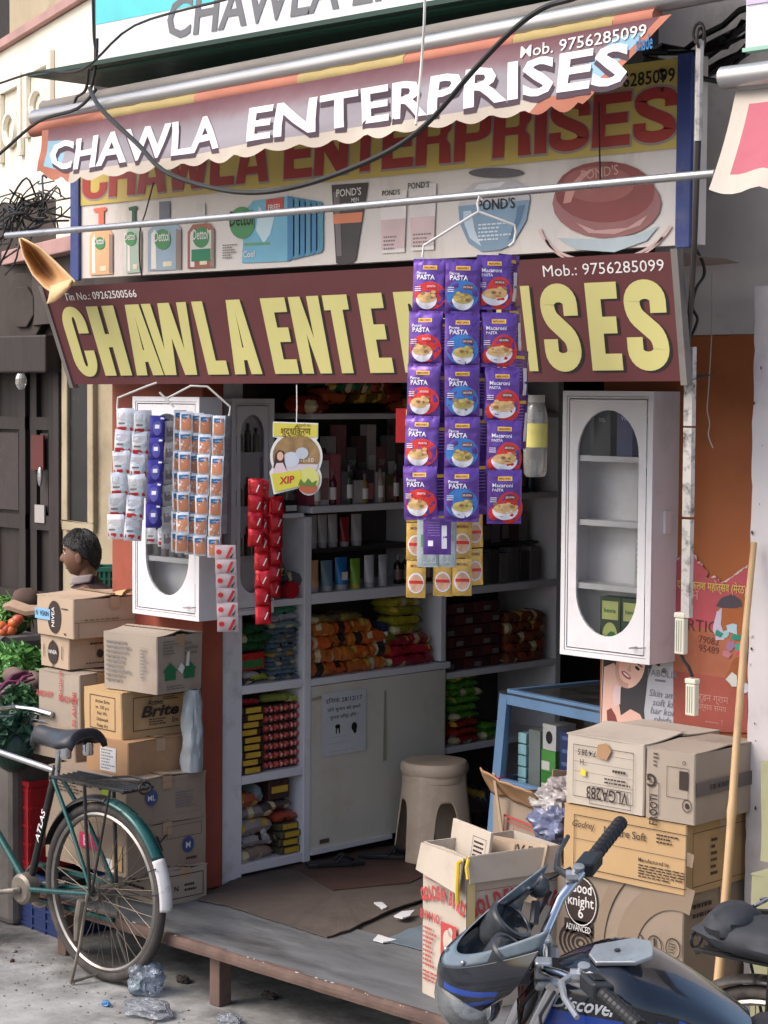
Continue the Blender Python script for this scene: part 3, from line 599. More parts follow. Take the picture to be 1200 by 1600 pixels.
nn = nt.nodes.new('ShaderNodeTexNoise'); nn.inputs['Scale'].default_value = 5; nn.inputs['Detail'].default_value = 6; nt.links.new(uvn.outputs[0], nn.inputs[0])
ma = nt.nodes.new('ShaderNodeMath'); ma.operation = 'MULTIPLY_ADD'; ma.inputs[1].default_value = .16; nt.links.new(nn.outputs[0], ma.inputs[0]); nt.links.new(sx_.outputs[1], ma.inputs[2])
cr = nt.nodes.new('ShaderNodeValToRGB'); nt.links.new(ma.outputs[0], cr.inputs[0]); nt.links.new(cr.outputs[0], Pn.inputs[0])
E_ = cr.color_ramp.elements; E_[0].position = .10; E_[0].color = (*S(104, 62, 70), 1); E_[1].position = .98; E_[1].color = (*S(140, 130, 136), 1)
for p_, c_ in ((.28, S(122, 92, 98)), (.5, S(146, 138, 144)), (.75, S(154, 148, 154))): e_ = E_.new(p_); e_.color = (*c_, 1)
nu, nv = 150, 12
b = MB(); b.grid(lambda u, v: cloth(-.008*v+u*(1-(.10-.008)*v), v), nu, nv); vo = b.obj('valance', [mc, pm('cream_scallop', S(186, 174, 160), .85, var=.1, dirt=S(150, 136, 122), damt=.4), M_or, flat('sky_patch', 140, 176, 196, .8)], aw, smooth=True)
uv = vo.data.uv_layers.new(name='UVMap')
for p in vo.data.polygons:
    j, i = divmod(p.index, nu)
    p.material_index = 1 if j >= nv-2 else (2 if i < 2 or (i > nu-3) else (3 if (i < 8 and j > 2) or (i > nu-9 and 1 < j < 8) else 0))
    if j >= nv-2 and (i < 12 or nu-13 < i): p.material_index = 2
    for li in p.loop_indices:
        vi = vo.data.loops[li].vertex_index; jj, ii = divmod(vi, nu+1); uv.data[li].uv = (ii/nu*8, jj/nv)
def clothtext(s, u0, u1, v0, v1, off, mat, name, e, du=0, dv=0, shear=0):
    vs, fs, w = textdata(s, off, shear, 2); bm = bmesh.new()
    hmax = max(y for x, y in vs); bv = [bm.verts.new((x/w, y/hmax, 0)) for x, y in vs]
    for f in fs:
        try: bm.faces.new([bv[i] for i in f])
        except ValueError: pass
    for k in range(1, 70): bmesh.ops.bisect_plane(bm, geom=bm.verts[:]+bm.edges[:]+bm.faces[:], plane_co=(k/70, 0, 0), plane_no=(1, 0, 0))
    for k in (.33, .66): bmesh.ops.bisect_plane(bm, geom=bm.verts[:]+bm.edges[:]+bm.faces[:], plane_co=(0, k, 0), plane_no=(0, 1, 0))
    bm.verts.index_update()
    b = MB(); b.add([cloth(u0+(u1-u0)*q.co.x+du, v1+(v0-v1)*q.co.y+dv, e) for q in bm.verts], [tuple(x.index for x in f.verts) for f in bm.faces]); bm.free()
    return b.obj(name, mat, aw)
def cu(px, py): return (W(px, py, Y=4.83).x-C4[0].x)/(C4[1].x-C4[0].x)
M_sh = flat('soft_shadow_print', 74, 58, 68, .8)
for s, p0, p1 in (('CHAWLA', 70, 338), ('ENTERPRISES', 384, 974)):
    a, c = cu(p0, 230), cu(p1, 150)
    clothtext(s, a, c, .25, .78, .038, M_sh, 'letter_shadow', .0020, .002, .07)
    clothtext(s, a, c, .25, .78, .024, flat('bright_white_print', 228, 226, 228, .7), 'lettering', .0036)
clothtext('Mob. 9756285099', cu(806, 70), cu(1002, 40), .06, .22, .006, M_wprint, 'phone_lettering', .004)
clothtext('shade', cu(985, 60), cu(1012, 40), .2, .4, .01, flat('blue_print', 40, 110, 160), 'maker_lettering', .004)

# ---- pipe with hangers, rods, cables
def tubething(name, label, cat, pts, r, mat, n=8, group=None, smoothn=0):
    pts = [Vector(p) for p in pts]
    if smoothn:
        q = []
        for i in range(len(pts)-1):
            p0, p1, p2, p3 = pts[max(i-1, 0)], pts[i], pts[i+1], pts[min(i+2, len(pts)-1)]
            for k in range(smoothn):
                t = k/smoothn; q.append(.5*((2*p1)+(p2-p0)*t+(2*p0-5*p1+4*p2-p3)*t*t+(3*p1-p0-3*p2+p3)*t**3))
        pts = q+[pts[-1]]
    o = pts[0].copy(); b = MB(); b.tube([p-o for p in pts], r, n)
    return b.obj(name, mat, None, o, smooth=True, label=label, cat=cat, group=group)
PY = 4.75
tubething('hanging_pipe', 'thin steel pipe slung across in front of the product banner', 'pipe', [W(10, 368, Y=PY), W(560, 320, Y=PY)+Vector((0, 0, -.004)), W(1118, 271, Y=PY)], .0125, M_steel, 12)
tubething('drooping_cable', 'thick black cable drooping across the awning valance', 'cable', [W(140, 138, Y=4.8), W(158, 170, Y=4.62), W(215, 225, Y=4.55), W(265, 272, Y=4.52), W(370, 300, Y=4.5), W(470, 290, Y=4.5), W(590, 245, Y=4.5), W(665, 195, Y=4.5), W(740, 110, Y=4.5), W(800, 48, Y=4.5), W(850, 12, Y=4.5), W(900, -4, Y=4.5), W(990, -40, Y=4.6)], .0085, M_cable, 8, smoothn=6)
tubething('frayed_rope', 'frayed white cord hanging down over the awning tube', 'cord', [W(664, -20, Y=4.6), W(663, 30, Y=4.6), W(660, 80, Y=4.62), W(656, 130, Y=4.6), W(650, 195, Y=4.55)], .0045, flat('cord_white', 214, 208, 200), 6, smoothn=4)
for k, pts in enumerate(([(240, 285), (228, 330), (219, 360), (218, 405), (222, 432)], [(936, 160), (937, 240), (938, 292)])):
    tubething('thin_wire', ('thin black wire down the banner beside the pump bottles', 'thin black wire down the banner beside the rose jar')[k], 'wire', [W(x, y, Y=5.2) for x, y in pts], .003, M_cable, 6, smoothn=4)
for k, (pts, y, r) in enumerate(([[(150, 140), (120, 170), (60, 190), (0, 240), (-30, 262)], 4.85, .007], [[(0, 130), (60, 112), (130, 108), (210, 40), (350, 0), (420, -20)], 4.8, .005], [[(138, 108), (134, 140), (120, 152), (116, 165)], 4.9, .006], [[(152, 60), (150, 100), (140, 150)], 4.95, .006], [[(145, -20), (147, 60), (152, 80)], 4.9, .006])):
    tubething('service_cable', ('black cable running from the awning corner to the cream house', 'thin cable crossing the turquoise sign corner', 'short cable loop under the ledge end', 'cable dropping behind the awning corner', 'cable up the left edge of the turquoise sign')[k], 'cable', [W(x, yy, Y=y) for x, yy in pts], r, M_cable, 6, smoothn=5)
rn = random.Random(21)
ct = thing('cable_tangle', 'tangled bundle of black cables at the cream house corner', 'cables', W(70, 330, Y=5.9))
for k in range(26):
    x0, y0 = rn.uniform(-30, 20), rn.uniform(315, 440); x1, y1 = rn.uniform(60, 122), rn.uniform(278, 350)
    pts = []
    for i in range(7):
        t = i/6; pts.append(W(x0+(x1-x0)*t+rn.gauss(0, 9), y0+(y1-y0)*t+rn.gauss(0, 12)-10*math.sin(t*3.1), Y=5.75+rn.uniform(-.12, .12))-ct.location)
    q = []
    for i in range(6):
        p0, p1, p2, p3 = pts[max(i-1, 0)], pts[i], pts[i+1], pts[min(i+2, 6)]
        for kk in range(4):
            t = kk/4; q.append(.5*((2*p1)+(p2-p0)*t+(2*p0-5*p1+4*p2-p3)*t*t+(3*p1-p0-3*p2+p3)*t**3))
    b = MB(); b.tube(q, rn.uniform(.003, .006), 5); b.obj('strand', M_cable, ct, smooth=True)
rt_ = thing('cable_bunch', 'dark cables bunched under the upper right ledge above the pink awning', 'cables', W(1100, 90, Y=5.5))
for k in range(14):
    y0 = rn.uniform(70, 150); pts = [W(1010+30*i+rn.gauss(0, 4), y0-(i*8.5)+rn.gauss(0, 6)+14*math.sin(i*.7), Y=5.4+rn.uniform(-.2, .15))-rt_.location for i in range(8)]
    b = MB(); b.tube(pts, rn.uniform(.005, .011), 6); b.obj('strand', M_cable, rt_, smooth=True)
sr = thing('shutter_rod', 'iron rod with peeling white paint hanging beside the right cabinet', 'rod', W(1093, 60, Y=4.98))
f_ = lambda x, y, Y: W(x, y, Y=Y)-sr.location
b = MB(); b.tube([f_(1094, 62, 4.98), f_(1093, 100, 4.98), f_(1091, 220, 5.0)], .012, 8); b.obj('white_rod', pm('peeling_white', S(196, 190, 184), .7, var=.1, dirt=S(40, 36, 34), damt=1, dscale=22, dcut=.5), sr)
b = MB(); b.tube([f_(1091, 220, 5.0), f_(1085, 380, 5.06), f_(1080, 470, 5.12), f_(1074, 545, 5.16)], .009, 8); b.obj('bare_rod', pm('dark_iron', S(70, 64, 62), .6, metal=.3), sr)
b = MB()
p0, p1 = f_(1076, 542, 5.16), f_(1070, 965, 5.3)
for (t0, t1) in ((0, .285), (.292, .62), (.63, 1)):
    a, c = p0.lerp(p1, t0), p0.lerp(p1, t1); b = MB(); w = .016
    b.add([a+Vector((-w, 0, 0)), a+Vector((w, 0, 0)), a+Vector((w, .02, 0)), a+Vector((-w, .02, 0)), c+Vector((-w, 0, 0)), c+Vector((w, 0, 0)), c+Vector((w, .02, 0)), c+Vector((-w, .02, 0))],
          [(3, 2, 1, 0), (4, 5, 6, 7), (0, 1, 5, 4), (1, 2, 6, 5), (2, 3, 7, 6), (3, 0, 4, 7)]); b.obj('flat_bar', MATS['peeling_white'], sr)
b = MB()
for k in range(2):
    c = f_(1092+3*k, 52+k*8, 4.98); b.tube([c+Vector((.02*math.cos(t*.5236)*(1-k), .02*math.cos(t*.5236)*k, .03*math.sin(t*.5236))) for t in range(13)], .005, 6)
b.obj('chain_link', MATS['dark_iron'], sr, smooth=True)
hp = thing('hanging_pulls', 'two cream plastic pull grips hung on a black strap by the torn poster', 'pull', W(1066, 955, Y=5.3))
f_ = lambda x, y, Y=5.31: W(x, y, Y=Y)-hp.location
M_ivory = flat('ivory_plastic', 214, 210, 190, .45)
for (xa_, ya, yb_) in ((1066, 957, 1022), (1083, 1060, 1118)):
    a, c = f_(xa_, ya), f_(xa_-2, yb_); b = MB(); b.box(c.x-.019, c.x+.019, a.y-.012, a.y+.012, c.z, a.z-.018); g_ = b.obj('grip', M_ivory, hp, bevel=.004)
    b = MB(); b.box(c.x-.021, c.x+.021, a.y-.014, a.y+.014, a.z-.017, a.z); b.obj('cap', M_ivory, g_, bevel=.003)
    b = MB()
    for k in range(3): b.box(c.x-.011+k*.009, c.x-.009+k*.009, a.y-.0135, a.y-.012, c.z+.01, a.z-.025)
    b.obj('groove', flat('groove_shadow', 150, 146, 130), g_)
b = MB(); b.tube([f_(1064, 1022), f_(1068, 1032), f_(1076, 1042), f_(1082, 1058)], .006, 6); b.obj('strap', M_cable, hp)
tubething('loose_thread', 'thin knotted thread dangling before the orange wall', 'thread', [W(1113, 425, Y=5.5), W(1112, 520, Y=5.5), W(1107, 610, Y=5.5), W(1105, 640, Y=5.5), W(1109, 662, Y=5.5), W(1107, 680, Y=5.5), W(1114, 700, Y=5.5)], .0022, flat('thread_grey', 176, 160, 150), 5, smoothn=4)
tubething('sagging_wire', 'black wire sagging beside the sign end', 'wire', [W(1085, 385, Y=5.2), W(1098, 410, Y=5.25), W(1100, 430, Y=5.25), W(1088, 450, Y=5.2), W(1082, 480, Y=5.2), W(1090, 500, Y=5.2), W(1078, 530, Y=5.2)], .005, M_cable, 6, smoothn=4)
# tan leathery flap hooked over the sign's left end
fo = W(70, 420, Y=4.86); fl = thing('tan_cloth_flap', 'stiff tan cloth flap folded over the left end of the maroon sign', 'cloth', fo)
ed = [(31, 372), (38, 400), (52, 428), (70, 448), (90, 462)]; ee = [(40, 376), (62, 388), (88, 412), (108, 432), (117, 440)]
def flap(u, v):
    i = min(3, int(u*4)); t = u*4-i
    a = (ed[i][0]+(ed[i+1][0]-ed[i][0])*t, ed[i][1]+(ed[i+1][1]-ed[i][1])*t); c = (ee[i][0]+(ee[i+1][0]-ee[i][0])*t, ee[i][1]+(ee[i+1][1]-ee[i][1])*t)
    x, y = a[0]+(c[0]-a[0])*v, a[1]+(c[1]-a[1])*v
    return W(x, y, Y=4.86+.16*math.sin(v*3.1416)*math.sin(u*3.0+.1)-.02*v)-fo
M_tan = pm('tan_leathery_cloth', S(224, 186, 140), .85, var=.1, scale=5, bump=.15, bscale=14, dirt=S(170, 126, 84), damt=.4)
b = MB(); b.grid(flap, 16, 10); fb = b.obj('fold', M_tan, fl, smooth=True); md = fb.modifiers.new('thick', 'SOLIDIFY'); md.thickness = .006
b = MB(); b.grid(lambda u, v: W(80+34*u-10*v+4*math.sin(v*2), 448-12*u+(26+8*math.sin(u*3.1))*v*(1-.55*u), Y=4.85-.012*math.sin(v*3))-fo, 8, 8); fb = b.obj('tip', M_tan, fl, smooth=True); md = fb.modifiers.new('thick', 'SOLIDIFY'); md.thickness = .006
# ================================================================== CABINETS, SHELVES, STOCK
M_glass = glassy('cabinet_glass', (.95, .97, .97), .0, .03)
def stad(cx, z0, z1, rx, n=16):
    rz_ = rx*1.15
    return [(cx+rx*math.cos(R(180*k/n)), z1-rz_+rz_*math.sin(R(180*k/n))) for k in range(n+1)]+[(cx-rx*math.cos(R(180*k/n)), z0+rz_-rz_*math.sin(R(180*k/n))) for k in range(n+1)]
def cabinet(label, loc, rz, w, d, h, ox, oz, shelves, group='white wall cabinets'):
    c = thing('wall_cabinet', label, 'cabinet', loc, rz, group)
    t = .016
    for q, nme in (((0, t, .012, d, 0, h), 'side_panel'), ((w-t, w, .012, d, 0, h), 'side_panel'), ((t, w-t, .012, d, 0, t), 'base_panel'), ((t, w-t, .012, d, h-t, h), 'top_panel'), ((t, w-t, d-t, d, t, h-t), 'back_panel')):
        b = MB(); b.box(*q); b.obj(nme, M_whitepaint, c)
    b = MB(); f = .018
    for q in ((0, f, 0, .0115, 0, h), (w-f, w, 0, .0115, 0, h), (f, w-f, 0, .0115, 0, f), (f, w-f, 0, .0115, h-f, h)): b.box(*q)
    b.obj('trim_frame', M_whitepaint, c)
    b = MB(); f2 = .026                     # thin stepped bead
    for q in ((f+.002, f2, .003, .011, f+.002, h-f-.002), (w-f2, w-f-.002, .003, .011, f+.002, h-f-.002), (f2, w-f2, .003, .011, f+.002, f2), (f2, w-f2, .003, .011, h-f2, h-f-.002)): b.box(*q)
    b.obj('bead', M_whitepaint, c)
    b = MB(); cx, z0, z1, rx = w*(ox[0]+ox[1])/2, h*oz[0], h*oz[1], w*(ox[1]-ox[0])/2
    S_ = stad(cx, z0, z1, rx); n = len(S_); x0, x1, y0, y1 = f2+.004, w-f2-.004, f2+.004, h-f2-.004
    def rp(x, z):
        dx, dz = x-cx, z-(z0+z1)/2; sx = ((x1-cx)/dx if dx > 1e-6 else (x0-cx)/dx if dx < -1e-6 else 1e9); sz = ((y1-(z0+z1)/2)/dz if dz > 1e-6 else (y0-(z0+z1)/2)/dz if dz < -1e-6 else 1e9)
        k = min(sx, sz); return (cx+dx*k, (z0+z1)/2+dz*k)
    # insert points towards the corners
    import math as _m
    pts = list(S_); out = [rp(*p) for p in pts]
    for cxn, czn in ((x1, y1), (x0, y1), (x0, y0), (x1, y0)):
        i = min(range(n), key=lambda k: (out[k][0]-cxn)**2+(out[k][1]-czn)**2); out[i] = (cxn, czn)
    vs = [(x, .004, z) for x, z in out]+[(x, .004, z) for x, z in pts]+[(x, .016, z) for x, z in pts]
    fs = [(i, (i+1) % n, n+(i+1) % n, n+i) for i in range(n)]+[(n+i, n+(i+1) % n, 2*n+(i+1) % n, 2*n+i) for i in range(n)]
    b.add(vs, fs); dr = b.obj('door', M_whitepaint, c)
    b = MB(); b.add([(x*1.0, .013, z) for x, z in pts], [tuple(range(n))]); b.obj('pane', M_glass, dr)
    b = MB(); b.tube([(w*.86, .002, h*.06), (w*.80, -.012, h*.055), (w*.93, -.012, h*.06), (w*.95, .002, h*.062)], .0025, 6); b.obj('handle', M_steel, dr)
    for s in shelves:
        b = MB(); b.box(t+.001, w-t-.001, .022, d-t-.001, h*s-.012, h*s); sh_ = b.obj('shelf', M_whitepaint, c)
        b = MB(); b.box(t+.001, w-t-.001, .018, .0215, h*s-.018, h*s+.002); b.obj('shelf_edge', M_whitepaint, sh_)
    return c
def xy(px, py, **k): return W(px, py, **k)
CR = Vector((-4.705, 5.60, 1.343)); cwR, chR = .402, .94
cabR = cabinet('white wall cabinet with oval glass door beside the torn poster', CR, 0, cwR, .15, chR, (.165, .845), (.085, .93), (.275, .515, .756))
b = MB(); b.box(cwR+.001, cwR+.012, .06, .10, .45, .53); b.obj('hinge', M_whitepaint, cabR, bevel=.003)
x1_ = W(310.7, 969.5, Y=5.18).x; x0_ = W(207, 960, Y=5.18).x
CL = Vector((x0_, 5.18, 1.362)); cwL = x1_-x0_; chL = 2.248-1.362
cabL = cabinet('white wall cabinet with oval glass door behind the hanging coffee sachets', CL, 0, cwL, .118, chL, (.19, .84), (.10, .925), (.27, .5, .75))
CM = Vector((-6.300, 5.425, 1.357)); cwM = .232
cabM = cabinet('narrow white cabinet with oval glass door on the inner shelves behind the red foil strips', CM, R(90), cwM, .058, .885, (.22, .8), (.10, .925), (.27, .5, .75))

# ---- long white shelving down the left wall
XF = -6.36; XB = -6.755
su = thing('shelving_unit', 'long white built in shelving with cupboard along the inner left wall', 'shelving', (XF, 6.2, .24))
so_ = su.location
def sp(name, y0, y1, z0, z1, xf=XF, xb=XB, mat=None, bevel=.003):
    b = MB(); b.box(xb-so_.x, xf-so_.x, y0-so_.y, y1-so_.y, z0-so_.z, z1-so_.z); return b.obj(name, mat or M_whitepaint, su, bevel=bevel)
b = MB()
def post(u, v): return (0+.003*nz3(u, v*20, 3), 5.421-so_.y+(.115+.004*nz3(2, v*14, 1))*u, -.002+2.2*v+.02*u*(1-v))
b.grid(post, 4, 60); b.grid(lambda u, v: (-.3*(1-u), 5.421-so_.y, 2.2*v), 2, 2); b.grid(lambda u, v: (-.3*u, 5.536-so_.y, 2.2*v), 2, 2); b.obj('post', pm('chipped_white_post', S(216, 214, 216), .5, var=.05, scale=6, dirt=S(150, 140, 134), damt=.5, dscale=9), su, smooth=True)
sp('divider', 5.886, 5.927, .26, 1.74); sp('divider', 6.735, 6.768, 1.05, 1.36, XF-.004)
for (y0, y1, z, th) in ((5.537, 5.885, .305, .04), (5.537, 5.885, .676, .036), (5.537, 5.885, 1.053, .036), (5.537, 5.885, 1.40, .03),
                        (5.928, 6.80, 1.045, .03), (5.928, 6.80, 1.412, .046), (5.928, 6.80, 1.785, .03), (5.928, 6.80, 2.18, .025), (5.537, 5.885, 1.76, .02),
                        (6.80, 7.56, .644, .03), (6.80, 7.56, .99, .03), (6.80, 7.56, 1.376, .035), (6.80, 7.56, 1.80, .03), (6.80, 7.56, 2.18, .025)):
    sp('shelf', y0, y1, z-th, z, XF-(.002 if y0 < 6.5 else .02))
sp('divider', 7.56, 7.60, .25, 2.4, XF-.02); sp('end_panel', 6.768, 6.80, .25, 2.4, XF-.03, XB)
sp('riser', 5.94, 6.72, 1.565, 1.585, XF-.17, XB+.01, flat('dark_riser', 60, 54, 54))
# cupboard panel with notice
M_cup = pm('yellowed_white_board', S(218, 212, 198), .5, var=.07, scale=2, dirt=S(190, 170, 130), damt=.6, dscale=2.2)
b = MB(); b.box(-.03, -.004, 5.929-so_.y, 6.765-so_.y, .305-so_.z, 1.012-so_.z); cp = b.obj('cupboard_panel', M_cup, su)
b = MB(); b.box(-.04, .006, 5.93-so_.y, 6.42-so_.y, .285-so_.z, .304-so_.z); b.obj('bottom_batten', M_whitepaint, su)
def onX(px, py, e=0): q = W(px, py, X=XF+e); return q
def wallM(e): return Matrix.Translation((XF+e, 0, 0)) @ facing(R(90))      # x -> +Y, y -> Z, normal +X
nt_ = thing('paper_notice', 'printed paper notice with two small pictures taped to the cupboard panel', 'notice', onX(505, 1180))
b = MB(); b.M = Matrix.Translation(-nt_.location) @ wallM(.0015)
q0, q1 = onX(502, 1183), onX(572, 1075); b.rect(q0.y, q1.y, q0.z, q1.z); b.obj('sheet', flat('white_paper', 206, 206, 208, .8), nt_)
b = MB(); b.M = Matrix.Translation(-nt_.location) @ wallM(.0025)
for s, py, hh, wd in (('दिनांक 28/12/17', 1096, .028, .22), ('पिन चुनाव को हमने', 1109, .020, .20), ('चुनाव चिन्ह होंगे !', 1121, .020, .17)):
    q = onX(537, py); b.text(s, q.y, q.z, hh, wid=wd)
q = onX(527, 1135); b.ell((q.y, q.z, 0), (.016, .01, .0004), 10, 4); b.ell((q.y-.008, q.z-.018, 0), (.004, .016, .0004), 8, 4); b.ell((q.y+.01, q.z-.018, 0), (.004, .016, .0004), 8, 4)
q = onX(553, 1135); b.ell((q.y, q.z, 0), (.018, .02, .0004), 10, 4); b.ell((q.y+.004, q.z-.02, 0), (.01, .01, .0004), 8, 4)
for py, r in ((1150, 2), (1160, 1), (1172, 1)):
    q0, q1 = onX(512, py+3), onX(566, py-5); b.scrib(q0.y, q1.y, q0.z, q1.z, r, seed=py, th=.3)
b.obj('print', M_ink, nt_)
b = MB(); b.M = Matrix.Translation(-so_) @ wallM(.0015)
for (px0, px1, py0, py1) in ((598, 604, 1190, 1078), (495, 548, 1208, 1197), (486, 503, 1096, 1087)):
    q0, q1 = onX(px0, py0), onX(px1, py1); b2 = MB(); b2.M = b.M; b2.poly([(q0.y, q0.z, 0), (q1.y, q0.z+.006, 0), (q1.y-.004, q1.z, 0), (q0.y+.006, q1.z-.004, 0)]); b2.obj('tape_mark', flat('old_tape_mark', 164, 156, 138), su)
q0, q1 = onX(499, 1319), onX(514, 1309); b = MB(); b.M = Matrix.Translation(-so_) @ wallM(.0015); b.rect(q0.y, q1.y, q0.z, q1.z); b.obj('rust_hole', M_rust, su)

# ---- stock helpers ----------------------------------------------------------
def gl(n, r, g, b_, rough=.3, **k): return pm('wrap_'+n, S(r, g, b_), rough, var=.14, scale=14, bump=.3, bscale=30, spec=.5, **k)
_PK = {}
PRN = [gl('print_pale', 206, 190, 150, .25), gl('print_dark', 58, 40, 38, .25), gl('print_gold', 200, 160, 70, .25)]
def lump(w, t, d, seed=0, box=.55):
    "soft packet lying flat: x width, y depth, z thickness, base at z=0"
    k = (w, t, d, seed)
    if k not in _PK:
        b = MB(); A = .10*t
        def half(sg):
            def fn(u, v):
                x, y = 2*u-1, 2*v-1; e = max(0, (1-abs(x)**5)*(1-abs(y)**4)); h_ = (t/2)*e**.45
                wr = A*(nz3(x*2.6+seed*3, y*3, sg*2+seed)+.8*nz3(x*7, y*2.5+seed, sg*5))*min(1, e*3)
                return (w/2*x*(1+.03*nz3(y*3, seed, 1)), d/2+d/2*y*(1+.03*nz3(x*3, seed, 5)), t*.45+sg*(h_+wr)-.10*t*(x*x))
            return fn
        b.grid(half(1), 24, 14); b.grid(lambda u, v: half(-1)(1-u, v), 24, 14); _PK[k] = b.mesh('packet', smooth=True)
    return _PK[k].copy()
def onshelf(y, z, x=XF): return (x, y, z)
def packet(name, label, cat, group, y, z, w, t, d, mat, seed=0, x=XF-.02, rz=0, band=None):
    me = lump(w, t, d, seed % 4); me.materials.append(mat)
    if band:
        me.materials.append(band)
        for p in me.polygons:
            if abs(p.center.x) < w*.17: p.material_index = 1
    me.materials.append(PRN[seed % 3]); sl = len(me.materials)-1; h0 = seed*1.7
    for p in me.polygons:
        c = p.center
        if p.material_index == 0 and nz3(c.x*22+h0, c.y*9, c.z*16+h0) > .26: p.material_index = sl
    r_ = random.Random(int(y*991)+int(z*733)+seed)
    return mk(name, me, None, (x, y, z), (r_.uniform(-.05, .05), r_.uniform(-.05, .05), R(90)+rz+r_.uniform(-.12, .12)), label, cat, group)
def carto(name, label, cat, group, y, z, w, h, d, mat, face=None, x=XF-.03, rz=0, txt=None):
    o = thing(name, label, cat, (x, y, z), R(90)+rz, group)
    b = MB(); b.box(-w/2, w/2, 0, d, 0, h); b.obj('carton', mat, o, bevel=.001)
    if face: b = MB(); b.M = Matrix.Translation((0, -.001, 0)) @ facing(); b.rect(-w*.42, w*.42, h*.12, h*.6); b.obj('face_print', face, o)
    if txt: b = MB(); b.M = Matrix.Translation((0, -.0018, 0)) @ facing(); b.text(txt, 0, h*.66, h*.16, wid=w*.7); b.obj('lettering', M_wprint, o)
    return o
def tubep(name, label, group, y, z, w, h, mat, capm, x=XF-.06, band=None):
    o = thing(name, label, 'tube', (x, y, z), R(90), group); b = MB(); n = 14; vs = []
    for i in range(6):
        t = i/5; rx = w*.40+(w*.5-w*.40)*t; ry = w*.40*(1-t)+.003*t
        vs += [(rx*math.cos(6.2832*k/n), ry*math.sin(6.2832*k/n), h*.16+h*.84*t) for k in range(n)]
    b.add(vs, [(i*n+k, i*n+(k+1) % n, (i+1)*n+(k+1) % n, (i+1)*n+k) for i in range(5) for k in range(n)]+[tuple(range(5*n, 6*n))]); b.obj('body', mat, o, smooth=True)
    b = MB(); b.lathe([(w*.36, 0), (w*.38, h*.155)], 14); b.obj('cap', capm, o, smooth=True)
    if band: b = MB(); b.M = Matrix.Translation((0, -w*.34, 0)) @ facing(); b.rect(-w*.24, w*.24, h*.3, h*.55); b.obj('face_print', band, o)
    return o
def bottlep(name, label, group, loc, r, h, mat, capm, lab=None, rz=R(45)):
    o = thing(name, label, 'bottle', loc, rz, group)
    b = MB(); b.lathe([(r*.9, 0), (r, h*.04), (r, h*.62), (r*.8, h*.72), (r*.4, h*.78), (r*.38, h*.84)], 16); b.obj('body', mat, o, smooth=True)
    b = MB(); b.lathe([(r*.45, h*.84), (r*.45, h*.98), (r*.36, h)], 14); b.obj('cap', capm, o, smooth=True)
    if lab: b = MB(); b.lathe([(r*1.015, h*.15), (r*1.015, h*.5)], 16, cap=False); b.obj('label_band', lab, o, smooth=True)
    return o
K = lambda n, *a, **k: gl(n, *a, **k)
gold = gl('gold_label', 206, 166, 62); choc = gl('chocolate', 66, 46, 42); redb = gl('candy_red', 176, 62, 52, .25); clearb = gl('clear_bag', 126, 108, 106, .2)
rn = random.Random(31)
# S1, second box: nine gold label packs and seven rows of sweets
for k in range(9):
    z = .678+k*.0315; o = thing('biscuit_pack', 'dark biscuit pack with gold label in the column beside the sweet strips', 'biscuits', (XF-.012-rn.random()*.012, 5.61+rn.uniform(-.008, .008), z), R(90), 'gold label biscuit packs')
    b = MB(); b.box(-.065, .065, 0, .14, 0, .029); b.obj('wrapper', choc, o, bevel=.006)
    b = MB(); x_ = rn.uniform(-.012, .012); b.box(x_-.036, x_+.046, -.003, -.0005, .004, .026); b.obj('gold_label', gold, o)
_bead = MB()
for i in range(7):
    _bead.ell((-.088+.0293*i, .002, .02), (.0125, .014, .014), 8, 6)
bme = _bead.mesh('sweets', smooth=True); bme.materials.append(redb); bme.materials.append(gl('candy_pale', 206, 150, 140, .25))
for i, p in enumerate(bme.polygons): p.material_index = 1 if (i*7) % 11 < 3 else 0
for k in range(7):
    o = thing('sweet_strip', 'strip of round red wrapped sweets in the stack beside the gold label packs', 'sweets', (XF-.03, 5.782, .678+k*.0395), R(90), 'stacked strips of red sweets')
    b = MB(); b.box(-.1, .1, .004, .13, 0, .038); b.obj('tray', choc, o, bevel=.005)
    mk('sweets', bme, o, kind='stuff')
packet('crumpled_wrapper', 'crumpled crimson wrapper lying on the gold label packs', 'wrapper', None, 5.60, .965, .12, .03, .14, gl('crimson', 150, 38, 44), 1)
packet('green_pouch', 'olive green pouch lying on the sweet strips', 'pouch', None, 5.74, .965, .13, .036, .14, gl('olive', 128, 134, 62), 2, rz=-.3)
packet('lime_wrapper', 'small lime wrapper at the divider on the sweet strips', 'wrapper', None, 5.845, .956, .05, .03, .1, gl('lime', 176, 182, 50), 3)
packet('tied_bag', 'tied clear bag on the back of the sweet strips', 'bag', None, 5.80, .965, .07, .045, .1, clearb, 0, x=XF-.1)
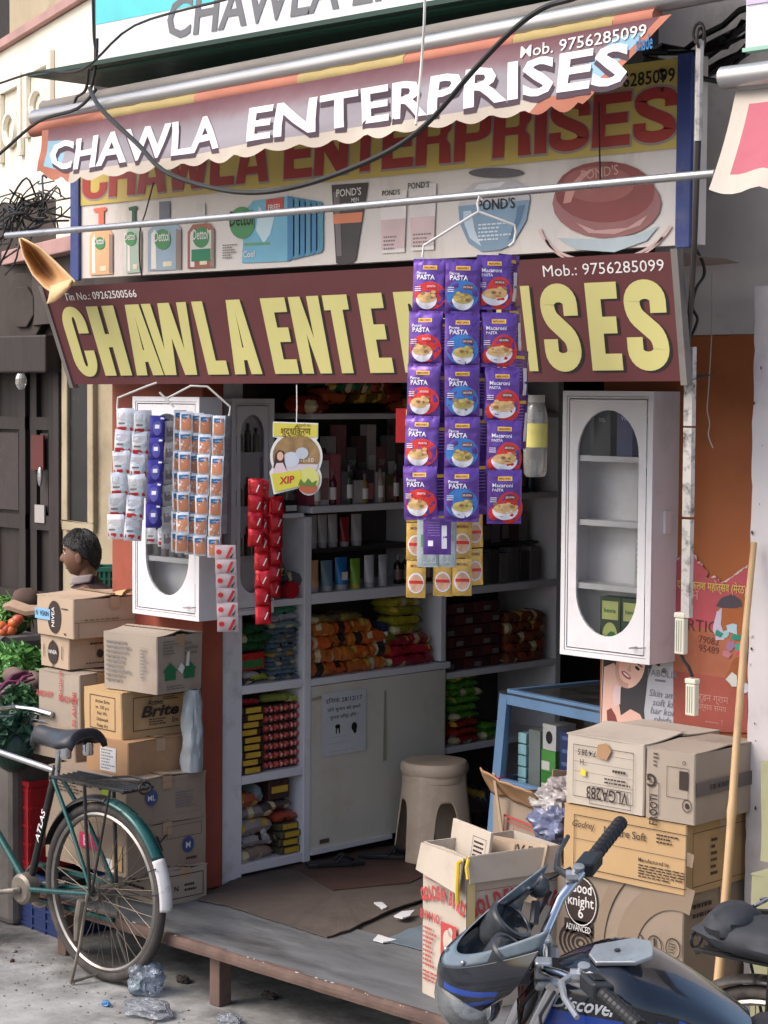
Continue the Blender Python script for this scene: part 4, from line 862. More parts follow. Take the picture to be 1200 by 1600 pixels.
# S1, bottom box
for k in range(4):
    o = thing('biscuit_pack', 'dark biscuit pack with gold label at the foot of the shelving', 'biscuits', (XF-.01-rn.random()*.01, 5.825+rn.uniform(-.004, .004), .306+k*.034), R(90), 'gold label packs at the shelf foot')
    b = MB(); b.box(-.058, .058, 0, .14, 0, .032); b.obj('wrapper', gl('grey_olive', 84, 76, 56), o, bevel=.008)
    b = MB(); b.box(-.036, .044, -.003, -.0005, .005, .027); b.obj('gold_label', gold, o)
for k, (y, z, w, t, c, lab) in enumerate(((5.65, .306, .19, .06, (150, 128, 112), 'clear pouch of pale biscuits lowest at the shelf foot'), (5.65, .364, .2, .055, (158, 150, 148), 'silvery pouch resting on the biscuit pouch'), (5.645, .416, .19, .07, (150, 140, 138), 'bulging clear pouch of round puffs'), (5.64, .484, .18, .05, (140, 128, 128), 'flattened clear pouch under the rust wrappers'),
                                           (5.815, .444, .13, .05, (164, 72, 56), 'red speckled sweet pouch on the gold label packs'), (5.60, .535, .1, .06, (160, 84, 60), 'rust orange wrapper bunch in the bottom shelf box'), (5.76, .50, .18, .045, (84, 70, 66), 'dark brown pouch leaning in the bottom shelf box'), (5.655, .55, .04, .075, (120, 132, 132), 'grey green packet upright in the bottom shelf box'))):
    o = packet('snack_pouch', lab, 'pouch', None, y, z, w, t, .15, gl('pouch%d' % k, *c, .22), k)
    if k in (1, 2):
        b = MB(); r2 = random.Random(k)
        for i in range(8): b.ell((r2.uniform(-.08, .08), .012+r2.random()*.02, r2.uniform(.015, .055)), (.017, .008, .017), 10, 6)
        b.obj('puffs', gl('puff_grey', 172, 164, 160, .25), o, smooth=True, kind='stuff')
o = thing('biscuit_pack', 'upright dark pack with gold label standing in the bottom shelf box', 'biscuits', (XF-.03, 5.775, .545), R(90))
b = MB(); b.box(-.06, .06, 0, .1, 0, .085); b.obj('wrapper', choc, o, bevel=.006); b = MB(); b.box(-.045, .045, -.003, -.0005, .03, .058); b.obj('gold_label', gold, o)
# S1, third box (z 1.053): green packs, red box, blue-grey stack
for k in range(5): packet('green_pack', 'dark green pack heaped in the upper shelf box', 'packet', 'heaped dark green packs', 5.60+.045*(k % 3), 1.19+.036*(k//2), .11, .04, .15, gl('deep_green', 38, 82, 48), k, rz=rn.uniform(-.3, .3))
carto('red_carton', 'flat red carton under the green packs', 'carton', None, 5.605, 1.115, .13, .07, .18, gl('carton_red', 168, 40, 36), gl('carton_green', 60, 110, 60), x=XF-.012)
for k, (c, y) in enumerate((((70, 60, 66), 5.575), ((150, 160, 40), 5.655), ((180, 176, 170), 5.615))): packet('loose_packet', ('dark packet under the red carton', 'yellow green packet under the red carton', 'pale packet under the red carton')[k], 'packet', None, y, 1.054+.01*k, .09, .035, .14, gl('loose%d' % k, *c), k)
for k in range(11):
    packet('foil_pack', 'flat blue grey foil pack stacked against the divider', 'packet', 'blue grey foil packs', 5.795+rn.uniform(-.008, .008), 1.054+k*.0195, .155, .026, .18, gl('foil%d' % (k % 3), (92, 104, 116)[k % 3], (106, 120, 128)[k % 3], (118, 134, 132)[k % 3], .28), k)
for k in range(3): packet('striped_pack', 'grey striped pack on top of the foil pack stack', 'packet', 'striped packs on the foil stack', 5.80, 1.272+k*.032, .15, .035, .16, gl('stripe%d' % k, (120, 168, 60)[k], (140, 170, 130)[k], (140, 176, 96)[k]), k, rz=.2*k-.2)
# S1 top: dark plastic bags and red roll
for k in range(6): packet('silver_bag', 'silvery black plastic bag in the shelf box over the foil packs', 'bag', 'silvery bags', 5.70+.05*(k % 4), 1.402+.05*(k//2), .12, .06, .15, gl('silverbag%d' % (k % 2), (60, 92)[k % 2], (58, 90)[k % 2], (62, 92)[k % 2], .2), k, rz=rn.uniform(-.4, .4))
o = thing('red_foil_roll', 'rolled red foil strip lying on the shelf edge', 'roll', (XF-.0, 5.82, 1.435), R(90)); b = MB(); b.lathe([(.012, -.0), (.036, 0), (.038, .03), (.036, .1), (.012, .1)], 18, A=Euler((R(-90), 0, 0)).to_matrix()); b.obj('roll', gl('foil_red', 176, 34, 44, .25), o, smooth=True)
# S2 middle: orange packs, olive packs, red packs
om = [gl('orange%d' % i, *c, .28) for i, c in enumerate(((190, 110, 46), (176, 96, 44), (202, 92, 40)))]; blackb = gl('black_print', 46, 40, 40)
for r in range(4):
    for c in range(4):
        if r == 3 and c == 3: continue
        packet('noodle_pack', 'shiny orange pack in the heap on the middle shelf', 'packet', 'heap of orange packs', 5.995+c*.118+rn.uniform(-.012, .012)+(.02 if r % 2 else 0), 1.047+r*.058, .125, .066, .16, om[(r+c*2) % 3], r*3+c, band=blackb if (r*5+c) % 4 == 0 else None, x=XF-.02+rn.uniform(-.01, .01))
for k in range(3): packet('brown_pouch', 'olive brown pouch lying on the orange packs', 'packet', 'pouches on the orange heap', 6.03+k*.09, 1.278, .15, .035, .16, gl('brownp%d' % (k % 2), 128-30*(k % 2), 110-30*(k % 2), 52), k, rz=.25)
for r in range(3):
    for c in range(2): packet('crimson_pack', 'crimson pack in the stack beside the orange packs', 'packet', 'stack of crimson packs', 6.50+c*.135+rn.uniform(-.01, .01), 1.047+r*.047, .14, .052, .16, gl('crim%d' % (r % 2), 150+20*(r % 2), 38, 52, .25), r+c)
for r in range(4): packet('olive_pack', 'yellow green pack stacked on the crimson packs', 'packet', 'stack of yellow green packs', 6.535+rn.uniform(-.015, .015), 1.19+r*.042, .18, .046, .16, gl('olv%d' % (r % 2), 140+16*(r % 2), 134+12*(r % 2), 44, .28), r)
packet('olive_pack', 'single dark olive pack left of the yellow green stack', 'packet', None, 6.44, 1.15, .08, .06, .14, gl('dolive', 110, 104, 40), 2)
carto('small_carton', 'small navy and white carton wedged by the orange packs', 'carton', None, 6.405, 1.15, .03, .10, .1, gl('navy', 40, 50, 76), M_wprint)
# S2 tubes, lower row and riser row
tw = gl('tube_white', 190, 186, 186, .35); tcap = gl('cap_white', 170, 166, 168, .35)
low = [('tan', (206, 160, 112), .075, .135, 'tan tube standing on the cosmetics shelf'), ('slate', (104, 128, 140), .07, .13, 'slate blue tube standing on the cosmetics shelf'), ('sky', (40, 110, 170), .072, .14, 'sky blue tube with white label on the cosmetics shelf'), ('leaf', (120, 160, 50), .062, .13, 'leaf green tube on the cosmetics shelf'), ('pearl', (186, 182, 184), .062, .14, 'pearl white tube beside the leaf green tube'), ('pearl2', (172, 170, 174), .055, .138, 'narrow pearl tube at the end of the lower row')]
for k, (n_, c, w, h, lab) in enumerate(low): tubep('cosmetic_tube', lab, None, 5.985+k*.086, 1.413, w, h, gl('tube_'+n_, *c, .35), tcap if k != 3 else gl('cap_yel', 190, 180, 60), band=M_wprint if k == 2 else None)
carto('orange_carton', 'thin orange carton at the start of the lower tube row', 'carton', None, 5.94, 1.413, .02, .13, .08, gl('ocart', 196, 84, 44))
for k in range(5): tubep('cosmetic_tube', 'white tube standing in the raised back row', 'white tubes in the back row', 5.99+k*.062, 1.586, .058, .145, tw, tcap, x=XF-.2)
tubep('cosmetic_tube', 'red tube with white cap in the raised back row', None, 6.31, 1.586, .055, .13, gl('tube_red', 160, 44, 46, .35), tcap, x=XF-.2)
tubep('cosmetic_tube', 'white tube with wide crimp right of the red tube', None, 6.385, 1.586, .065, .14, tw, tcap, x=XF-.2)
for k in range(5): bottlep('dark_bottle', 'dark glass bottle at the dim end of the cosmetics shelf', 'dark bottles', (XF-.08, 6.53+k*.05, 1.413), .02, .13, gl('darkglass', 40, 30, 28, .15), gl('capgrey', 120, 116, 116), gl('lab_dim', 120, 96, 90))
# S2 upper shelves
ucol = [(150, 70, 84), (196, 186, 186), (170, 96, 104), (110, 104, 110), (190, 182, 184), (80, 66, 72), (176, 160, 160), (92, 84, 60), (120, 108, 70)]
for k in range(12):
    c = ucol[k % 9]; carto('toiletry_carton', ('small toiletry carton on the shelf over the tubes'), 'carton', 'toiletry cartons over the tubes', 5.96+k*.068, 1.786, .055, rn.uniform(.10, .22), .08, gl('toil%d' % (k % 9), *c, .5), gl('toilf%d' % (k % 3), 120+30*(k % 3), 110, 110) if k % 2 else None)
for k in range(7): carto('pink_soap', 'pink and white soap carton stacked behind the toiletry cartons', 'soap', 'pink soap cartons', 6.02+.085*(k % 4), 2.0+.05*(k//4), .08, .046, .06, gl('soap%d' % (k % 2), 150-20*(k % 2), 92, 98, .5), x=XF-.05) if k < 0 else None
ub = [(150, 52, 40), (176, 84, 44), (36, 108, 72), (120, 40, 38), (50, 120, 80), (110, 86, 40), (160, 60, 44)]
for k in range(13):
    packet('plastic_bag_pack', ('crumpled red and orange snack bag heaped on the top shelf', 'crumpled green snack bag heaped on the top shelf')[1 if ub[k % 7][1] > 100 else 0], 'packet', ('red and orange bags on the top shelf', 'green bags on the top shelf')[1 if ub[k % 7][1] > 100 else 0], 5.98+.065*k+rn.uniform(-.03, .03), 2.18+rn.choice((0, .05, .09)), .16, .08, .15, gl('bag%d' % (k % 7), *ub[k % 7], .2), k, rz=rn.uniform(-.6, .6), x=XF+.0)
for k in range(10): carto('top_carton', 'pale carton in the dim row under the top bags', 'carton', 'dim pale cartons', 5.97+k*.08, 2.03 if k < 0 else 1.786, .06, .05+.02*(k % 3), .05, gl('dimp%d' % (k % 2), 176, 150+20*(k % 2), 152, .5), x=XF-.14)
for k in range(13): carto('shelf_carton', 'pale carton standing in the dim second row over the tubes', 'carton', 'second row cartons over the tubes', 5.955+k*.062, 1.786, .052, .24+.05*((k*7) % 3), .05, gl('row2%d' % (k % 4), (186, 150, 120, 92)[k % 4], (176, 96, 110, 70)[k % 4], (176, 100, 112, 66)[k % 4], .45), M_grey if k % 2 else M_wprint, x=XF-.17, txt='SOAP' if k % 3 == 0 else None)
for k in range(8): bottlep('shelf_bottle', 'shampoo bottle in the front row beside the toiletry cartons', 'shampoo bottles over the tubes', (XF-.035, 5.985+k*.096, 1.786), .017, .13+.02*(k % 3), gl('sham%d' % (k % 4), (170, 90, 60, 150)[k % 4], (150, 40, 70, 120)[k % 4], (140, 50, 50, 60)[k % 4], .25), gl('capgrey', 120, 116, 116), M_wprint)
bottlep('yellow_bottle', 'dull yellow bottle on the shelf behind the pasta strips', None, (XF-.06, 6.74, 1.786), .03, .2, gl('ybot', 150, 140, 50, .3), gl('ycap', 120, 110, 40))
# S1 above the red roll: black goods on thin shelf
for k in range(4): carto('black_carton', 'black carton on the thin dark shelf behind the red foil strips', 'carton', 'black cartons', 5.58+k*.085, 1.762, .075, .05, .1, gl('bcart', 40, 36, 38, .4), M_wprint if k == 3 else None)
# S3: dim stock deeper in the shop
for r in range(6):
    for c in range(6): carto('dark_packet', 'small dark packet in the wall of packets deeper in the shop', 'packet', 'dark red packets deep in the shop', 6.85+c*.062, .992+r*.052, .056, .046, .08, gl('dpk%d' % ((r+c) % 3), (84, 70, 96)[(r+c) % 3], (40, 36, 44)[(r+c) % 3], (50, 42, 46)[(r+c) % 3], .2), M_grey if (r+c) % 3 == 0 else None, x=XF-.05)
for r in range(5):
    for c in range(3): packet('rust_packet', 'rust brown pouch stacked behind the right cabinet', 'packet', 'rust brown pouches deep in the shop', 7.27+c*.09, .992+r*.048, .09, .052, .12, gl('rpk%d' % ((r+c) % 2), 118+20*((r+c) % 2), 66, 50, .2), r+c, x=XF-.03)
for r in range(6): packet('green_packet', 'bright green pack stacked on red packs deep in the shop', 'packet', 'green packs deep in the shop', 6.935+rn.uniform(-.012, .012), .76+r*.036, .19, .04, .16, gl('gpk%d' % (r % 2), 76+10*(r % 2), 136, 48, .25), r)
for r in range(3): packet('red_packet', 'red pack under the bright green stack', 'packet', 'red packs under the green stack', 6.94, .647+r*.038, .18, .042, .16, gl('r3pk%d' % (r % 2), 146, 40+8*(r % 2), 40, .25), r)
for r in range(2): packet('green_packet', 'green pack beside the red packs near the blue counter', 'packet', 'green packs near the counter', 7.13, .647+r*.04, .14, .045, .15, gl('gpk0', 76, 136, 48, .25), r)
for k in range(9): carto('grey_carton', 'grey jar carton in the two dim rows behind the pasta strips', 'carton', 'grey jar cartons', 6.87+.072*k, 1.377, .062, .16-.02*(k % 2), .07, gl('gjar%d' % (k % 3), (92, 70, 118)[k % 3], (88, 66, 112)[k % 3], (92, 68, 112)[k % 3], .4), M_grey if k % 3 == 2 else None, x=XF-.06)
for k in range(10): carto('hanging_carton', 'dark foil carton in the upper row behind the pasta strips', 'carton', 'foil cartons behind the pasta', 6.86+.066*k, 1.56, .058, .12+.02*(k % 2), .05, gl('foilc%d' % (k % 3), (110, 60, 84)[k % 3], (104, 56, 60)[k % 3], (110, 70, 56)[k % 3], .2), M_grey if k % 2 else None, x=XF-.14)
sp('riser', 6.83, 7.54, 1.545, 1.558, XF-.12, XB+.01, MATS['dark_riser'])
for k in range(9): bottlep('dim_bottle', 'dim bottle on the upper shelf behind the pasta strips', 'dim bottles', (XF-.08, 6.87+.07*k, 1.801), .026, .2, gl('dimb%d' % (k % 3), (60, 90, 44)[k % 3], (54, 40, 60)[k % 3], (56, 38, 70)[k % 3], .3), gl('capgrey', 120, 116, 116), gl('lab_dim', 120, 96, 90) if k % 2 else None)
for k in range(5): packet('floor_sack', 'dark bundle on the floor under the green packs', 'bundle', 'dark bundles under the shelf', 6.86+.13*k, .245, .14, .16, .2, gl('fsk%d' % (k % 2), 60+20*(k % 2), 60, 62, .4), k)

# ---- contents of the cabinets
def cabitem(cab, x, z, fn): return fn
def incab(C, rz, x, y, z): return C+Matrix.Rotation(rz, 3, 'Z') @ Vector((x, y, z))
zs = lambda h, s: h*s+.001
for k, (x, w, h, c, lab) in enumerate(((.10, .075, .16, (40, 42, 54), 'black carton on the top shelf of the oval cabinet'), (.20, .07, .17, (38, 46, 110), 'navy blue carton on the top shelf of the oval cabinet'))):
    o = thing('perfume_carton', lab, 'carton', incab(CR, 0, x+.04, .05, zs(chR, .756)), 0); b = MB(); b.box(-w/2, w/2, 0, .06, 0, h); b.obj('carton', gl('perf%d' % k, *c, .4), o, bevel=.001)
    b = MB(); b.M = Matrix.Translation((0, -.001, 0)) @ facing(); b.text('VSL', 0, h*.75, .02); b.obj('lettering', M_wprint, o)
bottlep('green_cap_bottle', 'white bottle with teal cap on the second shelf of the oval cabinet', None, incab(CR, 0, .315, .07, zs(chR, .515)), .025, .19, gl('milk', 206, 210, 206, .35), gl('teal_cap', 40, 150, 116, .35))
bottlep('green_cap_bottle', 'bottle with green cap on the top shelf of the oval cabinet', None, incab(CR, 0, .315, .07, zs(chR, .756)), .022, .14, gl('milk', 206, 210, 206, .35), gl('teal_cap', 40, 150, 116, .35))
o = thing('pale_carton', 'pale printed carton on the third shelf of the oval cabinet', 'carton', incab(CR, 0, .315, .06, zs(chR, .275)), 0); b = MB(); b.box(-.03, .03, 0, .05, 0, .2); b.obj('carton', gl('palec', 186, 188, 182, .5), o); b = MB(); b.M = Matrix.Translation((0, -.001, 0)) @ facing(); b.scrib(-.02, .02, .04, .18, 7, seed=5); b.obj('print', M_grey, o)
for k in range(2):
    o = thing('henna_carton', 'yellow green carton with dark print at the bottom of the oval cabinet', 'carton', incab(CR, 0, .195+.095*k, .04, .017), 0, 'green cartons in the oval cabinet'); b = MB(); b.box(-.045, .045, 0, .05, 0, .20); b.obj('carton', gl('henna', 44, 66, 40, .45), o)
    b = MB(); b.M = Matrix.Translation((0, -.001, 0)) @ facing(); b.rect(-.036, .036, .12, .185); b.disc(0, .06, .034, .05, .0); b.obj('face_print', gl('henna_y', 196, 200, 120, .5), o)
    b = MB(); b.M = Matrix.Translation((0, -.002, 0)) @ facing(); b.text('henna', 0, .145, .022, off=.02); b.ell((.01, .05, 0), (.024, .03, .0005), 10, 4); b.obj('mark', gl('henna_g', 46, 120, 56, .5), o)
for k in range(6): bottlep('cabinet_bottle', 'small grey bottle in the row inside the left oval cabinet', 'bottles in the left oval cabinet', incab(CL, 0, .09+.052*k, .06, zs(chL, .27)), .02, .13, gl('cbot%d' % (k % 2), 128, 126-10*(k % 2), 122, .35), gl('ccap', 90, 88, 88))
packet_o = lump(.14, .07, .08, 2); packet_o.materials.append(gl('greypouch', 130, 128, 128, .3)); mk('grey_pouch', packet_o, None, incab(CL, 0, .27, .03, .02), (0, 0, 0), 'grey pouch at the bottom of the left oval cabinet', 'pouch')
packet_o = lump(.09, .05, .06, 1); packet_o.materials.append(gl('brownpouch', 120, 84, 76, .3)); mk('brown_pouch', packet_o, None, incab(CL, 0, .31, .03, .09), (0, 0, 0), 'brown sachet on the grey pouch in the left cabinet', 'pouch')
for s in (.27, .5, .75):
    for k in range(3): bottlep('perfume_bottle', 'small perfume bottle inside the narrow inner cabinet', 'bottles in the narrow cabinet', incab(CM, R(90), .07+.045*k, .032, zs(.885, s)), .014, .10+.02*((k+int(s*8)) % 2), gl('pbot%d' % (k % 2), 150-60*(k % 2), 138-60*(k % 2), 126-60*(k % 2), .25), gl('ccap', 90, 88, 88))

# ---- blue glass counter
M_blue = pm('blue_painted_wood', S(92, 122, 156), .5, var=.08, scale=4, dirt=S(66, 84, 104), damt=.4)
ct_ = thing('glass_counter', 'blue framed glass display counter inside the shop', 'counter', (-5.33, 6.0, .24), R(-10))
w, d, h = .85, .5, .875
def bar(name, p0, p1, t=.03, t2=None):
    p0, p1 = Vector(p0), Vector(p1); t2 = t2 or t; ax = (p1-p0).normalized(); sx = Vector((0, 1, 0)) if abs(ax.x) > .7 else Vector((1, 0, 0)); s1 = (sx-ax*sx.dot(ax)).normalized(); s2 = ax.cross(s1)
    b = MB(); vs = [p+s1*t*i/2*k1+s2*t2/2*k2 for p in (p0, p1) for k1, k2 in ((-1, -1), (1, -1), (1, 1), (-1, 1)) for i in (1,)]
    b.add(vs, [(3, 2, 1, 0), (4, 5, 6, 7), (0, 1, 5, 4), (1, 2, 6, 5), (2, 3, 7, 6), (3, 0, 4, 7)]); return b.obj(name, M_blue, ct_, bevel=.002)
fy = lambda z: -.085+.085*z/h        # front leans back with height
for x in (.02, w-.02): bar('upright', (x, fy(0), 0), (x, fy(h), h-.022), .05, .03); bar('upright', (x, d, 0), (x, d, h-.022), .04)
for z, t in ((h-.03, .06), (.50, .05), (.06, .06)): bar('front_rail', (.047, fy(z), z), (w-.047, fy(z), z), .03, t)
for z in (h-.03, .50): bar('end_rail', (.02, fy(z)+.02, z), (.02, d-.02, z), .028, .05)
bar('back_rail', (.04, d, h-.03), (w-.04, d, h-.03), .04)
b = MB(); b.box(0, w, fy(h)-.02, d+.02, h-.0195, h-.012); b.obj('top_glass', glassy('dark_counter_glass', (.5, .5, .52), .1, .05, .1, (.3, .3, .3)), ct_)
b = MB(); b.quad((.047, fy(.53)+.004, .53), (w-.047, fy(.53)+.004, .53), (w-.047, fy(.82)+.004, .82), (.047, fy(.82)+.004, .82)); b.obj('front_glass', glassy('counter_glass', (.95, .96, .96), .03, .05), ct_)
b = MB(); b.box(.04, w-.04, fy(.5)+.03, d-.03, .47, .482); b.obj('shelf', flat('counter_shelf', 120, 116, 112), ct_)
b = MB(); b.box(.0, w, d-.02, d-.01, .06, h-.04); b.obj('back_board', flat('counter_back', 70, 66, 64), ct_)
b = MB(); b.box(-.008, .05, fy(.51)-.02, fy(.51)+.02, .475, .53); b.obj('red_tape', flat('red_tape', 176, 60, 84), ct_)
def inct(x, y, z): return ct_.location+Matrix.Rotation(R(-10), 3, 'Z') @ Vector((x, y, z))
for k in range(5): o = thing('soap_box', 'pale teal soap box stacked in the counter corner', 'soap', inct(.085, .03, .483+k*.045), R(-10), 'pale teal soap boxes'); b = MB(); b.box(-.025, .025, 0, .08, 0, .04); b.obj('carton', gl('paleteal', 150, 196, 206, .4), o, bevel=.003)
for k, (x, wd, hh, c, lab) in enumerate(((.15, .07, .24, (120, 128, 128), 'grey green carton standing in the glass counter'), (.235, .085, .085, (64, 140, 60), 'lower green and white carton in the glass counter'), (.235, .085, .085, (84, 150, 70), 'middle green and white carton in the glass counter'), (.24, .08, .1, (196, 196, 196), 'white carton with dark dot in the glass counter'), (.35, .07, .26, (40, 56, 104), 'tall navy carton stack in the glass counter'), (.47, .1, .12, (60, 110, 60), 'dim green carton right of the navy stack'))):
    z = (.483, .483, .57, .657, .483, .483)[k]; o = thing('medicine_carton', lab, 'carton', inct(x, .04 if k != 4 else .03, z), R(-10)); b = MB(); b.box(-wd/2, wd/2, 0, .1, 0, hh); b.obj('carton', gl('med%d' % k, *c, .4), o, bevel=.001)
    b = MB(); b.M = Matrix.Translation((0, -.001, 0)) @ facing()
    if k in (1, 2): b.rect(-wd*.45, wd*.1, hh*.1, hh*.5); b.obj('white_panel', M_wprint, o)
    elif k == 3: b.disc(0, hh*.5, .02, .025, 0); b.obj('dot', M_ink, o)
    elif k == 4: [b.rect(-wd*.3, wd*.3, .03+.05*i, .045+.05*i) for i in range(5)]; b.obj('print', gl('navyprint', 90, 110, 160), o)
for k in range(7): packet_o = lump(.12, .08, .1, k % 4); packet_o.materials.append(gl('redglit%d' % (k % 2), 166, 30+16*(k % 2), 44, .18)); mk('red_packet', packet_o, None, inct(.13+.1*(k % 4), .06+.03*(k % 2), .06+.07*(k//4)), (0, 0, R(-10)+rn.uniform(-.4, .4)), 'glossy red packet in the lower part of the counter', 'packet', 'red packets in the counter')
o = thing('white_carton', 'white carton in the lower right of the counter', 'carton', inct(.42, .0, .24), R(-10)); b = MB(); b.box(-.05, .05, .0, .1, 0, .2); b.obj('carton', gl('whitec', 200, 204, 208, .5), o)

# ---- woman poster and torn poster on the right wall
PYW = 5.7445
def WP(px, py, e=0): return W(px, py, Y=PYW-e)
def wpoly(root, pts, name, mat, e): b = MB(); b.poly([WP(x, y, e)-root.location for x, y in pts]); return b.obj(name, mat, root)
po = thing('beauty_poster', 'poster of a smiling woman with slogan under the right oval cabinet', 'poster', WP(938, 1140))
wpoly(po, [(937, 1150), (942, 1020), (1063, 1028), (1060, 1152)], 'sheet', flat('poster_grey', 176, 178, 184), 0)
wpoly(po, [(938, 1150), (943, 1021), (1024, 1026), (1012, 1060), (1006, 1110), (1010, 1150)], 'photo_ground', flat('poster_dark', 58, 54, 58), .001)
wpoly(po, [(939, 1150), (944, 1040), (956, 1030), (968, 1052), (971, 1072), (966, 1092), (970, 1118), (985, 1108), (1000, 1116), (1008, 1134), (1006, 1150)], 'shoulder', flat('poster_skin', 214, 172, 156), .0014)
b = MB(); c = WP(985, 1042)-po.location; b.M = Matrix.Translation((c.x, -.002, c.z)) @ facing() @ Matrix.Rotation(R(-28), 4, 'Z'); b.disc(0, 0, .062, .082, 0, 24); b.obj('face', flat('poster_face', 226, 186, 168), po)
b = MB(); b.M = Matrix.Translation((c.x, -.0026, c.z)) @ facing() @ Matrix.Rotation(R(-28), 4, 'Z'); b.disc(.0, -.035, .024, .010, 0, 14); b.obj('lips', flat('poster_lips', 178, 70, 76), po)
b = MB(); b.M = Matrix.Translation((c.x, -.0030, c.z)) @ facing() @ Matrix.Rotation(R(-28), 4, 'Z'); b.disc(.0, -.0335, .017, .004, 0, 12); b.obj('teeth', M_wprint, po)
b = MB(); b.M = Matrix.Translation((c.x, -.0026, c.z)) @ facing() @ Matrix.Rotation(R(-28), 4, 'Z'); b.disc(-.026, .014, .012, .006, 0, 10); b.disc(.030, .014, .012, .006, 0, 10); b.rect(-.04, -.012, .027, .032); b.rect(.016, .046, .027, .032); b.obj('eyes', M_ink, po)
def fmark(fn, name, mat, e): b = MB(); b.M = Matrix.Translation((c.x, -e, c.z)) @ facing() @ Matrix.Rotation(R(-28), 4, 'Z'); fn(b); b.obj(name, mat, po)
fmark(lambda b: b.ring(0, 0, .047, .062, 0, 24, ey=1.32, a0=2.5, a1=5.2), 'jaw_shade', flat('poster_jaw', 196, 150, 132), .0022)
fmark(lambda b: b.poly([(-.002, .012, 0), (.012, -.012, 0), (.006, -.018, 0), (-.008, -.017, 0)]), 'nose', flat('poster_nose', 204, 158, 140), .0024)
fmark(lambda b: (b.disc(-.034, -.014, .014, .012, 0, 12), b.disc(.036, -.014, .012, .012, 0, 12)), 'cheeks', flat('poster_cheek', 230, 176, 160), .0023)
wpoly(po, [(942, 1022), (944, 1042), (958, 1036), (972, 1030), (990, 1022), (1012, 1030), (1030, 1042), (1036, 1026)], 'hair', flat('poster_hair', 44, 32, 30), .0034)
wpoly(po, [(957, 1085), (962, 1070), (970, 1072), (969, 1100), (960, 1104)], 'dress', flat('poster_dress', 216, 190, 190), .002)
wpoly(po, [(949, 1132), (948, 1110), (955, 1106), (962, 1118), (966, 1134)], 'flowers', flat('poster_flowers', 120, 60, 56), .002)
b = MB(); b.M = Matrix.Translation((0, -.002, 0)) @ facing()
for s, px, py, sz in (('FABOLIA', 1036, 1058, .034), ('Skin ami', 1036, 1090, .036), ('soft ki', 1036, 1104, .036), ('har koi', 1035, 1117, .036), ('phida', 1035, 1130, .036)):
    q = WP(px, py)-po.location; b.text(s, q.x, q.z, sz, shear=.25 if py > 1080 else 0)
q0, q1 = WP(1024, 1066)-po.location, WP(1048, 1062)-po.location; b.scrib(q0.x, q1.x, q0.z, q1.z, 1, seed=4); q = WP(1038, 1048)-po.location; b.disc(q.x, q.z, .012, .010, 0, 8); b.obj('lettering', flat('poster_ink', 120, 118, 124), po)
tp = thing('torn_poster', 'torn crimson poster with leftover print peeling off the orange wall', 'poster', WP(1055, 1010))
M_crim = pm('crimson_paper', S(176, 82, 90), .8, var=.12, scale=6, dirt=S(150, 80, 72), damt=.6, dscale=7); M_orp = pm('orange_red_paper', S(160, 96, 70), .8, var=.15, scale=6, dirt=S(134, 70, 54), damt=.6, dscale=5)
rj = random.Random(17)
def ragged(pts, n=5, a=2.2):
    o_ = []
    for i, p in enumerate(pts):
        q = pts[(i+1) % len(pts)]
        for k in range(n): t = k/n; o_.append((p[0]+(q[0]-p[0])*t+(rj.uniform(-a, a) if k else 0), p[1]+(q[1]-p[1])*t+(rj.uniform(-a, a) if k else 0)))
    return o_
top = [(1052, 880), (1066, 868), (1078, 872), (1082, 862), (1090, 880), (1098, 884), (1106, 894), (1102, 904), (1118, 902), (1128, 912), (1140, 905), (1150, 898), (1160, 890), (1168, 886), (1168, 985), (1120, 985), (1052, 975)]
wpoly(tp, ragged([(x, y-2) for x, y in top[:14]]+[(1168, 930), (1052, 925)], 4, 2.5), 'torn_edge', flat('torn_white', 196, 186, 182), .0004)
wpoly(tp, ragged(top, 4, 1.5), 'upper_sheet', M_crim, .001)
wpoly(tp, [(1052, 974), (1120, 984), (1168, 984), (1168, 1050), (1140, 1060), (1052, 1048)], 'middle_sheet', M_orp, .0014)
wpoly(tp, [(1052, 1047), (1168, 1058), (1168, 1145), (1052, 1142)], 'lower_sheet', pm('faded_red_paper', S(152, 78, 66), .8, var=.12, scale=5, dirt=S(124, 62, 52), damt=.5, dscale=6), .0010)
wpoly(tp, ragged([(1122, 948), (1140, 930), (1168, 930), (1168, 1010), (1150, 990), (1128, 985), (1120, 970)], 4, 2), 'bare_patch', M_orange, .0022)
wpoly(tp, ragged([(1132, 1060), (1146, 1030), (1168, 1022), (1168, 1072), (1140, 1072)], 4, 2), 'bare_patch', M_orange, .0023)
wpoly(tp, ragged([(1118, 946), (1128, 934), (1144, 928), (1158, 938), (1160, 948), (1146, 950), (1130, 950)], 3, 1), 'hair_print', flat('dark_lilac', 70, 60, 70), .0028)
wpoly(tp, ragged([(1114, 980), (1120, 955), (1128, 950), (1126, 975), (1132, 1000), (1118, 1000)], 3, 1.5), 'torn_rim', flat('torn_lilac', 190, 176, 196), .0030)
for k, (x, y, s, c) in enumerate(((1133, 992, 9, (150, 186, 190)), (1146, 982, 10, (166, 190, 200)), (1150, 996, 9, (40, 130, 112)), (1140, 1008, 9, (150, 110, 140)), (1155, 1010, 8, (60, 150, 130)), (1134, 1022, 8, (176, 110, 120)), (1158, 1020, 8, (196, 60, 90)), (1122, 990, 7, (40, 130, 112)), (1146, 1064, 11, (196, 196, 190)), (1162, 1074, 10, (190, 190, 200)))):
    wpoly(tp, [(x+s*rj.uniform(.5, 1.3)*math.cos(t*.9), y+s*rj.uniform(.5, 1.3)*math.sin(t*.9)) for t in range(7)][::-1], 'paper_scrap', flat('scrap%d' % k, *c), .0034+k*.0002)
b = MB(); b.M = Matrix.Translation((0, -.0026, 0)) @ facing()
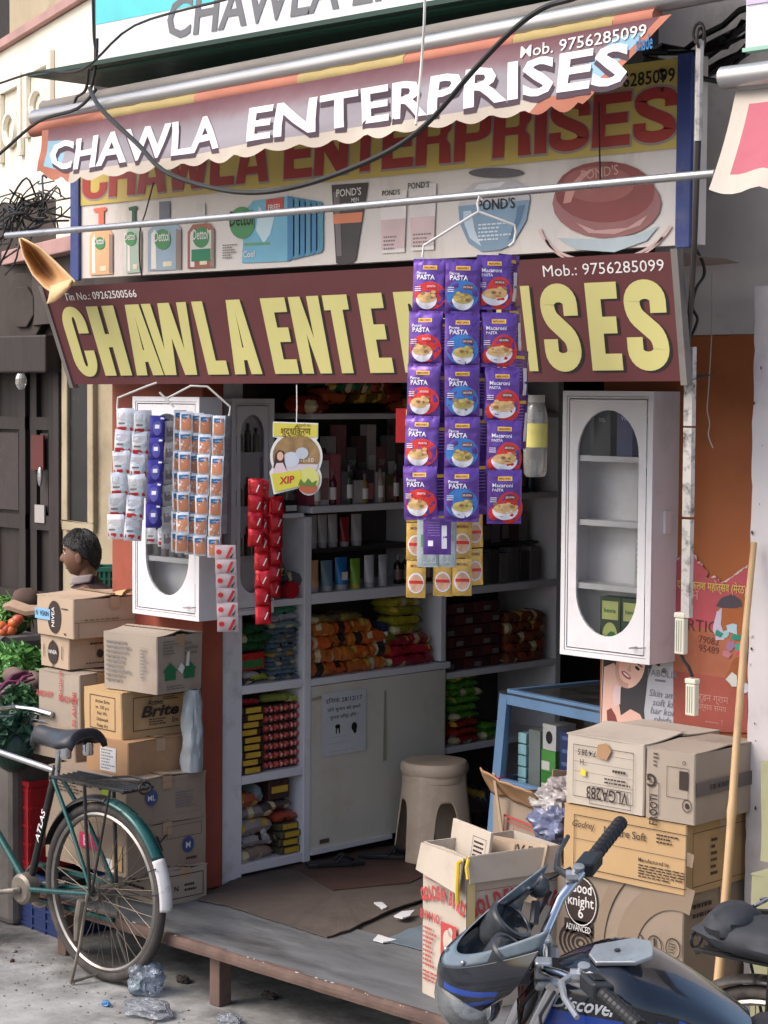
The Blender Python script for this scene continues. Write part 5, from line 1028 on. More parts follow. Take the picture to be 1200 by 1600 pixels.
for s, px, py, sz in (('79082', 1108, 1006, .035), ('95489', 1108, 1020, .035)): q = WP(px, py)-tp.location; b.text(s, q.x, q.z, sz, rot=-.05)
q0, q1 = WP(1076, 985)-tp.location, WP(1104, 960)-tp.location; b.text('ARTIC', (q0.x+q1.x)/2, q0.z, .06); b.obj('dark_lettering', flat('maroon_ink', 96, 44, 40), tp)
b = MB(); b.M = Matrix.Translation((0, -.0040, 0)) @ facing(); q = WP(1112, 920)-tp.location; b.text('दिव्य कलश महोत्सव (मेरठ)', q.x, q.z-.006, .04, wid=.29, off=.01); b.obj('yellow_lettering', flat('poster_yellow', 206, 176, 96), tp)
b = MB(); b.M = Matrix.Translation((0, -.0026, 0)) @ facing()
for s, px, py, sz in (('वार्डन ग्राम', 1110, 1096, .034), ('उत्सव समय', 1112, 1110, .028), ('------ !', 1116, 1132, .03), ('शुभ', 1080, 936, .05)): q = WP(px, py)-tp.location; b.text(s, q.x, q.z, sz)
b.obj('pale_lettering', flat('pale_pink_ink', 196, 140, 128), tp)
# ================================================================== HANGING STRIPS
CAMF = R(45)
def bulge(w, h, t, seal=.012, seed=0, cr=.0021):
    def f(x, y):
        a = max(0, 1-(abs(x)/(w/2))**2.6); vv = max(0, 1-(abs(y)/(h/2-seal))**4) if abs(y) < h/2-seal else 0
        return t*(a*vv)**.6*(1+.35*nz3(x*22+seed*5, y*18, seed+8))+cr*(nz3(x*60+seed*7, y*46, seed)+.6*nz3(x*24, y*90, seed+3)+1.2*nz3(x*110, y*30, seed+5)*max(0, abs(y)/(h/2)-.45))*min(1, a*3)
    return f
def sachet(w, h, t, layers, mats, seed=0, seal=.01, nx=8, ny=10, teeth=0, back=True):
    "pillow pouch centred at origin, front -y, in the XZ plane; layers(b, f) adds conforming print"
    b = MB(); f = bulge(w, h, t, seal, seed); b.M = facing()
    b.grid(lambda u, v: (w*(u-.5), h*(v-.5), f(w*(u-.5), h*(v-.5))), nx, ny, 0)
    if back: b.grid(lambda u, v: (w*(.5-u), h*(v-.5), -.7*f(w*(u-.5), h*(v-.5))-.0006), nx, ny, 0)
    layers(b, f); me = b.mesh('pouch', smooth=True)
    for m in mats: me.materials.append(m)
    return me
def strip(name, label, cat, group, spots, me, part='sachet', jit=.06, rz=CAMF, seed=1, scale=1):
    "spots: list of (px, py, depth[, rz]) of each pouch centre"
    r = random.Random(seed); p0 = W(*spots[0][:2], D=spots[0][2]); t = thing(name, label, cat, p0, 0, group)
    for i, s in enumerate(spots):
        q = W(s[0], s[1], D=s[2])-p0; ms = me[i % len(me)] if isinstance(me, list) else me
        o = mk(part, ms, t, q, (r.uniform(-jit, jit), r.uniform(-jit, jit)*.5, (s[3] if len(s) > 3 else rz)+r.uniform(-jit, jit)*2))
        if scale != 1: o.scale = (scale,)*3
    return t
sp_ = gl('pouch_purple', 100, 64, 148, .22, metal=.45, coat=.2); cream = gl('pasta_cream', 206, 168, 112, .5); cream2 = gl('pasta_green', 190, 168, 92, .5); bowlw = gl('bowl_white', 214, 206, 208, .4)
redp = gl('blob_red', 206, 52, 48, .25, metal=.2); bluep = gl('blob_blue', 60, 122, 190, .25, metal=.2); logo = gl('logo_yellow', 226, 178, 70, .4); whp = gl('print_white', 226, 222, 228, .4); brn = gl('ribbon_brown', 120, 60, 40, .4)
def pasta(kind, seed):
    w, h = .108, .168
    def lay(b, f):
        E1, E2, E3, E4 = .0008, .0014, .0022, .0030
        blob = 2 if kind != 1 else 3
        if kind == 2: b.disc(.016, -.034, .042, .050, E1, 24, blob, f); b.disc(-.034, -.052, .016, .022, E1, 12, blob, f)
        elif kind == 1: b.disc(.0, -.026, .050, .046, E1, 26, blob, f)
        else: b.disc(.002, -.030, .050, .043, E1, 26, blob, f)
        cx = -.008 if kind == 0 else .002; rw = .033 if kind < 2 else .041
        b.disc(cx, -.040, rw, .032, E2, 20, 4, f, math.pi, 2*math.pi); b.disc(cx, -.040, rw, .010, E2+.0003, 20, 4, f)
        r = random.Random(seed+kind)
        b.disc(cx, -.036, rw*.92, .016, E3, 18, 5 if kind != 1 else 6, f)
        for i in range(9): b.disc(cx+r.uniform(-.8, .8)*rw, -.033+r.uniform(-.008, .014), .008, .005, E3+.0003+.0001*i, 8, 9 if i % 3 == 0 else (5 if kind != 1 else 6), f)
        b.rect(-.022, .022, .050, .063, E2, 7, f, 3); b.text('MISOPE\'S', 0, .0535, .0085, E3, 8, wid=.036, fn=f, off=.02)
        if kind < 2: b.text('Penne', -.026, .036, .013, E2, 4, fn=f, off=.015, align='C'); b.text('PASTA', -.012, .020, .020, E2, 4, wid=.056, fn=f, off=.03)
        else: b.text('Macaroni', -.008, .030, .017, E2, 4, wid=.062, fn=f, off=.012); b.text('PASTA', -.022, .017, .012, E2, 4, fn=f, off=.02)
        b.rect(-.002+cx, .030+cx, -.008, .006, E3, 8 if kind else 2, f, 2); b.text('20% EXTRA', .014+cx, -.004, .008, E4, 4, wid=.028, fn=f, off=.02)
        for i in range(3): b.rect(-.046, -.026, -.004-.006*i, -.002-.006*i, E3, 4, f, 2)
    return sachet(w, h, .011, lay, [sp_, sp_, redp, bluep, whp, cream, cream2, logo, brn, gl('pasta_shadow', 150, 108, 62, .5)], seed, .008, 18, 22)
def pback(seed):
    def lay(b, f):
        b.rect(-.035, -.015, -.05, -.028, .001, 1, f, 3); b.rect(.018, .038, -.06, .03, .001, 1, f, 3)
        for i in range(7): b.rect(-.036, .01, .05-.01*i, .053-.01*i, .001, 2, f, 3)
        b.rect(-.02, .03, .058, .068, .001, 3, f, 2)
    return sachet(.108, .168, .010, lay, [sp_, whp, gl('lilac_print', 140, 110, 176, .35), logo], seed, .008, 9, 12)
PK = [[pasta(k, s) for s in range(3)] for k in range(3)]; PB = [pback(s) for s in range(2)]
ys = [447, 529, 611, 692, 770]
c1 = [672, 665, 662, 659, 657]; c2 = [723, 722, 722, 722, 721]; c3 = [772, 779, 784, 787, 788]
strip('pasta_strip', 'strip of purple penne pasta pouches with red print hanging from the pipe', 'pouches', 'pasta pouch strips', [(x, y, 6.34, R(30)) for x, y in zip(c1, ys)], PK[0], 'pouch', .05, seed=1)
strip('pasta_strip', 'strip of purple penne pasta pouches with blue print hanging from the pipe', 'pouches', 'pasta pouch strips', [(x, y, 6.30, R(47)) for x, y in zip(c2, [448, 533, 613, 694, 773])], PK[1], 'pouch', .05, seed=2)
strip('pasta_strip', 'strip of purple macaroni pouches with red print hanging from the pipe', 'pouches', 'pasta pouch strips', [(x, y, 6.32, R(50)) for x, y in zip(c3, [441, 531, 617, 699, 776])], PK[2], 'pouch', .05, seed=3)
strip('pasta_strip', 'strip of pasta pouches turned back to front behind the red print strip', 'pouches', 'pasta pouch strips', [(x, y, 6.44, R(62)) for x, y in zip((700, 695, 692, 690, 688), (455, 540, 622, 702, 775))], PB, 'pouch', .08, seed=4)
strip('pasta_strip', 'strip of pasta pouches turned back to front behind the blue print strip', 'pouches', 'pasta pouch strips', [(x, y, 6.42, R(60)) for x, y in zip((752, 755, 757, 756, 752), (460, 545, 625, 690, 762))], PB, 'pouch', .08, seed=5)
strip('pasta_strip', 'strip of pasta pouches seen edge on behind the macaroni strip', 'pouches', 'pasta pouch strips', [(x, y, 6.40, R(95)) for x, y in zip((793, 800, 808, 810), (440, 520, 590, 660))], PB, 'pouch', .08, seed=6)
strip('pasta_strip', 'single pasta pouch turned back to front above the gold noodle packs', 'pouches', 'pasta pouch strips', [(683, 833, 6.36, R(40))], PB, 'pouch', .02, seed=7, scale=.8)
gp = gl('noodle_gold', 208, 168, 88, .28, metal=.35); npk = gl('noodle_pink', 206, 160, 132, .4)
def noodle():
    def lay(b, f):
        b.disc(0, -.012, .026, .033, .0006, 18, 1, f); b.disc(0, -.012, .021, .027, .0012, 18, 2, f); b.rect(-.022, .022, -.014, -.004, .0018, 3, f, 3); b.text('MOGLI', 0, .038, .012, .001, 4, fn=f, off=.03)
    return sachet(.062, .118, .006, lay, [gp, whp, npk, redp, brn], 3, .006, 7, 9)
NM = noodle()
def goldcol(xs, y0, D, rz, n, lab, seed): strip('noodle_strip', lab, 'sachets', 'gold noodle sachet strips', [(xs, y0-59*k, D, rz) for k in range(n)], NM, 'sachet', .04, seed=seed)
goldcol(650, 905, 6.52, R(38), 5, 'strip of gold noodle sachets hanging behind the red print pasta strip', 1); goldcol(692, 903, 6.54, R(42), 4, 'strip of gold noodle sachets hanging under the grey cartons', 2); goldcol(722, 902, 6.53, R(50), 4, 'strip of gold noodle sachets hanging behind the blue print pasta strip', 3); goldcol(741, 886, 6.62, R(70), 3, 'strip of gold noodle sachets seen aslant behind its neighbours', 4)
for k, (px, lab) in enumerate(((668, 'grey silver pack with green print under the pasta strips'), (697, 'plain grey silver pack hanging beside the green printed one'))):
    def lay(b, f): b.rect(-.028, .028, -.07, .06, .0006, 1, f, 4); (b.rect(-.02, .01, -.02, .02, .001, 2, f, 3) if k == 0 else None)
    me = sachet(.066, .165, .006, lay, [gl('silver_pack', 168, 178, 182, .25, metal=.2), gl('silver_face', 176, 188, 192, .3), gl('pack_green', 90, 160, 100, .4)], k, .006, 7, 9)
    mk('silver_pack', me, None, W(px, 845, D=6.44), (0, 0, R(38)), lab, 'packet', None)
rp = thing('red_packet', 'flat red packet with yellow mark behind the pasta strips', 'packet', W(633, 665, D=6.6), CAMF); b = MB(); b.box(-.03, .03, 0, .01, -.055, .055); b.obj('carton', gl('flat_red', 190, 40, 44, .4), rp); b = MB(); b.box(.0, .03, -.002, -.0005, 0, .02); b.obj('yellow_mark', logo, rp)
# hangers
M_wire = flat('white_coated_wire', 206, 202, 196, .4)
def hanger(label, pts, D, extra=None):
    p0 = W(*pts[0], D=D); o = thing('wire_hanger', label, 'hanger', p0, 0, 'wire hangers'); b = MB()
    b.tube([W(x, y, D=D)-p0 for x, y in pts], .0042, 7); b.obj('wire', M_wire, o, smooth=True)
    if extra: b = MB(); b.tube([W(x, y, D=D)-p0 for x, y in extra], .0042, 7); b.obj('hook', M_wire, o, smooth=True)
hanger('white wire hanger hooked on the steel pipe carrying the pasta strips', [(660, 402), (662, 384), (742, 334), (748, 331), (804, 352), (806, 362), (803, 378), (795, 385)], 6.34, [(748, 331), (746, 318), (749, 307), (753, 312)])
hanger('white wire hanger under the sign carrying the red and white sachets', [(183, 640), (184, 622), (228, 604), (245, 598)], 8.0)
hanger('white wire hanger under the sign carrying the coffee sachets', [(358, 650), (360, 636), (324, 604), (298, 603), (262, 622), (263, 628)], 7.86, [(249, 613), (272, 636)])
# left sachet strips
slv = gl('sachet_white', 216, 214, 218, .24, metal=.35); srd = gl('sachet_red', 184, 40, 44, .35); spn = gl('sachet_face', 196, 204, 208, .28, metal=.3)
def sach_w(seed):
    def lay(b, f): b.rect(-.026, .004, -.034, -.020, .0006, 1, f, 2); b.disc(.008, -.012, .015, .012, .0006, 10, 2, f); b.rect(-.024, .02, .004, .024, .0006, 3, f, 2); b.rect(-.022, .0, -.012, -.006, .0008, 4, f, 2); b.disc(.02, -.028, .005, .006, .001, 8, 1, f)
    return sachet(.058, .08, .007, lay, [slv, srd, spn, gl('sachet_grey', 190, 188, 192, .3), M_grey], seed, .005, 7, 8)
SW = [sach_w(s) for s in range(3)]; nvy = gl('sachet_navy', 56, 48, 132, .22, metal=.4)
def sach_n():
    def lay(b, f): b.disc(0, -.002, .016, .027, .0006, 14, 1, f); b.rect(-.008, .008, -.004, .010, .0012, 2, f, 2); b.rect(.012, .024, .03, .038, .0006, 2, f, 2)
    return sachet(.054, .086, .007, lay, [nvy, gl('navy_light', 84, 80, 160, .3), whp], 2, .005, 7, 8)
SN = sach_n(); cof = gl('coffee_tan', 196, 128, 92, .4); cbl = gl('coffee_blue', 40, 110, 160, .35)
def sach_c(seed):
    def lay(b, f): b.rect(-.018, .018, -.030, .028, .0005, 1, f, 4); b.rect(-.018, .018, .012, .028, .0010, 2, f, 2); b.ring(-.014, -.010, .010, .013, .0036, 14, 3, 1.3, -1.2, 1.4); b.text('coffee', 0, .017, .008, .0016, 3, fn=f, off=.01)
    return sachet(.046, .076, .004, lay, [slv, cof, cbl, whp], seed, .004, 6, 8)
SC = [sach_c(s) for s in range(2)]; SB = sachet(.05, .082, .006, lambda b, f: b.rect(-.018, .018, -.02, .016, .0006, 1, f, 2), [gl('sachet_back', 176, 172, 170, .25), gl('back_print', 120, 110, 112, .4)], 5, .005, 6, 8)
for j, (x0, x1) in enumerate(((196, 181), (223, 208))): strip('sachet_strip', ('outer strip of white and red sachets under the sign', 'inner strip of white and red sachets next to the navy strip')[j], 'sachets', 'hanging sachet strips', [(x0+(x1-x0)*k/5, 657+33.2*k+j*3, 7.98) for k in range(6)], SW, jit=.13, seed=10+j, rz=R(38+8*j), scale=1.2)
strip('sachet_strip', 'strip of navy blue sachets between white and silver ones', 'sachets', 'hanging sachet strips', [(246-1.6*k, 668+34.5*k, 7.92) for k in range(5)]+[], SN, jit=.08, seed=13, rz=R(40), scale=1.08)
strip('sachet_strip', 'strip of navy blue sachets turned edge on', 'sachets', 'hanging sachet strips', [(256-1.2*k, 672+34.5*k, 7.99) for k in range(5)], SN, jit=.08, seed=14, rz=R(85))
strip('sachet_strip', 'strip of silvery sachet backs beside the coffee sachets', 'sachets', 'hanging sachet strips', [(267-1.0*k, 674+33.5*k, 7.95) for k in range(6)], SB, jit=.12, seed=15, rz=R(60))
strip('sachet_strip', 'end of a white and red strip below the navy sachets', 'sachets', 'hanging sachet strips', [(240, 834, 8.0), (258, 838, 7.98)], SW, jit=.12, seed=16, rz=R(48))
for j, (x0, x1, D, rz_, lab) in enumerate(((281, 277, 7.9, 60, 'strip of coffee sachets half hidden beside the silvery backs'), (291, 284, 7.86, 46, 'strip of coffee sachets in front of the silvery backs'), (309, 298, 7.88, 52, 'strip of coffee sachets mostly hidden behind the middle strip'), (321, 312, 7.84, 44, 'middle strip of coffee sachets overlapping its neighbour'), (342, 334, 7.82, 46, 'outermost strip of coffee sachets on the wire hanger'))):
    strip('coffee_strip', lab, 'sachets', 'coffee sachet strips', [(x0+(x1-x0)*k/6, 657+31.5*k+j*2.2, D) for k in range(7)], SC, jit=.08, seed=20+j, rz=R(rz_), scale=1.06)
strip('coffee_strip', 'strip of coffee sachets turned to show grey backs at the hanger end', 'sachets', 'coffee sachet strips', [(353-1.2*k, 664+31*k, 7.9) for k in range(6)], sachet(.046, .076, .004, lambda b, f: None, [gl('grey_foil', 150, 150, 154, .25)], 3, .004, 6, 8), jit=.06, seed=26, rz=R(88))
def sach_r():
    def lay(b, f): b.rect(-.036, -.012, -.024, .024, .0005, 1, f, 3); b.disc(-.024, .002, .010, .010, .0012, 12, 2, f); b.poly([(.0, -.022, f(0, -.01)+.001), (.012, -.022, f(.01, -.01)+.001), (.03, .02, f(.03, .01)+.001), (.02, .02, f(.02, .01)+.001)], 2); b.poly([(.016, -.02, f(.016, -.01)+.001), (.024, -.022, f(.02, -.01)+.001), (.034, .0, f(.034, 0)+.001)], 3)
    return sachet(.08, .056, .005, lay, [gl('red_sachet_grey', 176, 160, 162, .3), gl('red_sachet_pink', 196, 150, 152, .3), srd, M_ink], 4, .004, 7, 6)
strip('sachet_strip', 'strip of grey and red sachets hanging from the left cabinet corner', 'sachets', 'hanging sachet strips', [(352+.8*k, 863+22.5*k, 7.75) for k in range(6)], sach_r(), jit=.06, seed=30, rz=R(48))
rf = gl('red_foil', 190, 32, 42, .2, metal=.4)
def sach_f(seed):
    def lay(b, f): b.poly([(.002, -.016, f(0, 0)+.001), (.006, -.018, f(0, 0)+.001), (.018, .010, f(.01, 0)+.001), (.014, .012, f(.01, 0)+.001)], 1)
    return sachet(.062, .072, .014, lay, [rf, whp], seed, .003, 8, 8)
SF = [sach_f(s) for s in range(3)]
for lab, sp3, sd in (('long strip of red foil packets hanging before the narrow cabinet', [(408+.5*k, 765+28*k, 7.98) for k in range(8)], 40), ('short strip of red foil packets folded over the long one', [(400, 762+26*k, 7.93) for k in range(4)], 41), ('strip of red foil packets curling inward beside the long one', [(432-1.0*k, 790+26*k, 8.05, R(70)) for k in range(6)], 42)):
    strip('red_foil_strip', lab, 'sachets', 'red foil packet strips', sp3, SF, 'packet', .12, seed=sd)
# display card
dc = thing('hanging_display_card', 'round advert card with yellow header hanging on a thread in the shop opening', 'card', W(463, 715, D=7.2), R(43))
k_ = 7.2/3200
def dpt(px, py): return ((px-463)*k_, (715-py)*k_)
def dpoly(pts, name, mat, e, th=.002): b = MB(); b.prism([dpt(*p) for p in pts], 0, th, Matrix.Translation((0, -e-(.0015 if e else 0), 0)) @ facing()); return b.obj(name, mat, dc)
def ellp(cx, cy, rx, ry, a0=0, a1=360, n=28): return [(cx+rx*math.cos(R(a0+(a1-a0)*i/n)), cy-ry*math.sin(R(a0+(a1-a0)*i/n))) for i in range(n if a1-a0 >= 360 else n+1)]
cw_ = flat('card_white', 222, 220, 216, .5)
dpoly([(426, 659), (497, 661), (497, 684)]+ellp(463, 713, 41, 40, 40, -30)+ellp(483, 748, 20, 26, 40, -140)+[(470, 762), (428, 773), (421, 738)]+ellp(463, 713, 41, 40, 205, 135)+[(426, 683)], 'card', cw_, 0)
dpoly([(427, 661), (496, 663), (496, 683), (427, 682)], 'header', flat('card_yellow', 214, 200, 84, .5), .001, .0008)
dpoly(ellp(463, 713, 37, 35), 'scene_print', flat('card_scene', 150, 120, 80, .5, var=.3, scale=30), .001, .0008)
dpoly(ellp(463, 725, 34, 22, 180, 360)+[], 'pale_print', flat('card_pale', 200, 190, 196, .5), .0022, .0006)
dpoly(ellp(455, 718, 13, 12), 'plate_print', flat('card_plate', 196, 200, 212, .5), .0028, .0005); dpoly(ellp(472, 708, 10, 9), 'pot_print', flat('card_pot', 184, 190, 200, .5), .0032, .0005)
dpoly([(427, 732), (430, 710), (436, 703), (444, 706), (445, 722), (448, 735)], 'hair_print', flat('card_hair', 60, 36, 30, .5), .0034, .0004); dpoly(ellp(438, 713, 5, 7), 'face_print', flat('card_face', 216, 170, 146, .5), .0040, .0004); dpoly([(426, 740), (432, 724), (442, 723), (450, 739)], 'blouse_print', flat('card_blouse', 214, 190, 196, .5), .0040, .0004)
dpoly([(424, 741), (470, 734), (474, 758), (430, 769)], 'soap_print', flat('card_soap', 206, 196, 70, .5), .0046, .0006); dpoly(ellp(483, 748, 16, 18), 'lime_print', flat('card_lime', 206, 204, 120, .5), .0042, .0006); dpoly(ellp(482, 762, 14, 9), 'fruit_print', flat('card_fruit', 168, 90, 60, .5), .0052, .0004); dpoly([(466, 758), (470, 748), (476, 755), (482, 747), (488, 754), (496, 750), (492, 760)], 'leaf_print', flat('card_leaf', 90, 120, 50, .5), .0058, .0004)
b = MB(); b.M = Matrix.Translation((0, -.0042, 0)) @ facing(); b.text('शुद्धिकरण', *dpt(462, 679), .034, wid=.105, off=.012); b.text('बर्तनों का', *dpt(474, 667), .014); b.obj('lettering', flat('card_brown', 104, 66, 30, .5), dc)
b = MB(); b.M = Matrix.Translation((0, -.0075, 0)) @ facing(); b.text('XIP', *dpt(449, 755), .034, off=.03, shear=.2, rot=.14); b.obj('red_lettering', srd, dc)
b = MB(); b.M = Matrix.Translation((0, -.0060, 0)) @ facing(); b.text('-1-10', *dpt(480, 722), .022); b.obj('white_lettering', M_wprint, dc)
b = MB(); b.tube([(0, 0, .12), (.001, .003, .18), (0, 0, .255)], .0022, 5); b.obj('thread', M_wprint, dc)
# clear jars hanging behind the pasta
jr = thing('hanging_jar', 'clear plastic jar with yellow label hung behind the pasta strips', 'jar', W(836, 745, D=6.9), CAMF)
b = MB(); b.lathe([(.030, 0), (.038, .012), (.040, .05), (.040, .20), (.034, .235), (.026, .25)], 20, cap=False); b.obj('jar', glassy('jar_plastic', (.86, .86, .84), .06, .1, .25, (.7, .68, .64)), jr, smooth=True)
b = MB(); b.lathe([(.0405, .10), (.0405, .18)], 20, cap=False); b.obj('label_band', gl('jar_yellow', 206, 196, 110, .5), jr, smooth=True); b = MB(); b.lathe([(.03, .25), (.03, .275)], 16); b.obj('lid', gl('jar_lid', 170, 164, 156, .4), jr, smooth=True)

# ================================================================== CARTONS
def kraft(n, r, g, b_, **k): return pm('kraft_'+n, S(r, g, b_), .85, var=.07, scale=3, bump=.12, bscale=22, spec=.2, dirt=S(int(r*.82), int(g*.8), int(b_*.78)), damt=.55, dscale=3.2, **k)
KA = kraft('tan', 178, 156, 134); KB = kraft('grey', 160, 146, 132); KC = kraft('orange', 184, 152, 112); KD = kraft('brown', 166, 130, 98); KE = kraft('dull', 148, 132, 116); KF = kraft('pale', 186, 174, 160)
M_kink = flat('box_black_print', 58, 46, 42, .85); M_kred = flat('box_red_print', 176, 66, 66, .85); M_ktape = pm('clear_brown_tape', S(168, 140, 112), .3, var=.05, coat=.3)
class Carton:
    def __init__(s, label, edge, z0, w, d, h, rz, mat, seam='x', lift=.008, seed=0, tape=True, group=None, sag=.004, top=True, name='cardboard_box', mats=None):
        s.w, s.d, s.h = w, d, h
        s.t = thing(name, label, 'box', (edge[0], edge[1], z0), rz, group); s.n = 0
        b = MB(); A = .0062; r = random.Random(seed)
        def dsp(p):
            k = seed*5.7; return Vector((p[0]+A*nz3(p[0]*5+k, p[1]*5, p[2]*5), p[1]+A*nz3(p[0]*5, p[1]*5+k, p[2]*5+9), p[2]+.4*A*nz3(p[0]*4, p[1]*4, k)))
        n = 8
        b.grid(lambda u, v: dsp((-w+w*u, 0, h*v)), n, n); b.grid(lambda u, v: dsp((0, d*u, h*v)), n, n)
        b.grid(lambda u, v: dsp((-w*u, d, h*v)), n, n); b.grid(lambda u, v: dsp((-w, d-d*u, h*v)), n, n); b.grid(lambda u, v: dsp((-w+w*u, d-d*v, 0)), 2, 2)
        b.obj('body', mats or mat, s.t, merge=True, bevel=.004, seg=1)
        if not top: return
        for k in range(2):
            L = lift*r.uniform(.4, 1.3); b = MB()
            if seam == 'x':      # seam runs along x: flaps hinge on the front/back edges
                y0, y1 = (0, d/2-.0015) if k == 0 else (d, d/2+.0015)
                fn = lambda u, v: Vector((-w-.001+(w+.002)*u, y0+(y1-y0)*v, h+.0015+.4*A*nz3((-w+w*u)*4, (y0+(y1-y0)*v)*4, seed*5.7)*(1-v)+L*v*v-sag*math.sin(3.14*u)*v))
            else:
                x0, x1 = (0, -w/2+.0015) if k == 0 else (-w, -w/2-.0015)
                fn = lambda u, v: Vector((x0+(x1-x0)*v, -.001+(d+.002)*u, h+.0015+.4*A*nz3((x0+(x1-x0)*v)*4, d*u*4, seed*5.7)*(1-v)+L*v*v-sag*math.sin(3.14*u)*v))
            b.grid(fn, 10, 8); o = b.obj('top_flap', mat, s.t); md = o.modifiers.new('board', 'SOLIDIFY'); md.thickness = .004; md.offset = 0
        if tape:
            b = MB()
            if seam == 'x': b.grid(lambda u, v: (-w+w*u, d/2-.024+.048*v, h+.005+lift*.9-sag*math.sin(3.14*u)), 10, 1); b.grid(lambda u, v: (.003+.001*nz3(v*9, 1, 1), d/2-.024+.048*u, h+.004-.05*v), 4, 3)
            else: b.grid(lambda u, v: (-w/2-.024+.048*v, d*u, h+.005+lift*.9-sag*math.sin(3.14*u)), 10, 1); b.grid(lambda u, v: (-w/2-.024+.048*u, -.003, h+.004-.05*v), 4, 3)
            b.obj('tape', M_ktape, s.t)
    def face(s, f, e=.005):
        s.n += 1; e += .0002*s.n; b = MB()
        b.M = (Matrix.Translation((-s.w, -e, 0)) @ facing()) if f == 'F' else (Matrix.Translation((e, 0, 0)) @ facing(R(90)))
        return b
    def put(s, b, mat, name='print'): return b.obj(name, mat, s.t)
def E_(px, py, Y): q = W(px, py, Y=Y); return (q.x, q.y), q.z
# -- left stack, bottom up (heights follow the pile)
c = Carton('small framed cardboard box at the foot of the left pile', (-6.245, 5.02), .242, .34, .23, .135, R(-2), KB, seed=1, sag=.001)
b = c.face('R'); b.frame(.03, .205, .02, .115, .003); b.text('N', .07, .05, .03, off=.02); b.scrib(.11, .17, .04, .08, 2, seed=2); c.put(b, M_kink)
b = c.face('F'); b.frame(.03, .31, .02, .115, .003); b.scrib(.1, .26, .04, .09, 2, seed=5); c.put(b, M_kink)
c = Carton('wide dull carton with blue round mark, second from the foot of the left pile', (-6.262, 4.86), .380, .52, .41, .185, R(1), KE, seed=2, sag=.002)
b = c.face('R'); b.disc(.31, .085, .03, .033, 0, 18); c.put(b, flat('box_blue', 62, 76, 122), 'blue_mark')
b = c.face('R'); b.text('M', .31, .072, .035, off=.01); c.put(b, M_wprint)
b = c.face('R'); b.frame(.2, .38, .12, .17, .0015); b.text('X', .16, .08, .09, shear=.4); b.scrib(.3, .39, .02, .04, 1, seed=3); c.put(b, M_kink)
b = c.face('F'); b.rect(.23, .35, .08, .14); c.put(b, flat('box_magenta', 190, 50, 92), 'magenta_patch')
b = c.face('F'); b.text('b', .27, .09, .06, off=.01); b.rect(.40, .45, .01, .06); c.put(b, M_wprint)
b = c.face('F'); b.rect(.44, .50, .02, .12); c.put(b, KC, 'tape_patch')
c = Carton('wide dull carton with smudged print resting under the brown box', (-6.27, 4.865), .568, .52, .40, .182, R(-1), KE, seed=3, sag=.002)
b = c.face('R'); b.disc(.12, .11, .03, .033, 0, 18); c.put(b, flat('box_blue', 62, 76, 122), 'blue_mark')
b = c.face('R'); b.text('ML', .12, .098, .03, off=.01); c.put(b, M_wprint)
b = c.face('R'); b.scrib(.24, .35, .05, .12, 6, seed=6); b.frame(.13, .37, .03, .165, .0012); b.text('hp', .10, .15, .03, shear=.4); c.put(b, flat('smudge', 120, 112, 118), 'smudged_print')
b = c.face('F'); b.scrib(.05, .3, .09, .14, 4, seed=7); c.put(b, M_kink)
b = c.face('F'); b.rect(.37, .42, .03, .15); c.put(b, flat('highlighter', 150, 176, 40), 'green_marker')
e, z = E_(200, 1218, 4.93)
cb = Carton('plain brown carton with white address label in the left pile', e, .754, .27, .33, .132, R(1), KD, seed=4)
b = cb.face('F'); b.rect(.10, .20, .01, .105); cb.put(b, flat('label_paper', 196, 196, 200, .8), 'label_sheet')
b = cb.face('F'); b.scrib(.108, .195, .015, .10, 7, seed=8); cb.put(b, M_grey)
e, z = E_(191, 1160, 4.95)
c = Carton('orange tan carton with framed black lettering on both faces in the left pile', e, .890, .255, .335, .186, R(-1), KC, seam='x', lift=.006, seed=5)
b = c.face('R'); b.frame(.05, .315, .03, .165, .003); b.text('Active', .12, .128, .03, off=.012, shear=.2, align='L'); b.text('Brite', .09, .082, .062, off=.03, shear=.25, align='L', wid=.19); b.scrib(.13, .24, .045, .075, 3, seed=9); b.scrib(.2, .29, .142, .158, 2, seed=19); b.text('Em', .26, .05, .028, shear=.2); c.put(b, M_kink)
b = c.face('F'); b.frame(.045, .215, .03, .165, .003)
for i, s_ in enumerate(('Active Brite', 'nr. 100 pcs', 'Net Wt.', 'Dishwash', 'Keep dry')): b.text(s_, .13, .135-.024*i, .02, off=.005)
c.put(b, M_kink)
e, z = E_(245, 1075, 5.0)
c = Carton('dented grey tan carton with two green house marks on the left pile', e, 1.084, .30, .255, .225, R(6), KB, seed=6, lift=.016, sag=.0)
b = c.face('R'); 
for x in (.07, .175): b.poly([(x-.03, .05, 0), (x+.03, .05, 0), (x+.03, .085, 0), (x+.042, .085, 0), (x, .12, 0), (x-.042, .085, 0), (x-.03, .085, 0)])
c.put(b, flat('box_green', 40, 110, 70), 'green_house_mark')
b = c.face('R'); b.scrib(.03, .12, .15, .21, 5, seed=11); b.scrib(.15, .23, .14, .20, 3, seed=12); b.scrib(.05, .2, .01, .03, 2, seed=13); c.put(b, M_grey)
b = c.face('F'); b.scrib(.02, .17, .03, .20, 9, seed=14); b.frame(.21, .25, .05, .18, .001); b.scrib(.212, .248, .055, .175, 9, seed=3); c.put(b, M_grey)
b = c.face('R'); b.poly([(.11, .09, 0), (.135, .07, 0), (.15, .095, 0), (.13, .115, 0)]); b.poly([(.15, .10, .004), (.17, .10, .004), (.165, .16, .012), (.150, .155, .012)]); c.put(b, M_wprint, 'torn_label')
e, z = E_(125, 1140, 5.0)
zc = z
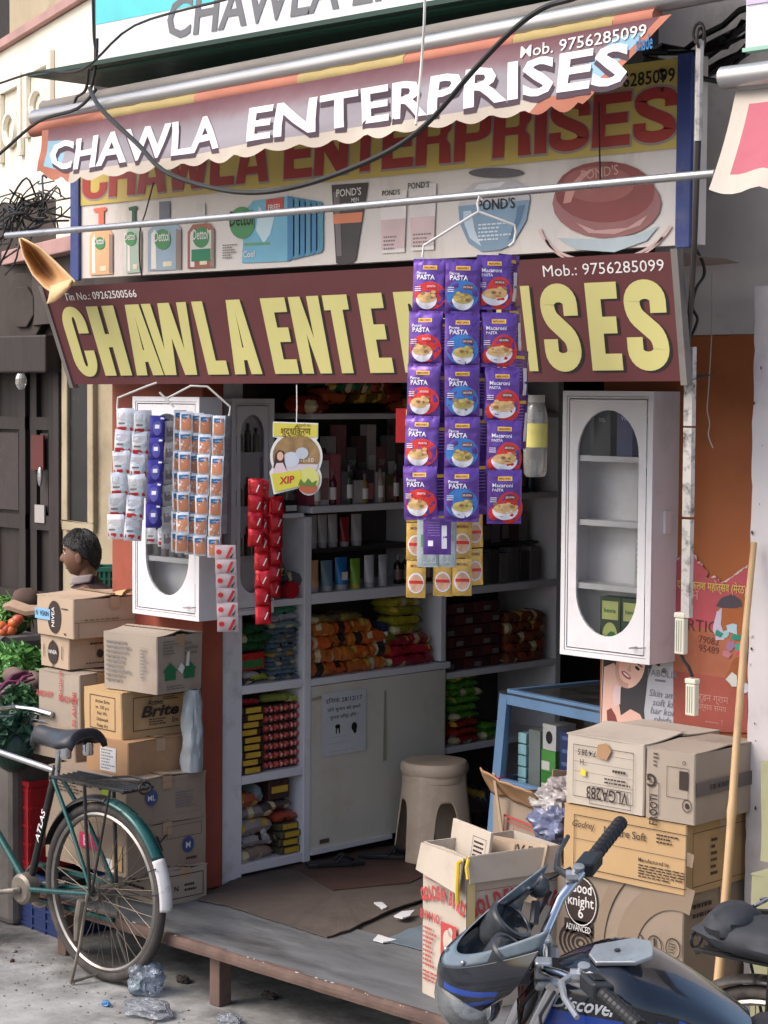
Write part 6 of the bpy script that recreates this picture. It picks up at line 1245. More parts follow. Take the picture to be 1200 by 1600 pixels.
cx_ = Carton('hidden supporting carton behind the bicycle saddle', (e[0]+.01, e[1]-.03), .754, .30, .30, zc-.754-.006, R(0), KE, seed=7, sag=.0)
b = cx_.face('F'); b.scrib(.05, .2, .04, .12, 4, seed=21); cx_.put(b, M_kink)
hB3 = W(125, 1054, Y=5.0).z-zc
c = Carton('grey carton with red stamped lettering in the left pile', e, zc, .275, .22, hB3-.006, R(2), KB, seed=8, lift=.006, sag=.001)
b = c.face('F'); b.text('RADHEY', .05, hB3*.50, .034, off=.015, wid=.11); b.text('RADHEY', .205, hB3*.46, .036, off=.015, wid=.125); b.text('ELAICHI', .145, hB3*.78, .03, rot=R(-90), off=.01); b.text('ELAICHI', .255, hB3*.35, .035, rot=R(90), off=.01, wid=.14); c.put(b, M_kred)
e2, z2 = E_(108, 1053, 5.02); z2 = zc+hB3+.006; h2 = W(108, 998, Y=5.02).z-z2
c = Carton('tan carton with black pear shaped mark, below the topmost box of the left pile', e2, z2, .215, .30, h2-.004, R(-3), KA, seed=9, lift=.004, sag=.001)
b = c.face('F'); b.disc(.10, h2*.48, .038, .048, 0, 20); b.rect(.095, .105, h2*.78, h2*.88); b.rect(.03, .034, h2*.3, h2*.72); b.rect(.165, .169, h2*.3, h2*.72); b.text('S', .10, h2*.02, .03, off=.02); c.put(b, M_kink)
b = c.face('F'); b.text('NIVEA', .10, h2*.44, .022, off=.01, rot=R(180)*0); c.put(b, M_wprint, 'white_lettering')
b = c.face('R'); b.disc(.15, h2*.45, .018, .018, 0, 14); b.scrib(.08, .22, h2*.12, h2*.2, 1, seed=4); b.scrib(.1, .2, h2*.72, h2*.84, 1, seed=6); c.put(b, M_kink)
b = c.face('R'); b.rect(.215, .25, h2*.62, h2*.9); c.put(b, M_wprint, 'white_sticker')
e3, _ = E_(115, 997, 5.0); z3 = z2+h2+.004; h3 = W(115, 938, Y=5.0).z-z3
c = Carton('topmost tan carton of the left pile with black oval mark and blue tape', (e3[0], e3[1]), z3, .285, .40, h3, R(-4), KA, seed=10, lift=.014, sag=.0)
b = c.face('F'); b.disc(.145, h3*.5, .052, .068, 0, 22); b.scrib(.20, .25, h3*.7, h3*.78, 1, seed=2); b.poly([(.215, h3*.12, 0), (.225, h3*.06, 0), (.235, h3*.12, 0)]); c.put(b, M_kink)
b = c.face('F'); b.text('NIVEA', .145, h3*.5, .03, rot=R(90), off=.01); c.put(b, M_wprint, 'white_lettering')
b = c.face('F', .006); b.rect(-.004, .115, h3*.40, h3*.68); c.put(b, flat('sky_tape', 128, 178, 214, .35), 'blue_tape')
b = c.face('F', .007); b.text('NIVEA  N', .055, h3*.62, .03, rot=R(180), off=.01, wid=.10); c.put(b, M_kink, 'tape_lettering')
b = c.face('R'); b.rect(0, .4, h3*.40, h3*.415); b.rect(.02, .023, 0, h3*.4); b.scrib(.05, .3, h3*.43, h3*.5, 1, seed=4); c.put(b, flat('crease', 122, 100, 80))
b = MB(); b.grid(lambda u, v: (-.02+.07*u, .2+.06*v, h3+.012+.03*u*v+.012*math.sin(v*4)), 5, 5); b.obj('torn_flap', KC, c.t)
# grey rolled sheet between the pile and the pillar
o = thing('grey_plastic_roll', 'limp roll of grey plastic sheet between the left pile and the red pillar', 'roll', (-6.275, 5.20, .755)); b = MB()
b.grid(lambda u, v: ((.045+.010*nz3(u*6.28*1.2 if False else math.cos(u*6.2832)*1.5, math.sin(u*6.2832)*1.5, v*4)+.007*nz3(math.cos(u*6.2832)*5, math.sin(u*6.2832)*5, v*7))*(1-.25*v**4)*math.cos(u*6.2832), (.040+.010*nz3(math.cos(u*6.2832)*1.5, math.sin(u*6.2832)*1.5, v*4))*(1-.3*v**4)*math.sin(u*6.2832), .33*v), 36, 24); b.obj('sheet', gl('grey_sheet', 146, 152, 156, .4), o, smooth=True)
# -- right stack
ex, ey = -3.845, 5.2
c = Carton('large carton with black round mark and coil print at the foot of the right pile', (ex, ey), .242, ex-W(868, 1400, Y=5.2).x, .42, .448, R(0), KE, seed=20, sag=.0)
def FX(px, py): q = W(px, py, Y=5.2); return q.x-ex+c.w, q.z-.242
b = c.face('F'); x, y = FX(909, 1408); b.disc(x, y, .072, .088, 0, 28); x2, y2 = FX(905, 1447); b.rect(x2-.06, x2+.062, y2-.028, y2+.02)
xs_, ys_ = FX(908, 1473)
for i in range(5): b.ring(xs_, ys_, .012+.018*i, .020+.018*i, 0, 22, ey=.75)
for px in (997, 1024, 1053): x4, y4 = FX(px, 1473+(px-997)*.16); b.ring(x4, y4, .026, .030, 0, 20, ey=1.15); (b.text('12', x4, y4-.012, .034, off=.015) if px == 997 else (b.rect(x4-.004, x4+.004, y4-.024, y4+.024) if px == 1024 else b.scrib(x4-.014, x4+.014, y4-.018, y4+.018, 4, seed=3)))
c.put(b, M_kink)
b = c.face('F'); b.ring(x, y, .064, .067, 0, 28, ey=1.22); b.text('Good', x, y+.028, .052, off=.012, wid=.09); b.text('knight', x, y-.016, .05, off=.012, wid=.11); b.text('6', x, y-.056, .05, off=.01); b.text('ADVANCED', x2, y2-.016, .03, off=.01, wid=.105); c.put(b, M_wprint, 'white_lettering')
b = c.face('F'); x3, y3 = FX(1060, 1500); b.ring(x3, y3-.02, .17, .25, 0, 30, ey=1.05, a0=R(75), a1=R(180)); b.ring(x3, y3-.02, .30, .34, 0, 30, ey=1.1, a0=R(80), a1=R(180)); c.put(b, flat('swirl_print', 138, 120, 102, .85), 'swirl_print')
b = c.face('R'); b.scrib(.04, .2, .36, .42, 2, seed=9); c.put(b, M_kink)
c2_ = Carton('orange tan carton with framed print under the two top boxes of the right pile', (ex+.012, ey-.01), .694, ex+.012-W(884, 1300, Y=5.19).x, .40, .222, R(1), KC, seed=21, lift=.004, sag=.0)
b = c2_.face('F'); b.frame(.045, .50, .02, .195, .0025); b.text('Godrej', .085, .155, .032, shear=.4); b.text('Nature Soft', .17, .15, .036, off=.006, align='L'); b.scrib(.38, .48, .15, .185, 3, seed=3); b.text('Manufactured by', .31, .082, .018, off=.008, align='L'); b.scrib(.31, .49, .03, .075, 5, seed=4); b.rect(.045, .50, .115, .1165); c2_.put(b, M_kink)
b = c2_.face('R'); b.frame(.03, .36, .02, .195, .002); b.scrib(.13, .17, .04, .17, 6, seed=6); c2_.put(b, M_kink)
xv = W(1011, 1250, Y=5.2).x
hV = W(1010, 1166, Y=5.18).z-.924; wV = xv-W(886, 1250, Y=5.18).x
c3_ = Carton('pale battered carton with upside down black stencil, atop the right pile', (xv, ey-.02), .924, wV, .42, hV, R(1), KF, seed=22, lift=.014, sag=.0)
VS = Matrix.Diagonal((wV/.39, hV/.245, 1, 1)); b = c3_.face('F'); b.M = b.M @ VS; b.frame(.04, .345, .03, .215, .002)
for yy in (.085, .12, .155, .19): b.rect(.042, .343, yy, yy+.001)
b.text('VLGA283', .215, .072, .062, rot=R(180), off=.012, wid=.21); b.frame(.125, .335, .012, .076, .002); b.text('7.4 28.5', .11, .20, .030, rot=R(180), off=.01); b.text('H', .085, .165, .028, rot=R(180), off=.01); b.scrib(.2, .33, .09, .115, 2, seed=2); b.scrib(.24, .32, .13, .15, 1, seed=5); c3_.put(b, M_kink)
b = c3_.face('F'); b.M = b.M @ VS; b.poly([(.075, .11, 0), (.105, .105, 0), (.105, .128, 0), (.085, .132, 0)]); c3_.put(b, flat('yellow_tag', 206, 196, 60), 'yellow_tag')
b = c3_.face('F'); b.M = b.M @ VS; b.poly([(.16, .18, 0), (.21, .175, 0), (.235, .21, 0), (.21, .235, 0), (.165, .225, 0)]); c3_.put(b, KD, 'torn_patch')
xf = W(1090, 1250, Y=5.2).x
c4_ = Carton('carton with sideways black stencil and dark tape, atop the right pile next to the bamboo', (xf, ey-.015), .924, xf-xv-.012, .36, min(.228, hV-.004), R(2), KB, seed=23, lift=.006, sag=.0, tape=False)
w4 = c4_.w; V4 = Matrix.Diagonal((w4/.215, c4_.h/.228, 1, 1))
b = c4_.face('F'); b.M = b.M @ V4; b.text('G', .028, .145, .06, rot=R(180), off=.02); b.text('FROOTI', .055, .03, .05, rot=R(90), off=.015, wid=.10); b.frame(.02, .062, .018, .12, .002); b.scrib(.035, .06, .17, .22, 4, seed=3); b.frame(.095, .19, .08, .18, .0015)
b.rect(.15, .188, .11, .17); b.text('O', .17, .19, .02); b.ring(.185, .06, .018, .021, 0, 16); b.disc(.185, .06, .009, .010, 0, 8); c4_.put(b, M_kink)
b = c4_.face('R'); b.rect(0, .36, .40*c4_.h, .60*c4_.h); c4_.put(b, flat('dark_tape', 92, 84, 80, .35), 'dark_tape')
b = c4_.face('R', .007); b.scrib(.08, .3, .44*c4_.h, .56*c4_.h, 1, seed=4, th=.6); c4_.put(b, flat('tape_print', 60, 56, 56, .4), 'tape_print')

# -- open cartons in front
def opencarton(label, edge, z0, w, d, h, rz, mat, prints):
    t = thing('open_carton', label, 'box', (edge[0], edge[1], z0), rz); th = .005
    for nm, fn in (('front_wall', lambda u, v: (-w+w*u, .008*math.sin(u*3.1)*v, h*v+.006*nz3(u*4, 1, 2)*v)), ('right_wall', lambda u, v: (-.004*math.sin(u*3.1)*v, d*u, h*v)), ('back_wall', lambda u, v: (-w*u, d, h*v)), ('left_wall', lambda u, v: (-w, d-d*u, h*v)), ('base', lambda u, v: (-w+w*u, d*v, .004))):
        b = MB(); b.grid(fn, 8, 8); o = b.obj(nm, mat, t); md = o.modifiers.new('board', 'SOLIDIFY'); md.thickness = th
    return t
zt2 = .76; e = W(729, 1339, Z=zt2)
gb = opencarton('tall open carton with red lettering stuffed with scraps on the platform', (e.x, e.y), .242, .265, .37, .518, R(-14), KF, None)
def gface(f, e_=.004):
    b = MB(); b.M = (Matrix.Translation((-.265, -e_-.004, 0)) @ facing()) if f == 'F' else (Matrix.Translation((e_, 0, 0)) @ facing(R(90))); return b
b = gface('F'); b.rect(.01, .24, .40, .402)
def arct(b, s, cx, cy, r, size, span, off=.055, sy=1):
    n = len(s)
    for i, ch in enumerate(s):
        if ch == ' ': continue
        a = span/2-span*(i+.5)/n; b.text(ch, cx+r*math.sin(-a)*-1*-1, cy+r*(math.cos(a)-1), size, rot=a, off=off, sx=.56)
arct(b, 'GOLDEN BIRD', .135, .345, .30, .06, R(50)); b.text('BHM NO.', .06, .26, .045, off=.02, sx=.7); b.scrib(.015, .10, .10, .24, 9, seed=5); b.rect(.125, .22, .16, .275); b.scrib(.015, .2, .05, .09, 3, seed=6); gg = b.obj('red_lettering', M_kred, gb)
b = gface('F', .005); b.disc(.17, .215, .03, .04, 0, 14); b.disc(.185, .25, .014, .016, 0, 10); b.obj('bird_mark', KF, gb)
b = gface('R'); b.rect(.02, .36, .40, .402); arct(b, 'GOLDEN BIRD', .19, .345, .42, .07, R(48)); b.scrib(.03, .3, .1, .22, 7, seed=8); b.obj('red_lettering', M_kred, gb)
b = MB(); b.grid(lambda u, v: (-.262+.262*u, -.008-.02*v, .516-(.09+.03*u)*v), 8, 6); o = b.obj('folded_flap', KF, gb); o.modifiers.new('board', 'SOLIDIFY').thickness = .004
b = MB(); b.grid(lambda u, v: (.006+.012*v, .0+.37*u, .518-(.085)*v), 8, 6); o = b.obj('folded_flap', KF, gb); o.modifiers.new('board', 'SOLIDIFY').thickness = .004
b = MB(); b.tube([(-.02, .012, .51), (-.004, -.03, .50), (.006, -.04, .42), (.004, -.036, .37)], .007, 6); b.tube([(-.0, .01, .515), (.03, -.02, .49), (.04, -.02, .455)], .006, 6); b.obj('yellow_strap', flat('strap_yellow', 214, 180, 50, .4), gb, smooth=True)
b = MB(); b.M = Matrix.Translation((.008, 0, 0)) @ facing(R(90)); b.poly([(-.001, .1, 0), (.03, .1, 0), (.03, .505, 0), (-.001, .505, 0)]); b.obj('tape_strip', flat('old_yellow_tape', 206, 184, 130, .5), gb)
for k, (x, y, z, w, h, rx, rz_, lab) in enumerate(((-.17, .10, .36, .26, .22, 8, -4, 'folded pale board standing in the open red lettered carton'), (-.16, .14, .36, .30, .18, 14, 8, 'second folded board behind the pale one in the red lettered carton'), (-.09, .20, .34, .28, .20, 20, 20, 'long board with black letters in the red lettered carton'))):
    q = gb.location+Matrix.Rotation(R(-14), 3, 'Z') @ Vector((x, y, z)); o = thing('board_scrap', lab, 'cardboard', q, R(-14+rz_)); b = MB(); b.M = Matrix.Rotation(R(-rx), 4, 'X'); b.box(-w/2, w/2, 0, .012, 0, h); b.obj('board', KA if k else KF, o, bevel=.002)
    b = MB(); b.M = Matrix.Rotation(R(-rx), 4, 'X') @ Matrix.Translation((0, -.0015, 0)) @ facing()
    if k == 0: b.frame(.02, .11, .08, .19, .0015); b.scrib(.03, .1, .09, .18, 6, seed=2)
    elif k == 2: b.text('V D', .06, h-.05, .05, off=.02)
    else: b.scrib(-.1, 0, .1, .15, 2, seed=4)
    b.obj('print', M_kink, o)
e = W(836, 1340, Z=.60)
ob = opencarton('open carton with red framed lettering and raised flap behind the red lettered one', (e.x+.02, e.y+.03), .242, .40, .30, .52, R(-20), KE, None)
b = MB(); b.M = Matrix.Translation((-.40, -.008, 0)) @ facing(); b.frame(.10, .36, -.05, .46, .008); b.frame(.115, .345, -.05, .44, .004); b.text('संथाल', .22, .355, .08, off=.012, wid=.16); b.obj('red_lettering', M_kred, ob)
b = MB(); b.grid(lambda u, v: (-.405+.41*u+.02*nz3(u*3, v, 2), -.006-.05*v-.03*v*v*math.sin(u*3), .52+.10*v-.02*u*v+.012*nz3(u*5, v*2, 4)), 12, 8); o = b.obj('raised_flap', KD, ob, smooth=True); o.modifiers.new('board', 'SOLIDIFY').thickness = .005
b = MB(); b.grid(lambda u, v: (-.01+.03*v, .02+.26*u, .52+.16*v*(1-.3*u)), 8, 6); o = b.obj('raised_flap', KE, ob); o.modifiers.new('board', 'SOLIDIFY').thickness = .005
b = MB(); b.grid(lambda u, v: (-.31+.02*u+.05*v*.4, -.014-.05*v, .38+.24*v), 2, 6); o = b.obj('torn_strip', KA, ob); o.modifiers.new('board', 'SOLIDIFY').thickness = .004
# crumpled bags beside it
for k, (px, py, Y_, r, c_, lab) in enumerate(((872, 1290, 5.55, .085, (120, 126, 160), 'crumpled blue violet plastic bag wedged beside the open cartons'), (870, 1250, 5.6, .075, (190, 184, 182), 'crumpled white plastic bag above the violet bag'), (890, 1235, 5.6, .07, (170, 160, 160), 'second crumpled white bag beside the counter'))):
    q = W(px, py, Y=Y_); b = MB(); b.ell((0, 0, 0), (r*1.25, r, r*.85), 64, 40, fn=lambda v: 1+.42*nz3(v.x*1.6+k*5, v.y*1.6, v.z*1.6)-.30*abs(nz3(v.x*3.4, v.y*3.4+k, v.z*3.4))-.10*abs(nz3(v.x*9, v.y*9+k, v.z*9))); b.obj('plastic_bag', gl('bagp%d' % k, *[int(v*.86) for v in c_], .25), None, q, smooth=True, label=lab, cat='bag')
# ================================================================== BICYCLES AND MOTORCYCLE
M_tyre = pm('dusty_tyre', S(62, 58, 56), .85, var=.2, scale=20, bump=.4, bscale=90, dirt=S(116, 106, 96), damt=.6, dscale=7)
M_rim = pm('dull_rim', S(150, 144, 138), .35, metal=.8, var=.15, scale=14, dirt=S(104, 84, 66), damt=.6, dscale=9)
M_spoke = pm('dull_spoke', S(112, 102, 92), .5, metal=.6)
M_gframe = pm('metallic_green_paint', S(26, 78, 76), .28, metal=.35, var=.15, scale=20, coat=.4, dirt=S(90, 84, 76), damt=.5, dscale=9)
M_bframe = pm('black_bike_paint', S(30, 29, 30), .4, var=.2, coat=.2, dirt=S(84, 76, 70), damt=.45, dscale=10)
M_dusty = pm('greasy_metal', S(128, 120, 110), .5, metal=.5, var=.25, scale=20, dirt=S(70, 60, 52), damt=.6, dscale=12)
M_saddle = pm('black_vinyl', S(46, 48, 54), .42, var=.15, bump=.1, bscale=60)
def circ(c, r, n, A): return [Vector(c)+A @ Vector((r*math.cos(6.28318*k/n), 0, r*math.sin(6.28318*k/n))) for k in range(n+1)]
def torus(b, c, Rr, r, n=48, m=8, mi=None, sq=1):
    c = Vector(c); vs = []
    for i in range(n):
        a = 6.28318*i/n
        for j in range(m):
            t = 6.28318*j/m; rr = Rr+r*math.cos(t); vs.append((c.x+rr*math.cos(a), c.y+r*sq*math.sin(t), c.z+rr*math.sin(a)))
    b.add(vs, [(i*m+j, i*m+(j+1) % m, ((i+1) % n)*m+(j+1) % m, ((i+1) % n)*m+j) for i in range(n) for j in range(m)], mi)
def wheel(parent, x, z, Rw=.345, nsp=36):
    wh = mk('wheel', None, parent, (x, 0, z))
    b = MB(); torus(b, (0, 0, 0), Rw-.02, .0205, 64, 10, sq=.95); b.obj('tyre', M_tyre, wh, smooth=True)
    b = MB(); vs = []
    torus(b, (0, 0, 0), Rw-.046, .011, 64, 8, sq=1.5); b.obj('rim', M_rim, wh, smooth=True)
    b = MB(); b.tube([(0, -.05, 0), (0, -.045, 0), (0, -.044, 0), (0, .044, 0), (0, .045, 0), (0, .05, 0)], [.012, .012, .026, .026, .012, .012], 12); b.tube([(0, -.05, 0), (0, -.02, 0), (0, .02, 0), (0, .05, 0)], [.028, .016, .016, .028], 12); b.obj('hub', M_dusty, wh, smooth=True)
    for k in range(nsp):
        a = 6.28318*k/nsp; s = (k % 2)*2-1; a2 = a+(.9 if (k//2) % 2 else -.9)
        b = MB(); b.tube([(.024*math.cos(a2), .036*s, .024*math.sin(a2)), ((Rw-.052)*math.cos(a), 0, (Rw-.052)*math.sin(a))], .0016, 4, cap=False); b.obj('spoke', M_spoke, wh)
    return wh
def bicycle(label, loc, rz, fcol, name='bicycle', lean=0):
    B = thing(name, label, 'bicycle', loc, 0, None, (lean, 0, rz)); hz = .352
    wheel(B, 0, hz); wheel(B, 1.08, hz)
    BBp = Vector((.46, 0, .29)); ST = Vector((.285, 0, .80)); HT = Vector((.86, 0, .83)); HB = Vector((.90, 0, .70))
    def tb(name, pts, r, mat, n=10): b = MB(); b.tube(pts, r, n); return b.obj(name, mat, B, smooth=True)
    st = tb('seat_tube', [BBp, ST], .0155, M_bframe)
    q = BBp.lerp(ST, .52); ax = (ST-BBp).normalized()
    b = MB(); A = Matrix((ax, Vector((0, 1, 0)).cross(ax).normalized(), Vector((0, 1, 0)))).transposed().to_4x4(); b.M = Matrix.Translation(q+Vector((0, .0165, 0))) @ A
    b.text('ATLAS', 0, -.012, .034, off=.015, shear=.2, wid=.14); b.obj('lettering', M_wprint, st)
    tb('top_tube', [ST-Vector((0, 0, .02)), HT], .013, M_steel); tb('down_tube', [BBp, HB], .0155, fcol); tb('head_tube', [HB-Vector((-.01, 0, .04)), HT+Vector((-.01, 0, .05))], .018, fcol)
    for s in (-1, 1):
        tb('chain_stay', [(0, .058*s, hz), (.2, .05*s, .325), (.46, .03*s, .29)], [.009, .010, .012], fcol)
        tb('seat_stay', [(0, .06*s, hz), (.14, .045*s, .58), ST+Vector((0, .02*s, -.04))], [.008, .009, .009], fcol)
        tb('fork_blade', [(1.08, .055*s, hz), (1.02, .052*s, .48), (.915, .03*s, .70)], [.008, .011, .012], fcol)
    # crank, pedals, chain case
    tb('crank', [(.46, .055, .29), (.46, .07, .29), (.60, .075, .26)], [.016, .012, .009], M_dusty); tb('crank', [(.46, -.055, .29), (.46, -.07, .29), (.32, -.075, .32)], [.016, .012, .009], M_dusty)
    b = MB(); b.box(.555, .645, .085, .165, .245, .275); b.obj('pedal', M_black, B, bevel=.006); b = MB(); b.box(.275, .365, -.165, -.085, .305, .335); b.obj('pedal', M_black, B, bevel=.006)
    b = MB(); b.lathe([(.05, -.03), (.062, -.02), (.062, .03), (.04, .04)], 16, BBp+Vector((0, .02, 0)), Euler((R(90), 0, 0)).to_matrix()); b.obj('bottom_bracket', M_dusty, B, smooth=True)
    torusb = MB(); torus(torusb, (.46, -.045, .29), .085, .006, 32, 6); torusb.obj('chainring', M_dusty, B, smooth=True)
    b = MB(); b.box(0, .46, -.056, -.036, .37, .385); b.box(0, .46, -.056, -.036, .225, .24); b.obj('chain_guard', fcol, B)
    # mudguard with white tail
    def mud(a0, a1, n, mat, name, Rm=.374, cx=0):
        b = MB()
        def fn(u, v):
            a = R(a0+(a1-a0)*u); w = (v-.5)*2; rr = Rm-.020*w*w; return (cx+rr*math.cos(a), .032*w, hz+rr*math.sin(a))
        b.grid(fn, n, 8); o = b.obj(name, mat, B, smooth=True); o.modifiers.new('t', 'SOLIDIFY').thickness = .0015
    mud(30, 160, 40, M_bframe, 'mudguard') if False else None
    mud(151, 96, 24, fcol, 'mudguard'); mud(182, 151.2, 16, pm('white_mud_paint', S(206, 204, 204), .5, var=.06, dirt=S(110, 100, 92), damt=.7, dscale=16, dcut=.55), 'white_tail'); mud(95.8, 20, 24, M_bframe, 'mudguard'); mud(15, 160, 40, fcol, 'front_mudguard', .374, 1.08)
    for s in (-1, 1): tb('mudguard_stay', [(0, .062*s, hz), (-.34, .034*s, .40)], .0025, M_bframe, 5); tb('mudguard_stay', [(0, .062*s, hz), (-.335, .034*s, .50)], .0025, M_bframe, 5)
    # carrier
    cz = .775
    for i, y in enumerate((-.07, -.045, -.02, .005, .03, .055, .07)): tb('carrier_rod', [(.24, y, cz), (-.20, y, cz)], .0042 if abs(y) < .069 else .006, M_bframe, 6)
    for x in (.24, .1, -.06, -.19): tb('carrier_bar', [(x, -.075, cz-.006), (x, .075, cz-.006)], .005, M_bframe, 6)
    for s in (-1, 1): tb('carrier_leg', [(.005, .066*s, hz), (.02, .072*s, .6), (.03, .072*s, cz)], .007, M_bframe, 6); tb('carrier_leg', [(0, .064*s, hz), (-.12, .072*s, cz)], .005, M_bframe, 6) if s > 0 else None
    tb('carrier_spring', [(.02, -.06, cz+.01), (-.1, -.05, cz+.03), (-.21, -.02, cz+.035), (-.235, 0, cz+.02), (-.21, .02, cz+.035), (-.1, .05, cz+.03), (.02, .06, cz+.01)], .0045, M_bframe, 6)
    b = MB(); c = Vector((-.235, 0, cz+.01)); b.tube([c+Vector((.0, .03*math.cos(t*.5236), .022*math.sin(t*.5236))) for t in range(13)], .005, 6); b.obj('carrier_loop', M_bframe, B, smooth=True)
    # stand
    for s in (-1, 1): tb('stand_leg', [(.01, .075*s, hz), (.03, .095*s, .16), (-.03 if s < 0 else .06, .115*s, .0065)], .007, M_dusty, 6)
    tb('stand_bar', [(.055, .115, .012), (.02, .0, .03), (-.028, -.115, .012)], .006, M_dusty, 6)
    b = MB(); b.tube([(.03, .088, .33), (.045, .09, .25), (.055, .09, .17)], [.016, .018, .012], 8); b.obj('stand_spring', M_dusty, B, smooth=True)
    # saddle
    b = MB()
    def sad(u, v):
        x = .155-.30*u; hw = .018+.078*min(1, max(0, (u-.28)/.5))**1.3*(1-.25*max(0, (u-.9)/.1)); a = (v-.5)*2
        z = .935+.018*u*u-.012*math.sin(u*3.14)-.045*abs(a)**3.2; return (ST.x-.04+x*1.0, hw*a, z-(.02 if u > .97 or u < .02 else 0))
    b.grid(sad, 20, 12); o = b.obj('saddle', M_saddle, B, smooth=True); sm = o.modifiers.new('t', 'SOLIDIFY'); sm.thickness = .022
    tb('seat_post', [ST-Vector((0, 0, .05)), ST+Vector((-.02, 0, .10))], .0125, M_chrome)
    for s in (-1, 1):
        tb('saddle_rail', [(ST.x+.10, .02*s, .915), (ST.x, .03*s, .885), (ST.x-.12, .05*s, .90)], .0035, M_bframe, 6)
        b = MB(); b.lathe([(.022, 0), (.024, .01), (.022, .022), (.024, .034), (.022, .05)], 12, (ST.x-.125, .055*s, .855)); b.obj('saddle_spring', M_chrome, B, smooth=True)
    # handlebar: swept back roadster bar with rod brake
    tb('stem', [HT+Vector((-.01, 0, .04)), HT+Vector((-.015, 0, .08)), HT+Vector((.03, 0, .10))], .011, M_chrome)
    for s in (-1, 1):
        tb('handlebar', [HT+Vector((.03, 0, .10)), HT+Vector((.03, .12*s, .11)), HT+Vector((-.01, .24*s, .115)), HT+Vector((-.09, .27*s, .11))], .011, M_chrome)
        tb('grip', [HT+Vector((-.09, .27*s, .11)), HT+Vector((-.20, .28*s, .10))], .014, M_chrome)
        tb('brake_rod', [HT+Vector((-.17, .30*s, .06)), HT+Vector((-.03, .25*s, .08)), HT+Vector((.02, .12*s, .085)), HT+Vector((.02, .03*s, .04))], .004, M_chrome, 6)
    return B
def px_at(px, Y, Z):     # X so that (X, Y, Z) shows at photo column px
    lo, hi = -9.0, -2.0
    for _ in range(40):
        m = (lo+hi)/2; d = Vector((m, Y, Z))-CAM; x = 600+FPX*d.dot(_r)/d.dot(_v)
        lo, hi = (m, hi) if x < px else (lo, m)
    return (lo+hi)/2
YB_ = 4.735
bike = bicycle('old green bicycle with white mudguard tail parked before the left box pile', (px_at(163, YB_, 0), YB_, 0), R(183), M_gframe)
bike2 = bicycle('dusty black bicycle whose carrier holds a black bag beside the right box pile', (px_at(1200, 4.55, 0), 4.55, 0), R(6), pm('dusty_black_paint', S(58, 54, 54), .5, var=.2, dirt=S(110, 100, 92), damt=.5, dscale=8))
bg_ = thing('black_bag', 'limp black shoulder bag tied on the dusty bicycle carrier', 'bag', bike2.location+Vector((.0, 0, .80)), R(6))
b = MB()
def bagf(q): return 1+.16*nz3(q.x*2+5, q.y*2, q.z*2)+.08*nz3(q.x*6, q.y*6, q.z*6)
b.ell((.08, 0, .02), (.30, .12, .06), 26, 14, fn=bagf); b.ell((-.12, 0, .05), (.075, .10, .055), 18, 10, fn=bagf); b.obj('bag_body', pm('black_canvas', S(48, 50, 56), .7, var=.2, bump=.5, bscale=25), bg_, smooth=True)
b = MB(); b.tube([(-.15, .09, .06), (.0, .13, .07), (.2, .12, .02), (.35, .05, -.0)], .008, 6); b.obj('strap', M_black, bg_, smooth=True)
b = MB(); b.tube([(-.05, -.02, .11), (-.03, .02, .125), (-.06, .04, .115)], .006, 6); b.obj('buckle', M_chrome, bg_, smooth=True)

# ---- motorcycle (local x forward, y towards its left side, z up, origin at the handlebar clamp)
Om = W(862, 1492, D=4.72); Lr = R(20)
fv = Matrix.Rotation(R(-3), 3, 'Z') @ Vector((-.7071, -.7071, 0)); sv = Vector((-fv.y, fv.x, 0)); uv_ = Vector((0, 0, 1))
s2, u2 = sv*math.cos(Lr)-uv_*math.sin(Lr), uv_*math.cos(Lr)+sv*math.sin(Lr)
MM = Matrix((fv, s2, u2)).transposed().to_4x4(); MM.translation = Om
mo = thing('motorcycle', 'black and blue motorcycle with small cowl leaning on its stand in the street', 'motorcycle'); mo.matrix_world = MM
M_mblack = pm('motorcycle_black', S(16, 20, 30), .16, var=.15, coat=.8, dirt=S(60, 66, 78), damt=.3, dscale=6, dcut=.56); M_mblue = pm('motorcycle_blue', S(26, 66, 160), .22, var=.12, coat=.7, dirt=S(60, 80, 120), damt=.3, dscale=8)
M_plas = pm('dusty_dark_plastic', S(40, 43, 48), .35, var=.15, dirt=S(104, 108, 112), damt=.35, dscale=9); M_alu = pm('cast_aluminium', S(170, 172, 176), .35, metal=.7, var=.1, dirt=S(110, 104, 98), damt=.4, dscale=14)
def mt(name, pts, r, mat, n=10, parent=mo): b = MB(); b.tube(pts, r, n); return b.obj(name, mat, parent, smooth=True)
bar_pts = [(-.17, .37, .095), (-.10, .25, .085), (-.02, .14, .045), (.02, .06, .0), (.02, -.06, .0), (-.02, -.14, .055), (-.10, -.25, .10), (-.17, -.38, .11)]
mt('handlebar', bar_pts, .0125, M_chrome, 12)
